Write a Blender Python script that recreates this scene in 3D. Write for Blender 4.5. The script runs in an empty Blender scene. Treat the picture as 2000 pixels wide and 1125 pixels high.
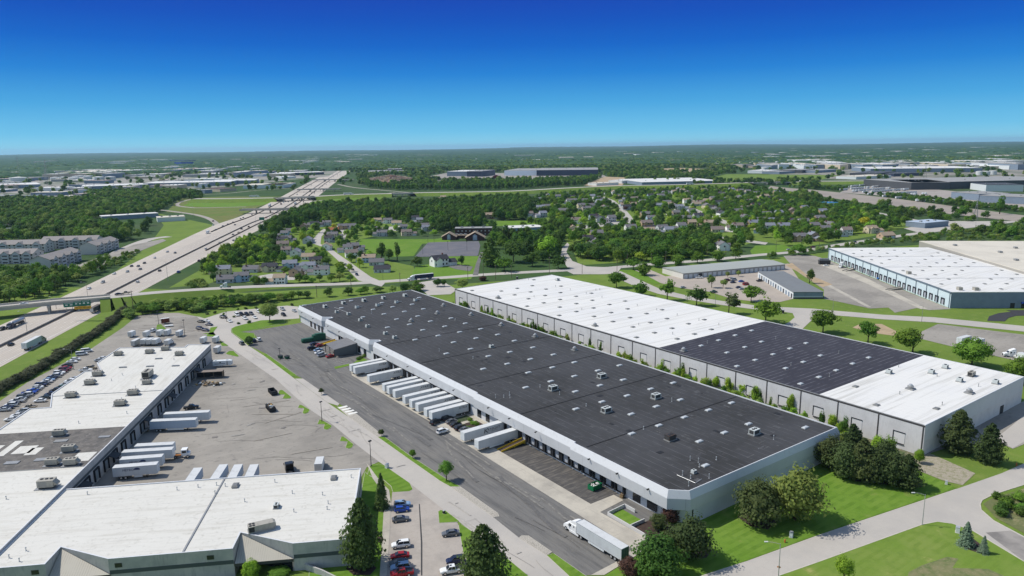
import bpy, bmesh, math, random
import numpy as np
from mathutils import Vector, Matrix
from mathutils.geometry import tessellate_polygon
random.seed(7); RNG = np.random.default_rng(7)
S = bpy.context.scene; C = S.collection; R = math.radians
# ------------------------------------------------------------------ camera and survey
F = 1390.0; HY = 286.0; ROLL = 0.013; CH = 100.0
_th = math.atan((562.5 - HY) / F)
_h = R(-35.7)
def _rz(v): return np.array([v[0]*math.cos(_h)-v[1]*math.sin(_h), v[0]*math.sin(_h)+v[1]*math.cos(_h), v[2]])
_r = _rz((1, 0, 0)); _u = _rz((0, math.sin(_th), math.cos(_th))); _d = _rz((0, math.cos(_th), -math.sin(_th)))
_R = math.cos(ROLL)*_r - math.sin(ROLL)*_u; _U = math.sin(ROLL)*_r + math.cos(ROLL)*_u
CAM = np.array([-142.2, -114.69, CH])
def G(px, py, z=0.0):
    """point of the place at height z seen in the photograph at (px, py)"""
    v = _d + _R*((px-1000)/F) + _U*((562.5-py)/F)
    t = (z-CH)/v[2]
    p = CAM + v*t
    return (float(p[0]), float(p[1]))
def PX(x, y, z=0.0):
    q = np.array((x, y, z)) - CAM; k = q @ _d
    return 1000+F*(q@_R)/k, 562.5-F*(q@_U)/k
cam = bpy.data.cameras.new('camera'); cam.sensor_width = 36; cam.lens = F/2000*36; cam.clip_start = 1; cam.clip_end = 80000
co = bpy.data.objects.new('camera', cam); C.objects.link(co)
m = Matrix.Identity(4)
for i in range(3): m[i][0] = _R[i]; m[i][1] = _U[i]; m[i][2] = -_d[i]; m[i][3] = CAM[i]
co.matrix_world = m; S.camera = co
# ------------------------------------------------------------------ materials
def lin(c):
    f = lambda v: v/12.92 if v <= .04045 else ((v+.055)/1.055)**2.4
    return tuple(f(x/255) for x in c)
_mats = {}
def N(nt, t, **kw):
    n = nt.nodes.new(t)
    for k, v in kw.items():
        if k in n.inputs: n.inputs[k].default_value = v
        else: setattr(n, k, v)
    return n
def mat(name, base, rough=.85, var=(), lines=(), metal=0.0, spec=.3, coord='world', rand=0.0, emit=None, bump=0.0, trans=0.0, huevar=None):
    """base colour, blotches var=(scale_xyz, colour, lo, hi, amount), ruled seams lines=(axis, spacing, width, colour, amount)"""
    if name in _mats: return _mats[name]
    m = bpy.data.materials.new(name); m.use_nodes = True; nt = m.node_tree; L = nt.links.new
    b = nt.nodes['Principled BSDF']; b.inputs['Roughness'].default_value = rough; b.inputs['Metallic'].default_value = metal
    b.inputs['Specular IOR Level'].default_value = spec
    pos = N(nt, 'ShaderNodeNewGeometry').outputs['Position'] if coord == 'world' else N(nt, 'ShaderNodeTexCoord').outputs['Object']
    cur = None
    def mixin(fac, col, amt=1.0):
        nonlocal cur
        mx = N(nt, 'ShaderNodeMix', data_type='RGBA'); 
        if cur is None: mx.inputs['A'].default_value = (*base, 1)
        else: L(cur, mx.inputs['A'])
        mx.inputs['B'].default_value = (*col, 1)
        if amt != 1.0:
            mu = N(nt, 'ShaderNodeMath', operation='MULTIPLY'); L(fac, mu.inputs[0]); mu.inputs[1].default_value = amt; fac = mu.outputs[0]
        L(fac, mx.inputs['Factor']); cur = mx.outputs['Result']
    for (sc, col, lo, hi, amt) in var:
        if isinstance(sc, (int, float)): sc = (sc, sc, sc)
        vm = N(nt, 'ShaderNodeVectorMath', operation='MULTIPLY'); L(pos, vm.inputs[0]); vm.inputs[1].default_value = sc
        no = N(nt, 'ShaderNodeTexNoise', Scale=1.0, Detail=4.0, Roughness=.62); L(vm.outputs[0], no.inputs['Vector'])
        rp = N(nt, 'ShaderNodeMapRange'); rp.inputs['From Min'].default_value = lo; rp.inputs['From Max'].default_value = hi
        L(no.outputs['Fac'], rp.inputs['Value']); mixin(rp.outputs[0], col, amt)
    for (ax, sp, w, col, amt) in lines:
        se = N(nt, 'ShaderNodeSeparateXYZ'); L(pos, se.inputs[0])
        dv = N(nt, 'ShaderNodeMath', operation='DIVIDE'); L(se.outputs[ax], dv.inputs[0]); dv.inputs[1].default_value = sp
        fr = N(nt, 'ShaderNodeMath', operation='FRACT'); L(dv.outputs[0], fr.inputs[0])
        lt = N(nt, 'ShaderNodeMath', operation='LESS_THAN'); L(fr.outputs[0], lt.inputs[0]); lt.inputs[1].default_value = w/sp
        no = N(nt, 'ShaderNodeTexNoise', Scale=.23, Detail=3.0); L(pos, no.inputs['Vector'])
        rp = N(nt, 'ShaderNodeMapRange'); rp.inputs['From Min'].default_value = .38; rp.inputs['From Max'].default_value = .62
        L(no.outputs['Fac'], rp.inputs['Value'])
        mu = N(nt, 'ShaderNodeMath', operation='MULTIPLY'); L(lt.outputs[0], mu.inputs[0]); L(rp.outputs[0], mu.inputs[1])
        mixin(mu.outputs[0], col, amt)
    if rand or huevar:
        oi = N(nt, 'ShaderNodeObjectInfo'); hs = N(nt, 'ShaderNodeHueSaturation')
        mr = N(nt, 'ShaderNodeMapRange'); mr.inputs['To Min'].default_value = 1-rand; mr.inputs['To Max'].default_value = 1+rand
        L(oi.outputs['Random'], mr.inputs['Value']); L(mr.outputs[0], hs.inputs['Value'])
        if huevar:
            wn = N(nt, 'ShaderNodeTexWhiteNoise', noise_dimensions='1D'); L(oi.outputs['Random'], wn.inputs['W'])
            m2 = N(nt, 'ShaderNodeMapRange'); m2.inputs['To Min'].default_value = .5-huevar; m2.inputs['To Max'].default_value = .5+huevar
            L(wn.outputs['Value'], m2.inputs['Value']); L(m2.outputs[0], hs.inputs['Hue'])
        if cur is None: hs.inputs['Color'].default_value = (*base, 1)
        else: L(cur, hs.inputs['Color'])
        cur = hs.outputs[0]
    if cur is None: b.inputs['Base Color'].default_value = (*base, 1)
    else: L(cur, b.inputs['Base Color'])
    if bump:
        no = N(nt, 'ShaderNodeTexNoise', Scale=bump, Detail=5.0); L(pos, no.inputs['Vector'])
        bp = N(nt, 'ShaderNodeBump', Strength=.5, Distance=.15); L(no.outputs['Fac'], bp.inputs['Height']); L(bp.outputs[0], b.inputs['Normal'])
    if trans:
        tr = N(nt, 'ShaderNodeBsdfTranslucent'); ms = N(nt, 'ShaderNodeMixShader', Fac=trans)
        if cur is not None: L(cur, tr.inputs['Color'])
        else: tr.inputs['Color'].default_value = (*base, 1)
        L(b.outputs[0], ms.inputs[1]); L(tr.outputs[0], ms.inputs[2]); L(ms.outputs[0], nt.nodes['Material Output'].inputs['Surface'])
    _mats[name] = m
    return m
def paint(c, rough=.35, spec=.5): return mat('paint_%d_%d_%d' % c, lin(c), rough, spec=spec)
def plain(c, rough=.8): return mat('flat_%d_%d_%d' % c, lin(c), rough, var=((1.3, tuple(x*.75 for x in lin(c)), .45, .75, .6),))
# ------------------------------------------------------------------ mesh builder
class MB:
    def __init__(self): self.v = []; self.f = []; self.mi = []; self.mats = []
    def k(self, m):
        if m not in self.mats: self.mats.append(m)
        return self.mats.index(m)
    def face(self, pts, m):
        n = len(self.v); self.v += [tuple(p) for p in pts]; self.f.append(tuple(range(n, n+len(pts)))); self.mi.append(self.k(m))
    def raw(self, vs, fs, m):
        n = len(self.v); self.v += [tuple(p) for p in vs]; k = self.k(m)
        for f in fs: self.f.append(tuple(n+i for i in f)); self.mi.append(k)
    def box(self, x0, x1, y0, y1, z0, z1, m, rot=0.0, org=(0, 0, 0), top=None, skip_bottom=False):
        c, s = math.cos(rot), math.sin(rot)
        vs = [(x0, y0, z0), (x1, y0, z0), (x1, y1, z0), (x0, y1, z0), (x0, y0, z1), (x1, y0, z1), (x1, y1, z1), (x0, y1, z1)]
        vs = [(org[0]+x*c-y*s, org[1]+x*s+y*c, org[2]+z) for x, y, z in vs]
        fs = [(0, 1, 5, 4), (1, 2, 6, 5), (2, 3, 7, 6), (3, 0, 4, 7)]
        if not skip_bottom: fs.append((3, 2, 1, 0))
        self.raw(vs, fs, m); n = len(self.v)-8
        self.f.append((n+4, n+5, n+6, n+7)); self.mi.append(self.k(top or m))
    def loft(self, rings, m, cap=True, close=True):
        n = len(self.v); k = self.k(m); q = len(rings[0])
        for r_ in rings: self.v += [tuple(p) for p in r_]
        for i in range(len(rings)-1):
            for j in range(q if close else q-1):
                a = n+i*q+j; b = n+i*q+(j+1) % q
                self.f.append((a, b, b+q, a+q)); self.mi.append(k)
        if cap:
            self.f.append(tuple(n+j for j in range(q))[::-1]); self.mi.append(k)
            self.f.append(tuple(n+(len(rings)-1)*q+j for j in range(q))); self.mi.append(k)
    def tube(self, path, r, m, seg=6):
        rings = []
        for i, p in enumerate(path):
            a = Vector(path[max(i-1, 0)]); b = Vector(path[min(i+1, len(path)-1)]); d = (b-a).normalized()
            u = d.orthogonal().normalized(); w = d.cross(u)
            rr = r[i] if isinstance(r, (list, tuple)) else r
            rings.append([Vector(p)+rr*(math.cos(2*math.pi*j/seg)*u+math.sin(2*math.pi*j/seg)*w) for j in range(seg)])
        # keep ring orientation consistent
        for i in range(1, len(rings)):
            best = min(range(seg), key=lambda s_: sum((rings[i][(j+s_) % seg]-rings[i-1][j]).length for j in range(seg)))
            rings[i] = [rings[i][(j+best) % seg] for j in range(seg)]
        self.loft(rings, m)
    def cyl(self, c, r, z0, z1, m, seg=10, r1=None):
        r1 = r if r1 is None else r1
        self.loft([[(c[0]+rr*math.cos(2*math.pi*j/seg), c[1]+rr*math.sin(2*math.pi*j/seg), z) for j in range(seg)] for rr, z in ((r, z0), (r1, z1))], m)
    def wheel(self, c, r, w, tyre, rim, seg=12):
        x, y, z = c
        ring = lambda rr, yy: [(x+rr*math.cos(2*math.pi*j/seg), yy, z+rr*math.sin(2*math.pi*j/seg)) for j in range(seg)]
        self.loft([ring(r, y-w/2), ring(r, y+w/2)], tyre)
        for sy in (-1, 1):
            self.face(ring(r*.62, y+sy*(w/2+.008))[::-sy if sy < 0 else 1], rim)
    def poly(self, pts, z, m):
        t = tessellate_polygon([[Vector((x, y, 0)) for x, y in pts]])
        vs = [(x, y, z) for x, y in pts]; fs = []
        for a, b, c_ in t:
            (x1, y1), (x2, y2), (x3, y3) = pts[a], pts[b], pts[c_]
            fs.append((a, b, c_) if (x2-x1)*(y3-y1)-(x3-x1)*(y2-y1) > 0 else (a, c_, b))
        self.raw(vs, fs, m)
    def mesh(self, name, smooth=False, recalc=False):
        me = bpy.data.meshes.new(name); me.from_pydata(self.v, [], self.f)
        for m_ in self.mats: me.materials.append(m_)
        me.polygons.foreach_set('material_index', self.mi)
        if recalc:
            bm = bmesh.new(); bm.from_mesh(me); bmesh.ops.recalc_face_normals(bm, faces=bm.faces); bm.to_mesh(me); bm.free()
        if smooth: me.polygons.foreach_set('use_smooth', [True]*len(me.polygons))
        me.update(); return me
def link(name, data, parent=None, loc=None, rot=0.0, scale=None):
    o = bpy.data.objects.new(name, data); C.objects.link(o)
    if parent is not None: o.parent = parent
    if loc is not None: o.location = loc
    if rot: o.rotation_euler = (0, 0, rot)
    if scale is not None: o.scale = scale if hasattr(scale, '__len__') else (scale,)*3
    return o
def tag(o, label, cat, group=None, kind=None):
    if label: o['label'] = label
    if cat: o['category'] = cat
    if group: o['group'] = group
    if kind: o['kind'] = kind
    return o
def thing(name, label, cat, loc=(0, 0, 0), rot=0.0, group=None, data=None, scale=None):
    o = link(name, data, None, loc, rot, scale); return tag(o, label, cat, group)
def part(name, mb, parent, label=None, smooth=False, recalc=False):
    o = link(name, mb.mesh(name, smooth, recalc) if isinstance(mb, MB) else mb, parent)
    if label: o['label'] = label
    return o
def clone(o, parent=None):
    c = o.copy(); C.objects.link(c)
    if parent is not None: c.parent = parent
    for ch in list(o.children): clone(ch, c)
    return c
def struct(name, mb, label=None):
    o = part(name, mb, None); o['kind'] = 'structure'
    if label: o['label'] = label
    return o
def sheet(name, px, z, m, local=False):
    b = MB(); b.poly([p if local else G(p[0], p[1]) for p in px], z, m)
    return struct(name, b)
def ribbon(pts, w, z, m, mb=None):
    """a road strip along local points (x, y); w a number or list of half-width pairs (left, right)"""
    b = mb or MB(); L_, R_ = [], []
    for i, p in enumerate(pts):
        a = np.array(pts[max(i-1, 0)][:2]); c = np.array(pts[min(i+1, len(pts)-1)][:2]); d = (c-a)/np.linalg.norm(c-a); n = np.array([-d[1], d[0]])
        wl, wr = (w/2, w/2) if isinstance(w, (int, float)) else w[i]
        zz = p[2] if len(p) > 2 else z
        L_.append((p[0]+n[0]*wl, p[1]+n[1]*wl, zz)); R_.append((p[0]-n[0]*wr, p[1]-n[1]*wr, zz))
    for i in range(len(pts)-1): b.face([R_[i], R_[i+1], L_[i+1], L_[i]], m)
    return b
def smooth_pts(pts, n=6):
    """Catmull-Rom through the points"""
    P = [np.array(p, float) for p in pts]; P = [2*P[0]-P[1]]+P+[2*P[-1]-P[-2]]; out = []
    for i in range(1, len(P)-2):
        for k in range(n):
            t = k/n; a, b, c, d = P[i-1], P[i], P[i+1], P[i+2]
            out.append(tuple(.5*((2*b)+(-a+c)*t+(2*a-5*b+4*c-d)*t*t+(-a+3*b-3*c+d)*t**3)))
    out.append(tuple(P[-2])); return out
def text_part(name, txt, size, m, parent, loc, rot, shear=0.0, offset=0.0, sx=1.0):
    cu = bpy.data.curves.new(name, 'FONT'); cu.body = txt; cu.size = size; cu.shear = shear; cu.offset = offset; cu.align_x = 'CENTER'; cu.align_y = 'CENTER'; cu.extrude = .004
    t = bpy.data.objects.new('tmp', cu); me = bpy.data.meshes.new_from_object(t); me.name = name
    bpy.data.objects.remove(t); bpy.data.curves.remove(cu)
    me.materials.clear(); me.materials.append(m)
    o = link(name, me, parent, loc); o.rotation_euler = rot; o.scale = (sx, 1, 1); return o
# ------------------------------------------------------------------ palette
ASPH = mat('court_asphalt', (.168, .161, .149), .9, var=(((.5, .035, 1), (.085, .083, .081), .46, .66, .75), (.045, (.195, .182, .16), .5, .7, .75), ((1.9, .16, 1), (.10, .098, .095), .5, .7, .7), (.25, (.18, .168, .15), .56, .72, .6), (2.6, (.16, .155, .145), .55, .8, .6)), bump=3.0)
YARD = mat('yard_asphalt', (.325, .298, .255), .9, var=((.03, (.235, .216, .185), .42, .6, .95), ((.12, .5, 1), (.36, .325, .28), .5, .75, .6), (.5, (.16, .148, .133), .56, .72, .7), (3.0, (.23, .21, .185), .5, .8, .5)), bump=3.0)
CONC = mat('road_concrete', (.45, .415, .365), .85, var=((.05, (.38, .355, .32), .42, .68, .9), (.7, (.4, .37, .33), .5, .72, .6), (4.0, (.5, .47, .42), .55, .8, .4)))
CONCL = mat('pale_concrete', (.47, .43, .355), .85, var=((.09, (.30, .275, .235), .45, .68, .8), (.8, (.36, .33, .275), .55, .75, .7)), lines=((0, 6.1, .09, (.2, .18, .16), .7), (1, 7.6, .09, (.2, .18, .16), .7)))
HWYC = mat('highway_concrete', (.51, .45, .375), .8, var=((.02, (.43, .38, .32), .42, .66, .8), (.6, (.44, .39, .33), .5, .8, .5)))
KERB = mat('kerb_concrete', (.52, .48, .41), .8, var=((.8, (.38, .35, .3), .45, .75, .8),))
GRASS = mat('grass', (0.154, 0.2247, 0.039), .95, var=((.03, (0.119, 0.1829, 0.033), .4, .62, .8), (.22, (0.2188, 0.2558, 0.0675), .52, .72, .6), (1.7, (0.091, 0.1519, 0.024), .48, .7, .6)), spec=.1)
LAWN = mat('mown_lawn', (.12, .22, .025), .95, var=((.05, (.165, .255, .042), .42, .66, .8), (.35, (.085, .165, .018), .5, .72, .6), ((.14, .14, 1), (.22, .235, .075), .6, .72, .55), (2.2, (.14, .24, .036), .5, .7, .6)), lines=((1, 2.6, 1.25, (.088, .172, .018), .75),), spec=.1)
SCRUB = mat('rough_grass', (0.1275, 0.175, 0.039), .95, var=((.02, (0.1725, 0.168, 0.0585), .42, .62, .9), (.09, (0.0825, 0.14, 0.026), .5, .7, .8), (.6, (0.18, 0.196, 0.065), .55, .75, .5)), spec=.1)
LAND = mat('far_land', (0.05, 0.095, 0.028), .95, var=((.004, (0.075, 0.1, 0.045), .45, .62, .9), (.02, (0.035, 0.07, 0.02), .45, .65, .8), (.1, (0.07, 0.11, 0.035), .5, .7, .5)), spec=.1)
DIRT = mat('bare_dirt', (.42, .31, .19), .95, var=((.08, (.3, .23, .14), .4, .65, .8), (.7, (.5, .4, .28), .5, .75, .6)))
GRAVEL = mat('white_gravel', (.5, .46, .39), .95, var=((5.0, (.22, .2, .17), .4, .6, .9), (.2, (.38, .35, .3), .5, .7, .6)), bump=5)
MULCH = mat('mulch', (.05, .033, .026), .95, var=((1.2, (.09, .06, .045), .5, .7, .8),))
PALELINE = mat('parking_lines', (.62, .6, .55), .8, var=((.9, (.3, .28, .25), .4, .7, .9),))
DARKCRACK = mat('tar_seal', (.05, .048, .045), .6)
MARK = mat('road_paint', (.75, .74, .68), .7)
WALLL = mat('painted_panel_light', (.60, .61, .62), .75, var=((.15, (.52, .53, .54), .45, .68, .7), ((1.5, 1.5, .15), (.46, .46, .46), .56, .8, .6)))
FASC = mat('fascia_panel', (.52, .53, .54), .65, var=((.12, (.46, .47, .48), .45, .68, .7), ((2.2, 2.2, .2), (.40, .40, .40), .6, .8, .5)), lines=((1, 6.2, .12, (.33, .33, .34), .8),))
CAPW = mat('parapet_cap_white', (.62, .63, .64), .55, var=((.5, (.5, .5, .5), .55, .75, .6),))
WALLG = mat('tilt_panel_grey', (.62, .605, .60), .85, var=((.25, (.53, .515, .51), .42, .66, .8), ((2.5, 2.5, .35), (.47, .455, .45), .52, .75, .7), (6.0, (.68, .66, .65), .55, .75, .5)))
ROOFD = mat('dark_membrane_roof', (.034, .0335, .032), .8, var=((.03, (.058, .058, .06), .42, .66, .9), ((.25, .03, 1), (.05, .05, .052), .48, .68, .7), (.4, (.07, .07, .071), .55, .72, .7), (2.2, (.14, .14, .138), .66, .78, .7)), lines=((0, 2.75, .2, (.13, .13, .135), .9), (0, .92, .06, (.075, .075, .078), .6)))
ROOFB = mat('violet_grey_roof', (.036, .034, .042), .75, var=((.04, (.05, .048, .056), .42, .66, .8), (.5, (.055, .053, .06), .55, .72, .6)), lines=((1, 2.4, .36, (.16, .155, .175), .9), (1, .8, .06, (.06, .058, .066), .6)))
ROOFW = mat('white_membrane_roof', (.70, .685, .64), .7, var=((.045, (.66, .655, .635), .42, .66, .8), ((.02, .6, 1), (.50, .485, .44), .5, .68, .85), (.5, (.60, .59, .57), .6, .8, .6)), lines=((0, 3.05, .14, (.5, .49, .47), .6), (1, 18.3, .16, (.5, .5, .48), .7)))
ROOFG = mat('ballast_roof', (.16, .147, .13), .95, var=((.3, (.10, .094, .088), .42, .6, .9), (1.1, (.24, .22, .2), .52, .7, .8), (4, (.09, .085, .08), .5, .7, .6)))
METALG = mat('grey_metal', (.33, .33, .32), .45, metal=.3, var=((.9, (.24, .24, .235), .45, .75, .7),))
METALL = mat('galvanised_metal', (.5, .51, .51), .45, metal=.35, var=((1.2, (.36, .36, .36), .5, .75, .7),), coord='obj')
RTUC = mat('beige_unit_casing', (.36, .34, .29), .6, var=((.8, (.24, .225, .19), .5, .7, .8),), coord='obj')
BLACK = mat('black_rubber', (.012, .012, .013), .7)
DARK = mat('dark_steel', (.03, .031, .033), .55)
GLASS = mat('dark_glass', (.018, .022, .028), .12, spec=.6)
SKYL = mat('skylight_dome', (.5, .52, .52), .25, spec=.5)
SKYG = mat('grey_skylight_dome', (.19, .19, .18), .4)
YELL = mat('safety_yellow', (.62, .42, .02), .6, var=((2, (.4, .25, .03), .5, .75, .7),), coord='obj')
WOOD = mat('weathered_wood', (.2, .145, .09), .9, var=((1.5, (.12, .085, .05), .45, .7, .8),))
POLEG = mat('pole_grey', (.30, .29, .27), .6)
BARK = mat('bark', (.075, .055, .04), .95, var=((3.0, (.04, .03, .022), .45, .7, .8),), coord='obj')
CHROME = mat('bright_metal', (.6, .6, .6), .25, metal=.9)
HLAMP = mat('headlamp_lens', (.75, .77, .78), .15)
TLAMP = mat('tail_lamp_lens', (.35, .01, .01), .2)
TWHITE = mat('trailer_white', (.66, .69, .69), .5, var=((.5, (.56, .58, .58), .5, .75, .6), ((2, 2, .3), (.5, .5, .49), .6, .8, .5)), coord='obj')
TROOF = mat('trailer_roof', (.58, .59, .58), .6, var=((.5, (.42, .42, .41), .5, .75, .7),), coord='obj')
# ------------------------------------------------------------------ light, sky, air
SUN_AZ = math.degrees(math.atan2(.755, -.655)); SUN_EL = 51.0
sd = bpy.data.lights.new('sun', 'SUN'); sd.energy = 4.2; sd.angle = R(.53); sd.color = (1.0, .955, .88)
so = bpy.data.objects.new('sun', sd); C.objects.link(so)
sv = Vector((math.cos(R(SUN_AZ))*math.cos(R(SUN_EL)), math.sin(R(SUN_AZ))*math.cos(R(SUN_EL)), math.sin(R(SUN_EL))))
so.rotation_euler = sv.to_track_quat('Z', 'Y').to_euler()
W = bpy.data.worlds.new('World'); S.world = W; W.use_nodes = True; nt = W.node_tree; nt.nodes.clear(); L = nt.links.new
sk = N(nt, 'ShaderNodeTexSky', sky_type='NISHITA', sun_disc=False); sk.sun_elevation = R(SUN_EL); sk.sun_rotation = R(90-SUN_AZ)
sk.altitude = 100; sk.air_density = 1.0; sk.dust_density = .6; sk.ozone_density = 1.5
tc = N(nt, 'ShaderNodeTexCoord'); se = N(nt, 'ShaderNodeSeparateXYZ'); L(tc.outputs['Generated'], se.inputs[0])
cr = N(nt, 'ShaderNodeValToRGB'); e = cr.color_ramp
mr = N(nt, 'ShaderNodeMapRange'); mr.inputs['From Min'].default_value = -.02; mr.inputs['From Max'].default_value = .22; L(se.outputs['Z'], mr.inputs['Value']); L(mr.outputs[0], cr.inputs[0])
def stop(el, c): return ((math.sin(R(el))+.02)/.24, lin(c))
stops = [stop(-1, (160, 217, 240)), stop(.35, (138, 211, 239)), stop(1.2, (112, 196, 236)), stop(3.2, (76, 168, 226)), stop(5.5, (40, 132, 214)), stop(7.5, (24, 104, 201)), stop(9.3, (23, 86, 190)), stop(10.9, (27, 74, 182)), stop(12.5, (28, 76, 180))]
e.elements[0].position = stops[0][0]; e.elements[0].color = (*stops[0][1], 1); e.elements[1].position = stops[-1][0]; e.elements[1].color = (*stops[-1][1], 1)
for p_, c_ in stops[1:-1]:
    q = e.elements.new(p_); q.color = (*c_, 1)
sc_ = N(nt, 'ShaderNodeVectorMath', operation='SCALE'); sc_.inputs['Scale'].default_value = .14; L(sk.outputs[0], sc_.inputs[0])
m2 = N(nt, 'ShaderNodeMapRange'); m2.inputs['From Min'].default_value = .2; m2.inputs['From Max'].default_value = .34; L(se.outputs['Z'], m2.inputs['Value'])
dt = N(nt, 'ShaderNodeVectorMath', operation='DOT_PRODUCT'); L(tc.outputs['Generated'], dt.inputs[0]); dt.inputs[1].default_value = (math.cos(R(54.3)), math.sin(R(54.3)), 0)
m3 = N(nt, 'ShaderNodeMapRange'); m3.inputs['From Min'].default_value = .45; m3.inputs['From Max'].default_value = -.1; L(dt.outputs['Value'], m3.inputs['Value'])
mm_ = N(nt, 'ShaderNodeMath', operation='MAXIMUM'); L(m2.outputs[0], mm_.inputs[0]); L(m3.outputs[0], mm_.inputs[1])
mx = N(nt, 'ShaderNodeMix', data_type='RGBA'); L(mm_.outputs[0], mx.inputs['Factor']); L(cr.outputs[0], mx.inputs['A']); L(sc_.outputs[0], mx.inputs['B'])
bg = N(nt, 'ShaderNodeBackground'); L(mx.outputs['Result'], bg.inputs[0]); L(bg.outputs[0], N(nt, 'ShaderNodeOutputWorld').inputs[0])
S.view_settings.view_transform = 'Standard'; S.view_settings.look = 'None'; S.view_settings.exposure = 0; S.view_settings.gamma = 1
cy = S.cycles; cy.use_denoising = True; cy.use_adaptive_sampling = True; cy.adaptive_threshold = .012; cy.max_bounces = 4; cy.diffuse_bounces = 2; cy.glossy_bounces = 2; cy.volume_bounces = 0; cy.transmission_bounces = 2; cy.sample_clamp_indirect = 4
# a closed box of thin blue air
hz = MB(); hz.box(-16000, 30000, -1500, 46000, -70, 150, None) if False else None
hm = bpy.data.materials.new('thin_air'); hm.use_nodes = True; hm.node_tree.nodes.clear()
hv = N(hm.node_tree, 'ShaderNodeVolumePrincipled'); hv.inputs['Color'].default_value = (.5, .78, 1, 1); hv.inputs['Density'].default_value = 3.0e-5; hv.inputs['Anisotropy'].default_value = .2
hm.node_tree.links.new(hv.outputs[0], N(hm.node_tree, 'ShaderNodeOutputMaterial').inputs['Volume'])
# ------------------------------------------------------------------ ground
def P2(p): return (p[1], p[2]) if p[0] == 'L' else G(p[0], p[1])
_nz = [0]
EXC = []
def psheet(name, pts, z, m):
    _nz[0] += 1
    if name not in ('site_grass', 'alley_scrub', 'planter_bed', 'brushy_bank') and m.name not in ('works_yard', 'works_yard_east', 'rough_grass'): EXC.append([P2(p) for p in pts])
    b = MB(); b.poly([P2(p) for p in pts], z+(.0011*_nz[0]) % .09, m); return struct(name, b)
def kerb(pts, z=.13, w=.18, closed=True, name='kerb'):
    q = [P2(p) for p in pts]
    if closed: q = q+[q[0]]
    b = MB()
    ribbon(q, w, z, KERB, b)
    for i in range(len(q)-1):
        d = np.array(q[i+1])-np.array(q[i]); ln = np.linalg.norm(d)
        if ln < .05: continue
        n = np.array([-d[1], d[0]])/ln*w/2
        for s in (1, -1):
            a = np.array(q[i])+s*n; c = np.array(q[i+1])+s*n
            b.face([(a[0], a[1], 0), (c[0], c[1], 0), (c[0], c[1], z), (a[0], a[1], z)], KERB)
    return struct(name, b)
g = MB(); g.poly([(-60000, -3000), (60000, -3000), (60000, 60000), (-60000, 60000)], 0, LAND); struct('ground', g)
# a low rise of wooded land along the horizon
psheet('site_grass', [(-700, 1700), (-500, 800), (-60, 560), (250, 562), (480, 572), (700, 560), (830, 560), (1100, 540), (1300, 520), (1500, 505), (1640, 490), (1900, 470), (2200, 470), (2600, 800), (2600, 1700), (900, 2400)], .02, GRASS)
psheet('field', [(695, 478), (705, 467), (850, 467), (878, 462), (880, 474), (825, 476), (808, 500), (760, 502), (720, 492)], .05, LAWN)
psheet('field', [(840, 500), (935, 500), (930, 525), (920, 545), (815, 546), (800, 545), (812, 520), (838, 516)], .05, LAWN)
psheet('field', [(948, 432), (1070, 430), (1068, 440), (950, 442)], .05, LAWN)
psheet('field', [(1470, 500), (1555, 488), (1530, 478), (1475, 480), (1465, 490)], .05, LAWN)
psheet('field', [(325, 414), (350, 388), (430, 384), (560, 384), (540, 393), (505, 404), (455, 428), (428, 440), (405, 428), (370, 418)], .05, SCRUB)
psheet('field', [(358, 402), (372, 394), (500, 389), (540, 391), (515, 400), (460, 404), (400, 405)], .08, LAWN)
psheet('field', [(596, 400), (640, 383), (745, 385), (762, 394), (700, 399), (640, 401)], .05, LAWN)
psheet('field', [(300, 415), (420, 440), (410, 455), (330, 490), (250, 545), (200, 550), (290, 480), (320, 440)], .04, GRASS)
# truck court, access road, yards
COURT = [(1200, 1100), (1154, 1124), (1142, 1124), (1082, 1082), (1078, 1079), (1032, 1047), (1014, 1051), (964, 1011), (975, 1009), (972, 1003), (899, 951), (868, 934), (800, 890), (750, 853), (696, 809), (688, 805), (663, 789), (638, 772), (592, 740), (580, 734), (520, 691), (485, 675), (505, 664), (497, 652), (468, 649), (492, 646), (575, 633), ('L', -4.5, 288), ('L', -4.5, 8), ('L', -9, -1.5)]
psheet('truck_court', COURT, .05, ASPH)
psheet('access_road', [(1180, 1240), (1110, 1124), (1068, 1085), (1014, 1051), (964, 1011), (880, 951), (860, 940), (800, 898), (738, 854), (680, 814), (640, 787), (600, 758), (570, 736), (514, 694), (485, 675), (452, 650), (451, 644), (460, 638), (475, 634), (510, 626), (556, 624), (585, 622), (582, 599), (560, 597), (440, 609), (400, 622), (384, 618), (419, 650), (427, 660), (444, 675), (538, 740), (574, 773), (608, 802), (650, 830), (694, 867), (740, 902), (800, 944), (868, 997), (896, 1019), (928, 1043), (990, 1091), (1030, 1124), (1110, 1240)], .06, CONC)
YARDP = [(-160, 890), (-80, 838), (52, 748), (180, 680), (240, 640), (268, 617), (300, 612), (347, 611), (384, 618), (419, 650), (427, 660), (444, 675), (538, 740), (574, 773), (608, 802), (650, 830), (694, 867), (740, 902), (716, 913), (690, 960), (300, 1000), (-160, 1000)]
psheet('yard_pavement', YARDP, .045, YARD)
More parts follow.
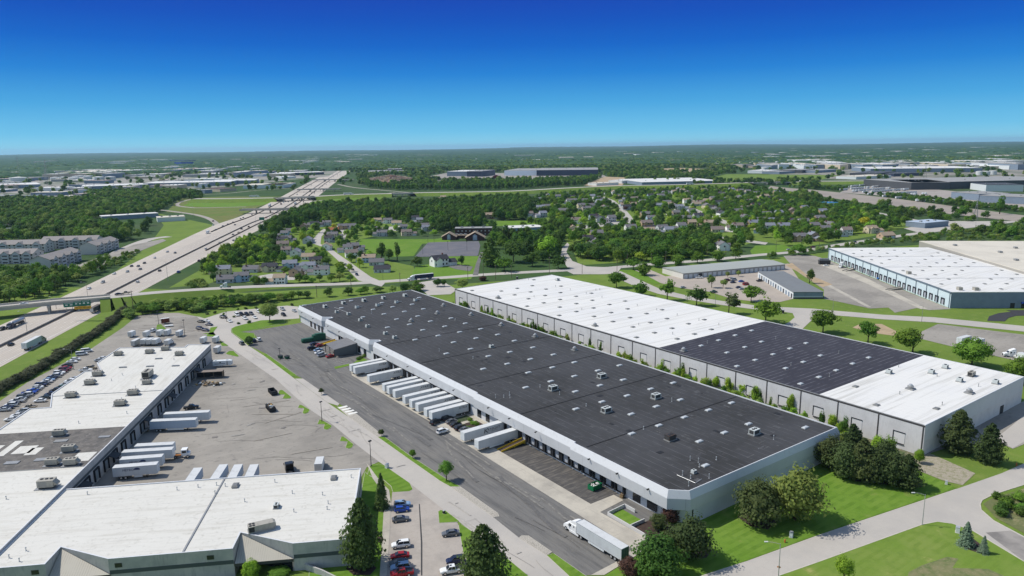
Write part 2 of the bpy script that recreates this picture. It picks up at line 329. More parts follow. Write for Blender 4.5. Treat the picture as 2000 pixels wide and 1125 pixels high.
for nm, pts, mm in [
    ('gravel_island', [(880, 951), (899, 951), (972, 1003), (975, 1009), (964, 1011)], GRAVEL),
    ('gravel_island', [(1014, 1051), (1019, 1047), (1032, 1047), (1078, 1079), (1068, 1085)], GRAVEL),
    ('gravel_island', [(680, 814), (696, 809), (750, 853), (738, 854)], GRAVEL),
    ('grass_island', [(738, 854), (750, 853), (800, 890), (868, 934), (899, 951), (880, 951), (860, 940), (800, 898)], LAWN),
    ('grass_island', [(1068, 1085), (1082, 1082), (1142, 1124), (1200, 1165), (1150, 1165), (1110, 1124)], LAWN),
    ('grass_island', [(514, 694), (520, 691), (580, 734), (570, 736)], LAWN),
    ('grass_island', [(856, 1000), (860, 997), (870, 998), (896, 1018), (893, 1020), (858, 1022)], LAWN),
    ('grass_island', [(896, 1027), (900, 1024), (928, 1043), (990, 1091), (1030, 1124), (1100, 1200), (960, 1200), (905, 1080)], LAWN),
    ('grass_island', [(722, 911), (728, 907), (748, 908), (800, 944), (806, 956), (800, 960), (768, 962), (764, 950), (750, 938), (730, 932), (718, 928)], LAWN),
    ('grass_island', [(713, 922), (718, 928), (744, 942), (752, 955), (756, 980), (750, 1060), (742, 1125), (735, 1180), (600, 1180), (605, 1110), (684, 1085)], LAWN),
    ('grass_island', [(395, 652), (417, 649), (424, 640), (425, 638), (411, 640), (409, 650), (402, 657), (418, 658), (421, 655)], LAWN),
    ('grass_island', [(452, 642), (460, 638), (475, 634), (510, 626), (554, 624), (556, 631), (500, 643), (470, 649), (496, 651), (498, 660), (483, 671), (468, 660), (454, 650)], LAWN),
    ('grass_island', [(545, 764), (549, 762), (553, 763), (569, 776), (566, 779), (552, 779), (556, 771), (544, 771)], LAWN),
    ('grass_island', [(582, 797), (585, 791), (590, 792), (605, 801), (602, 806), (595, 809), (591, 807), (594, 798)], LAWN),
    ('grass_island', [(620, 829), (624, 820), (629, 821), (648, 832), (645, 837), (638, 840), (632, 838), (634, 829)], LAWN),
    ('grass_island', [(664, 862), (667, 853), (672, 854), (690, 868), (688, 874), (682, 877), (675, 875), (679, 863)], LAWN),
    ('grass_island', [(304, 644), (307, 634), (314, 633), (325, 643)], LAWN),
    ('grass_island', [(439, 671), (429, 665), (431, 672), (433, 676), (443, 676), (446, 675)], LAWN),
    ('grass_island', [(441, 691), (447, 686), (456, 686), (467, 696), (463, 697), (445, 693)], LAWN)]:
    psheet(nm, pts, .12, mm); kerb(pts)
psheet('sidewalk', [(576, 740), (592, 740), (638, 772), (663, 789), (660, 793), (640, 787), (600, 758)], .12, CONC)
psheet('sidewalk', [(658, 795), (674, 795), (688, 805), (696, 809), (680, 814)], .075, CONCL)
for k in range(4):
    t = k/3.5; x = 660+t*22; y = 796.5+t*14
    psheet('crosswalk_bar', [(x, y), (x+17, y-4), (x+20, y-2), (x+3, y+2)], .09, MARK)
psheet('sidewalk', [(716, 905), (720, 910), (742, 940), (760, 958), (764, 985), (760, 1060), (752, 1180), (738, 1180), (746, 1060), (750, 985), (744, 958), (728, 935)], .13, CONCL)
psheet('front_parking', [(766, 962), (800, 960), (806, 956), (800, 944), (868, 997), (858, 1000), (858, 1022), (893, 1021), (896, 1027), (905, 1080), (960, 1200), (748, 1200), (759, 1060), (764, 985)], .065, mat('parking_concrete', (.40, .355, .305), .85, var=((.12, (.29, .262, .23), .44, .66, .9), (.9, (.33, .29, .25), .5, .75, .7), (4, (.45, .41, .355), .55, .8, .4))))
for k in range(9):   # stall lines beside the parked cars
    y = 968+k*19.5+k*k*.4; b = MB(); a = np.array(G(766-k*.9, y)); c = a+np.array([2.9, -3.9]); ribbon([tuple(a), tuple(c)], .12, .085, PALELINE, b); struct('stall_line', b)
psheet('seam', [(818, 985), (820, 985), (825, 1060), (825, 1125), (822, 1125), (822, 1060)], .085, DARKCRACK)
# concrete dock apron and drives
psheet('dock_apron', [('L', -22.5, 176), ('L', -17.2, 190), ('L', -5, 190), ('L', -5, 92), ('L', -17.5, 92), ('L', -17.5, 105), ('L', -21.8, 105)], .07, CONCL)
psheet('dock_apron', [('L', -23, -1), ('L', -21.8, 105), ('L', -17.5, 105), ('L', -16, 72), ('L', -16, 24), ('L', -7, 24), ('L', -7, 20), ('L', -17, 19), ('L', -16.5, -1)], .072, CONCL)
psheet('dock_pavement', [('L', -16, 69), ('L', -16, 24), ('L', -5, 24), ('L', -5, 69)], .06, mat('dock_asphalt', (.075, .07, .066), .9, var=(((.2, 1.4, 1), (.15, .135, .115), .48, .66, .9), (.5, (.05, .048, .046), .5, .7, .6)), lines=((1, 4.9, .5, (.15, .135, .12), .8),)))
psheet('front_walk', [(1154, 1124), (1200, 1100), (1240, 1070), (1255, 1078), (1180, 1124)], .08, CONCL)
psheet('lawn', [(1180, 1126), (1225, 1098), ('L', -14, -1.5), ('L', -3, -.2), ('L', 69, -.6), ('L', 92, 10), (1700, 870), (1790, 918), (1868, 954), (1600, 1044), (1460, 1095), (1372, 1125), (1200, 1190), (1100, 1190)], .035, LAWN)
ROADF = [(1372, 1125), (1460, 1097), (1600, 1046), (1870, 955), (1956, 925), (2100, 862), (2300, 780), (2300, 822), (2100, 905), (2000, 947), (1940, 966), (1918, 977), (1914, 985), (1916, 996), (1940, 1017), (2000, 1049), (2150, 1130), (2150, 1180), (2000, 1097), (1900, 1037), (1860, 1023), (1830, 1019), (1800, 1025), (1600, 1097), (1520, 1125), (1300, 1205), (1150, 1205)]
psheet('front_road', ROADF, .06, CONC)
kerb([(1300, 1150), (1372, 1125), (1460, 1097), (1600, 1046), (1868, 956)], closed=False, w=.25)
kerb([(1300, 1205), (1520, 1125), (1600, 1097), (1800, 1025), (1830, 1019), (1860, 1023), (1900, 1037), (2000, 1097), (2150, 1180)], closed=False, w=.3)
kerb([(2100, 905), (2000, 947), (1940, 966), (1918, 977), (1914, 985), (1916, 996), (1940, 1017), (2000, 1049), (2150, 1130)], closed=False, w=.3)
psheet('side_street_asphalt', [(1925, 1041), (1974, 1037), (2150, 1130), (2150, 1180), (2000, 1097)], .075, mat('worn_asphalt', (.31, .285, .255), .9, var=((.1, (.15, .14, .13), .45, .65, .8), (1, (.26, .24, .22), .55, .75, .6))))
LAWN2 = [(1520, 1125), (1600, 1097), (1800, 1025), (1830, 1019), (1860, 1023), (1900, 1037), (2000, 1097), (2150, 1180), (2100, 1300), (1300, 1300), (1300, 1205)]
psheet('lawn', LAWN2, .05, mat('verge_lawn', (0.144, 0.2248, 0.0351), .95, var=((.06, (0.2, 0.2537, 0.0607), .45, .66, .8), (.3, (0.104, 0.174, 0.0243), .5, .72, .6), (2.2, (0.168, 0.2465, 0.0473), .5, .7, .6), ((.12, .12, 1), (0.32, 0.3045, 0.108), .62, .72, .8)), lines=((1, 2.2, 1.0, (0.12, 0.1914, 0.027), .45),), spec=.1))
psheet('dry_patch', [(1775, 1118), (1800, 1105), (1850, 1088), (1872, 1092), (1860, 1110), (1930, 1112), (1960, 1125), (1960, 1180), (1760, 1180)], .058, mat('dry_grass', (.2, .19, .09), .95, var=((.5, (.1, .14, .04), .4, .62, .9), (2.0, (.28, .25, .14), .52, .7, .8))))
psheet('stony_strip', [(1796, 888), (1812, 884), (1860, 905), (1905, 925), (1880, 948), (1845, 940), (1800, 922), (1780, 905)], .05, mat('stony_dirt', (.33, .29, .22), .95, var=((.8, (.2, .2, .1), .45, .64, .9), (3, (.45, .4, .32), .5, .7, .7))))
psheet('end_pavement', [('L', 90, -17), ('L', 170, -17), ('L', 200, -20), ('L', 200, -50), (2000, 868), (1978, 877), (1945, 862), (1900, 868), (1860, 872)], .05, YARD)
psheet('end_parking', [(1944, 858), (1978, 876), (2050, 835), (2050, 790), (2000, 812)], .07, CONC)
psheet('alley_scrub', [('L', 69, -6), ('L', 90.3, -17), ('L', 90.3, 275), ('L', 69, 291)], .045, mat('alley_weeds', (.15, .135, .08), .95, var=((.2, (.06, .10, .03), .42, .6, .9), (1.1, (.25, .21, .15), .5, .7, .8))))
psheet('brushy_bank', [(1920, 985), (1935, 975), (2000, 955), (2100, 915), (2150, 1100), (2000, 1042), (1945, 1012)], .055, mat('dry_bank', (.14, .15, .06), .95, var=((.15, (.3, .26, .14), .5, .64, .9), (.8, (.07, .12, .03), .5, .7, .7))))
# roads east of the buildings
psheet('loop_road', [(1195, 531), (1215, 530), (1245, 545), (1290, 565), (1340, 577), (1410, 588), (1470, 596), (1522, 600), (1587, 603), (1630, 607), (1725, 615), (1825, 620), (2000, 637), (2300, 668), (2300, 680), (2000, 648), (1825, 630), (1725, 624), (1630, 616), (1592, 613), (1585, 626), (1566, 644), (1520, 640), (1542, 629), (1552, 620), (1548, 612), (1522, 608), (1470, 604), (1410, 596), (1340, 585), (1285, 574), (1235, 557), (1196, 540)], .06, CONC)
psheet('trailer_lot', [(1832, 633), (2000, 654), (2200, 680), (2200, 780), (1987, 705), (1875, 681), (1798, 662), (1800, 648)], .055, YARD)
psheet('storage_yard', [(1240, 528), (1262, 538), (1290, 553), (1330, 563), (1385, 570), (1430, 584), (1480, 590), (1524, 590), (1549, 584), (1560, 545), (1540, 515), (1300, 540), (1272, 528)], .06, mat('tan_pavement', (.40, .345, .285), .9, var=((.05, (.33, .285, .24), .42, .66, .8), (.6, (.44, .39, .33), .5, .75, .6))))
psheet('storage_verge', [(1206, 527), (1240, 528), (1262, 538), (1290, 553), (1280, 556), (1245, 545)], .075, LAWN)
psheet('service_court', [(1530, 500), (1560, 498), (1592, 500), (1617, 508), (1858, 604), (1815, 606), (1790, 602), (1748, 611), (1735, 601), (1700, 603), (1640, 590), (1609, 584), (1609, 566), (1590, 553), (1556, 530)], .058, YARD)
psheet('bare_dirt', [(1533, 518), (1547, 514), (1575, 536), (1600, 545), (1626, 556), (1606, 561), (1588, 551), (1560, 532)], .08, DIRT)
psheet('service_apron', [(1600, 517), (1617, 512), (1700, 547), (1812, 604), (1798, 604), (1690, 553)], .075, CONCL)
psheet('service_apron', [(1614, 558), (1620, 556), (1702, 600), (1695, 601)], .075, CONCL)
psheet('bare_dirt', [(1665, 640), (1680, 633), (1722, 633), (1752, 648), (1745, 656), (1700, 650)], .05, DIRT)
psheet('asphalt_drive', [(1928, 627), (1932, 618), (1950, 612), (1975, 609), (1965, 606), (2100, 606), (2100, 616), (1985, 617), (1970, 621), (1962, 628)], .08, mat('new_asphalt', (.045, .045, .05), .9))
for nm, pts in [('entry_drive', [(812, 553), (850, 547), (868, 552), (884, 561), (893, 566), (880, 575), (836, 577), (824, 566)]), ('mid_street', [(745, 560), (700, 548), (672, 520), (648, 498), (632, 484), (640, 481), (660, 496), (690, 517), (724, 541), (752, 553)]), ('mid_street', [(1094, 503), (1098, 485), (1108, 474), (1112, 478), (1106, 492), (1118, 510), (1160, 526), (1130, 532), (1108, 522)]), ('mid_street', [(1204, 412), (1222, 410), (1234, 424), (1246, 444), (1226, 444), (1216, 424)]), ('mid_street', [(482, 543), (530, 535), (580, 540), (575, 547), (520, 548)]), ('mid_street', [(606, 474), (622, 455), (632, 447), (640, 450), (628, 462), (626, 476), (634, 484)]), ('mid_street', [(1540, 422), (1548, 421), (1562, 430), (1556, 436), (1540, 428)]), ('mid_street', [(1425, 444), (1456, 447), (1450, 453), (1440, 455), (1400, 450)]), ('church_drive', [(923, 538), (929, 517), (938, 493), (944, 493), (937, 517), (934, 538)]), ('house_drive', [(875, 521), (898, 517), (924, 521), (918, 530), (890, 526)])]:
    psheet(nm, pts, .08, CONC if 'church' not in nm and 'house' not in nm else ASPH)
psheet('church_parking', [(810, 502), (836, 474), (860, 473), (935, 471), (938, 480), (934, 498), (932, 500)], .08, mat('church_asphalt', (.125, .125, .14), .9, var=((.06, (.17, .16, .165), .42, .64, .8), (.6, (.1, .1, .115), .5, .7, .5))))
for a, c in (((847, 479), (833, 500)), ((880, 478), (871, 499)), ((914, 477), (909, 498))):
    b = MB(); ribbon([G(*a), G(*c)], 1.1, .1, PALELINE, b); struct('stall_line', b)
psheet('crossing', [(1103, 528), (1130, 520), (1180, 522), (1216, 520), (1205, 534), (1180, 536), (1120, 536)], .085, CONC)
# cross road that climbs over the interstate
OV = [(-120, 611, 6.5), (0, 599, 6.6), (110, 588, 6.6), (215, 580, 6.4), (300, 571.5, 5.2), (400, 564.5, 3.2), (500, 559.5, 1.5), (600, 556.5, .5), (680, 554, .12), (760, 549, .1), (860, 542.5, .1), (950, 536, .1), (1040, 531, .1), (1110, 527.5, .1), (1170, 525, .1), (1260, 517, .1), (1380, 508, .1), (1480, 498, .1), (1560, 491, .1), (1640, 478, .1), (1720, 466, .1), (1820, 452, .1), (1920, 440, .1), (2050, 424, .1), (2250, 400, .1)]
ovp = smooth_pts([(*G(x, y, z), z) for x, y, z in OV], 5)
b = ribbon(ovp, 10.5, 0, CONC)
i_split = max(i for i, p in enumerate(ovp) if p[2] > .3)
struct('cross_road', b)
b = MB()
i_deck = max(i for i, p in enumerate(ovp) if p[2] > 6.35)-1
for s in (1, -1):   # earth slopes that carry the climbing road
    for i in range(i_deck, i_split):
        p, q = np.array(ovp[i]), np.array(ovp[i+1]); d = (q-p)[:2]; d /= np.linalg.norm(d); n = np.array([-d[1], d[0]])*s
        A = p[:2]+n*5.25; B = q[:2]+n*5.25; A2 = p[:2]+n*(5.25+2*p[2]); B2 = q[:2]+n*(5.25+2*q[2])
        f = [(A[0], A[1], p[2]-.02), (B[0], B[1], q[2]-.02), (B2[0], B2[1], 0), (A2[0], A2[1], 0)]
        b.face(f if s < 0 else f[::-1], GRASS)
        A3, B3 = p[:2]+n*5.1, q[:2]+n*5.1; b.face([(A3[0], A3[1], 0), (B3[0], B3[1], 0), (B3[0], B3[1], q[2]-.05), (A3[0], A3[1], p[2]-.05)], GRASS)
struct('embankment', b)
# ------------------------------------------------------------------ interstate
HW = [(-300, 60), (-200, 245), (-109, 415), (-2, 625), (127, 873), (270, 1140), (769, 2205), (1811, 4390)]
HOFF = [(26, 23), (25, 22), (27, 20), (34, 24.5), (44, 30), (44, 32), (44, 40), (50, 50)]
hp = smooth_pts(HW, 8); ho = smooth_pts(HOFF, 8)
struct('interstate', ribbon(hp, [(a, b_) for a, b_ in ho], .10, HWYC))
def offset(pts, o):
    out = []
    for i, p in enumerate(pts):
        a = np.array(pts[max(i-1, 0)][:2]); c = np.array(pts[min(i+1, len(pts)-1)][:2]); d = (c-a)/np.linalg.norm(c-a); oo = o[i] if hasattr(o, '__len__') else o
        out.append((p[0]-d[1]*oo, p[1]+d[0]*oo))
    return out
def wall_along(mb, pts, w, h, m, top=None):
    for i in range(len(pts)-1):
        p, q = np.array(pts[i][:2]), np.array(pts[i+1][:2]); d = q-p; ln = np.linalg.norm(d)
        mb.box(0, ln, -w/2, w/2, 0, h, m, math.atan2(d[1], d[0]), (p[0], p[1], .05), top)
    return mb
MEDB = mat('median_dark', (.14, .115, .095), .9, var=((.3, (.09, .075, .065), .45, .7, .8),))
struct('median_strip', ribbon(hp, 4.2, .125, MEDB))
bar = wall_along(MB(), hp, .7, 1.05, mat('barrier_concrete', (.33, .29, .25), .85, var=((.2, (.22, .19, .165), .45, .7, .8),)))
tag(part('concrete_barrier', bar, None), 'long low concrete barrier down the middle of the interstate', 'barrier')
for o, lab in ((12.5, 'low concrete barrier right of the interstate median'), (-26.5, 'low concrete barrier left of the interstate median')):
    seg = [p for p in offset(hp, -o) if p[1] > (640 if o > 0 else 800) and p[1] < 2400]
    tag(part('concrete_barrier', wall_along(MB(), seg, .8, 1.05, MEDB), None), lab+', dividing its lanes', 'barrier'); struct('shoulder_strip', ribbon(seg, 2.6, .128, MEDB))
b = MB()
for o in (5.8, 9.5, 13.2, 16.9, -5.8, -9.5, -13.2, -16.9):
    pp = offset(hp, -o)
    for i in range(len(pp)-1):
        if pp[i][1] > 1400: break
        p, q = np.array(pp[i]), np.array(pp[i+1]); n_ = int(np.linalg.norm(q-p)//12)
        for k in range(n_):
            a = p+(q-p)*k/n_; c = p+(q-p)*(k+.3)/n_
            ribbon([tuple(a), tuple(c)], .16, .13, MARK, b)
struct('lane_markings', b)
b = MB()
for o in (-3.0, 3.0): ribbon(offset(hp, o), .2, .132, MARK, b)
for i_, s in ((0, 1), (1, -1)): ribbon(offset(hp, [s*(q[i_]-2.6) for q in ho]), .2, .132, MARK, b)
struct('edge_lines', b)
TRK = mat('tyre_polish', (.42, .37, .31), .75, var=((.05, (.42, .375, .325), .45, .6, .9), (.5, (.3, .27, .235), .55, .75, .6)))
b = MB()
for o in (4.1, 7.6, 11.3, 15.0, 18.4, -4.1, -7.6, -11.3, -15.0, -18.4):
    for s in (-.85, .85): ribbon([p for p in offset(hp, -(o+s)) if p[1] < 1300], .75, .118, TRK, b)
struct('tyre_tracks', b)
RAMPC = mat('ramp_concrete', (.36, .32, .275), .85, var=((.05, (.29, .26, .23), .42, .68, .8),))
for nm, px_, w in [('ramp', [(60, 640), (-40, 650)], 6), ('ramp', [(448, 450), (432, 446), (424, 438), (410, 428), (385, 420), (345, 414), (310, 410), (275, 409)], 8), ('ramp', [(392, 386), (370, 390), (352, 395), (346, 400), (352, 403), (370, 405), (392, 406), (480, 404)], 7), ('ramp', [(600, 395), (680, 384), (740, 380), (770, 376)], 8), ('ramp', [(400, 380), (440, 378), (500, 372), (560, 368), (590, 367)], 7), ('ramp', [(660, 360), (690, 366), (740, 371), (800, 376)], 8)]:
    struct(nm, ribbon(smooth_pts([G(*p) for p in px_], 5), w, .09, RAMPC))
psheet('wide_road', [(1505, 363), (1525, 366), (1600, 372), (1750, 388), (1900, 408), (2000, 421), (2250, 455), (2250, 474), (2000, 434), (1880, 421), (1760, 407), (1650, 391), (1560, 376), (1500, 368)], .09, mat('worn_concrete', (.33, .285, .235), .9, var=((.02, (.26, .225, .19), .42, .66, .9), ((.02, .3, 1), (.22, .195, .165), .5, .7, .6))))
struct('wide_road_stripe', ribbon([G(*p) for p in ((1540, 369), (1750, 394), (1900, 412), (2100, 440))], 3.0, .11, MEDB))
struct('service_road', ribbon(smooth_pts([G(*p) for p in ((1655, 405), (1700, 413), (1750, 423), (1810, 434))], 4), 9, .09, CONC))
struct('service_road', ribbon(smooth_pts([G(*p) for p in ((1500, 352), (1640, 352), (1760, 350))], 4), 18, .09, CONC))
struct('far_drive', ribbon(smooth_pts([G(*p) for p in ((30, 500), (90, 500), (150, 522), (200, 510), (240, 488), (290, 468), (330, 462))], 4), 13, .07, CONC))
psheet('apartment_parking', [(120, 540), (160, 515), (230, 490), (262, 478), (318, 467), (325, 470), (270, 492), (225, 510), (160, 535)], .08, YARD)
for pts, mm in (([(0, 335), (0, 326), (150, 328), (200, 330), (290, 333), (300, 345), (140, 350), (90, 352)], mat('brown_field', (.19, .155, .125), .95, var=((.01, (.14, .12, .095), .4, .65, .8),))), ([(0, 392), (0, 352), (120, 350), (300, 338), (480, 330), (650, 318), (680, 322), (640, 345), (560, 352), (480, 362), (330, 372), (180, 380)], mat('works_yard', (.3, .275, .245), .95, var=((.008, (.085, .125, .055), .44, .6, .9), (.03, (.42, .39, .34), .52, .7, .8)))),
    ([(705, 352), (740, 345), (790, 344), (815, 350), (805, 356), (750, 362), (725, 358)], mat('rubble', (.40, .33, .25), .95, var=((.03, (.27, .22, .17), .42, .64, .9), (.15, (.5, .42, .34), .5, .7, .7)))), ([(1140, 362), (1180, 345), (1230, 347), (1215, 362), (1180, 367)], DIRT), ([(1640, 376), (1660, 366), (1740, 362), (1850, 372), (1920, 380), (2000, 392), (2100, 400), (2100, 420), (1960, 408), (1800, 388)], mat('trailer_yard', (.36, .32, .28), .9, var=((.02, (.28, .25, .22), .42, .66, .8),))), ([(1480, 345), (1560, 330), (1700, 322), (1960, 326), (2050, 330), (2050, 345), (1850, 352), (1640, 350)], mat('works_yard_east', (.3, .275, .24), .95, var=((.008, (.07, .095, .045), .42, .6, .9), (.03, (.32, .29, .25), .52, .7, .8)))), ([(1270, 330), (1330, 328), (1400, 331), (1390, 336), (1300, 336)], DIRT), ([(820, 348), (870, 338), (1170, 338), (1185, 345), (1120, 352), (860, 353)], YARD), ([(1360, 352), (1420, 340), (1640, 342), (1600, 352), (1450, 356)], GRASS), ([(1765, 446), (1850, 432), (1990, 432), (1940, 440), (1800, 456)], CONC)):
    psheet('land_patch', pts, .06, mm)

# wear on the pavements: sealed cracks, tyre marks, stains, old bay lines
random.seed(31)
_rz_ = [0]
def ribbon_(pts, w, z, m, mb):
    _rz_[0] += 1; ribbon(pts, w, z+.00025*(_rz_[0] % 160), m, mb)
def walk(name, x, y, ang, n, step, w, z, m, wig=.25):
    p = [(x, y)]
    for i in range(n): ang += random.gauss(0, wig); p.append((p[-1][0]+math.cos(ang)*step, p[-1][1]+math.sin(ang)*step))
    return p
STN = mat('oil_stain', (.15, .138, .125), .7, var=((.5, (.27, .245, .215), .4, .65, .95),)); LTM = mat('worn_streak', (.34, .32, .29), .9, var=((.6, (.2, .19, .17), .4, .62, .95),)); TYM = mat('tyre_mark', (.285, .253, .208), .85, var=((.3, (.32, .29, .25), .4, .6, .95),)); SEAL = mat('old_sealant', (.235, .212, .18), .8, var=((.4, (.3, .27, .24), .42, .6, .95),))
def inside(p, px_):
    q = [G(*k) for k in px_]; r = False; j = len(q)-1
    for i in range(len(q)):
        if (q[i][1] > p[1]) != (q[j][1] > p[1]) and p[0] < (q[j][0]-q[i][0])*(p[1]-q[i][1])/(q[j][1]-q[i][1])+q[i][0]: r = not r
        j = i
    return r
YI = [(420, 720), (530, 750), (600, 812), (690, 885), (700, 905), (420, 905), (380, 860), (400, 790)]; YB = [(255, 640), (330, 618), (380, 630), (412, 660), (400, 672), (250, 672)]
b, b2, b3 = MB(), MB(), MB()
for zone, n in ((YI, 34), (YB, 20)):
    xs = [G(*p)[0] for p in zone]; ys = [G(*p)[1] for p in zone]; k = 0
    while k < n:
        x, y = random.uniform(min(xs), max(xs)), random.uniform(min(ys), max(ys))
        if not inside((x, y), zone): continue
        k += 1; t_ = random.random()
        if t_ < .5: pp = walk('', x, y, random.choice((-.5, 1.07, -.5, 2.6)), random.randint(5, 12), 1.6, .1, 0, None, .12); pp = [p for p in pp if inside(p, zone)]; w_, bb, zz, mm = .17, b, .165, SEAL
        elif t_ < .78: pp = walk('', x, y, random.uniform(-1.2, .3), random.randint(8, 16), 1.5, 0, 0, None, .03); pp = [p for p in pp if inside(p, zone)]; w_, bb, zz, mm = .55, b2, .16, TYM
        else: pp = walk('', x, y, random.uniform(-1, 1), random.randint(2, 5), .9, 0, 0, None, .3); w_, bb, zz, mm = random.uniform(.7, 1.6), b3, .163, random.choice((STN, STN, LTM))
        if len(pp) > 1: ribbon_(pp, w_, zz, mm, bb)
for k in range(44):
    y = random.uniform(2, 225); x = random.uniform(-37, -24); pp = walk('', x, y, math.pi/2+random.gauss(0, .08), random.randint(5, 22), 1.8, 0, 0, None, .05); pp = [p for p in pp if -38 < p[0] < -23.5 and p[1] < 232]
    if len(pp) > 1: t_ = random.random(); ribbon_(pp, *((.14, .166, mat('court_crack', (.10, .096, .09), .8), b) if t_ < .4 else (.6, .161, mat('court_streak', (.24, .226, .2), .9, var=((.5, (.14, .135, .126), .4, .62, .95),)), b2) if t_ < .8 else (1.3, .163, mat('court_patch', (.11, .106, .102), .85, var=((.8, (.14, .135, .126), .40, .6, .95),)), b3)))
for k in range(46):
    y = random.uniform(-40, 240); x = random.uniform(-51, -45); pp = walk('', x, y, math.pi/2 if k % 3 else 0, random.randint(3, 14), 1.5, 0, 0, None, .06); pp = [p for p in pp if -50.5 < p[0] < -45.5 and (p[1] > -30)]
    if len(pp) > 1: ribbon_(pp, .09 if k % 2 else .5, .164 if k % 2 else .162, mat('road_seal', (.27, .25, .225), .8) if k % 2 else mat('road_streak', (.36, .335, .3), .85, var=((.6, (.46, .43, .38), .42, .62, .9),)), b if k % 2 else b2)
struct('crack_sealing', b); struct('tyre_marks', b2); struct('stains', b3)
b = MB()
for k in range(15):
    a = np.array(G(275+k*6.5, 620)); c = a+np.array([8.5, -5.2])*1.0
    ribbon([tuple(a), tuple(c)], .14, .155, PALELINE, b)
for k in range(12):
    y = 194+k*3; ribbon([(-15.5, y), (-20.5, y)], .12, .155, PALELINE, b)
struct('bay_lines', b)
psheet('verge', [(330, 562), (400, 522), (452, 492), (520, 458), (552, 436), (562, 440), (550, 470), (546, 505), (440, 542), (404, 556)], .034, GRASS); EXC.pop()
psheet('verge', [(742, 506), (808, 520), (816, 549), (750, 554)], .034, GRASS); EXC.pop()
psheet('suburb_lawn', [(1040, 402), (1070, 388), (1250, 380), (1480, 376), (1560, 386), (1660, 404), (1720, 428), (1790, 440), (1700, 462), (1560, 484), (1480, 470), (1400, 498), (1230, 512), (1130, 518), (1120, 490), (1080, 440)], .03, GRASS); EXC.pop()
psheet('suburb_lawn', [(545, 474), (570, 445), (640, 432), (760, 430), (830, 442), (700, 468), (690, 490), (745, 512), (748, 552), (560, 552), (430, 552), (440, 530), (530, 525)], .03, GRASS); EXC.pop()
for pts in ([(1120, 444), (1160, 436), (1210, 432), (1226, 436), (1215, 441), (1165, 443), (1125, 450)], [(1300, 418), (1345, 412), (1400, 424), (1440, 440), (1430, 443), (1390, 429), (1345, 418), (1304, 423)], [(1180, 384), (1200, 392), (1222, 410), (1210, 411), (1190, 396), (1174, 387)], [(1310, 390), (1350, 404), (1378, 416), (1370, 418), (1340, 407), (1304, 392)], [(1408, 462), (1470, 470), (1500, 474), (1495, 478), (1440, 471), (1404, 466)], [(640, 446), (660, 441), (680, 452), (672, 470), (664, 470), (668, 454), (656, 447), (642, 450)], [(745, 445), (780, 441), (790, 447), (780, 452), (750, 449)]): psheet('mid_street', pts, .08, CONC)
# ------------------------------------------------------------------ building helpers
def wall_run(mb, pts, z0, z1, m, closed=True):
    n = len(pts)
    for i in range(n if closed else n-1):
        a, b = pts[i], pts[(i+1) % n]
        mb.face([(a[0], a[1], z0), (b[0], b[1], z0), (b[0], b[1], z1), (a[0], a[1], z1)], m)
def inset(pts, d):
    """inward offset of a counter-clockwise outline"""
    out = []; n = len(pts)
    for i in range(n):
        p0, p1, p2 = (np.array(pts[(i+k) % n], float) for k in (-1, 0, 1))
        a = (p1-p0)/np.linalg.norm(p1-p0); b = (p2-p1)/np.linalg.norm(p2-p1)
        na = np.array([-a[1], a[0]]); nb = np.array([-b[1], b[0]]); k = na+nb; k = k/max(k @ k, .25)*2*d
        k = (na+nb)*d/max(1+na @ nb, .3)
        out.append(tuple(p1+k))
    return out
def xf(pts, org, rot):
    c, s = math.cos(rot), math.sin(rot); return [(org[0]+x*c-y*s, org[1]+x*s+y*c) for x, y in pts]
# ------------------------------------------------------------------ the long dark-roofed warehouse
main = thing('dock_warehouse', 'long grey warehouse with a dark seamed roof and truck docks along its side', 'warehouse', (0, 0, 0))
FO = [(69.3, -.8), (69.3, 291), (-6.2, 291), (-6.2, 253.6), (-2.4, 250.4), (-2.4, 249.2), (-6.1, 248.6), (-6.0, 193.4), (-2.4, 190.4), (-2.4, 189.4), (-5.9, 188.9), (-6.0, 99.8), (-6.7, 99.6), (-6.7, 43.2), (-7.5, 43.1), (-7.5, 3.4), (-3.0, -.8)]
IN = inset(FO, .75); IN2 = inset(FO, 1.0)
b = MB(); wall_run(b, FO, 4.5, 7.7, FASC)
for i in range(len(FO)):   # underside lip
    j = (i+1) % len(FO); b.face([(*FO[i], 4.5), (*IN2[i], 4.5), (*IN2[j], 4.5), (*FO[j], 4.5)], FASC)
part('fascia', b, main)
b = MB()
for i in range(len(FO)):
    j = (i+1) % len(FO)
    b.face([(*FO[i], 7.7), (*FO[j], 7.7), (*IN[j], 9.85), (*IN[i], 9.85)], CAPW)
    b.face([(*IN[i], 9.85), (*IN[j], 9.85), (*IN2[j], 9.85), (*IN2[i], 9.85)], CAPW)
    b.face([(*IN2[i], 9.85), (*IN2[j], 9.85), (*IN2[j], 9.4), (*IN2[i], 9.4)], CAPW)
part('parapet', b, main, 'sloping white parapet band round the roof')
b = MB(); b.poly(IN2, 9.5, ROOFD)
for y in (38.0, 72.3, 108.7, 146, 182): b.box(-5.2, 68.2, y-.17, y+.17, 9.5, 9.585, mat('roof_joint', (.014, .014, .015), .8))
random.seed(9)
PATCH = [mat('roof_patch_light', (.085, .085, .086), .8, var=((1.5, (.05, .05, .05), .45, .65, .9),)), mat('roof_patch_dark', (.02, .02, .021), .7), mat('roof_scuff', (.2, .2, .195), .8, var=((2, (.06, .06, .06), .42, .62, .95),))]
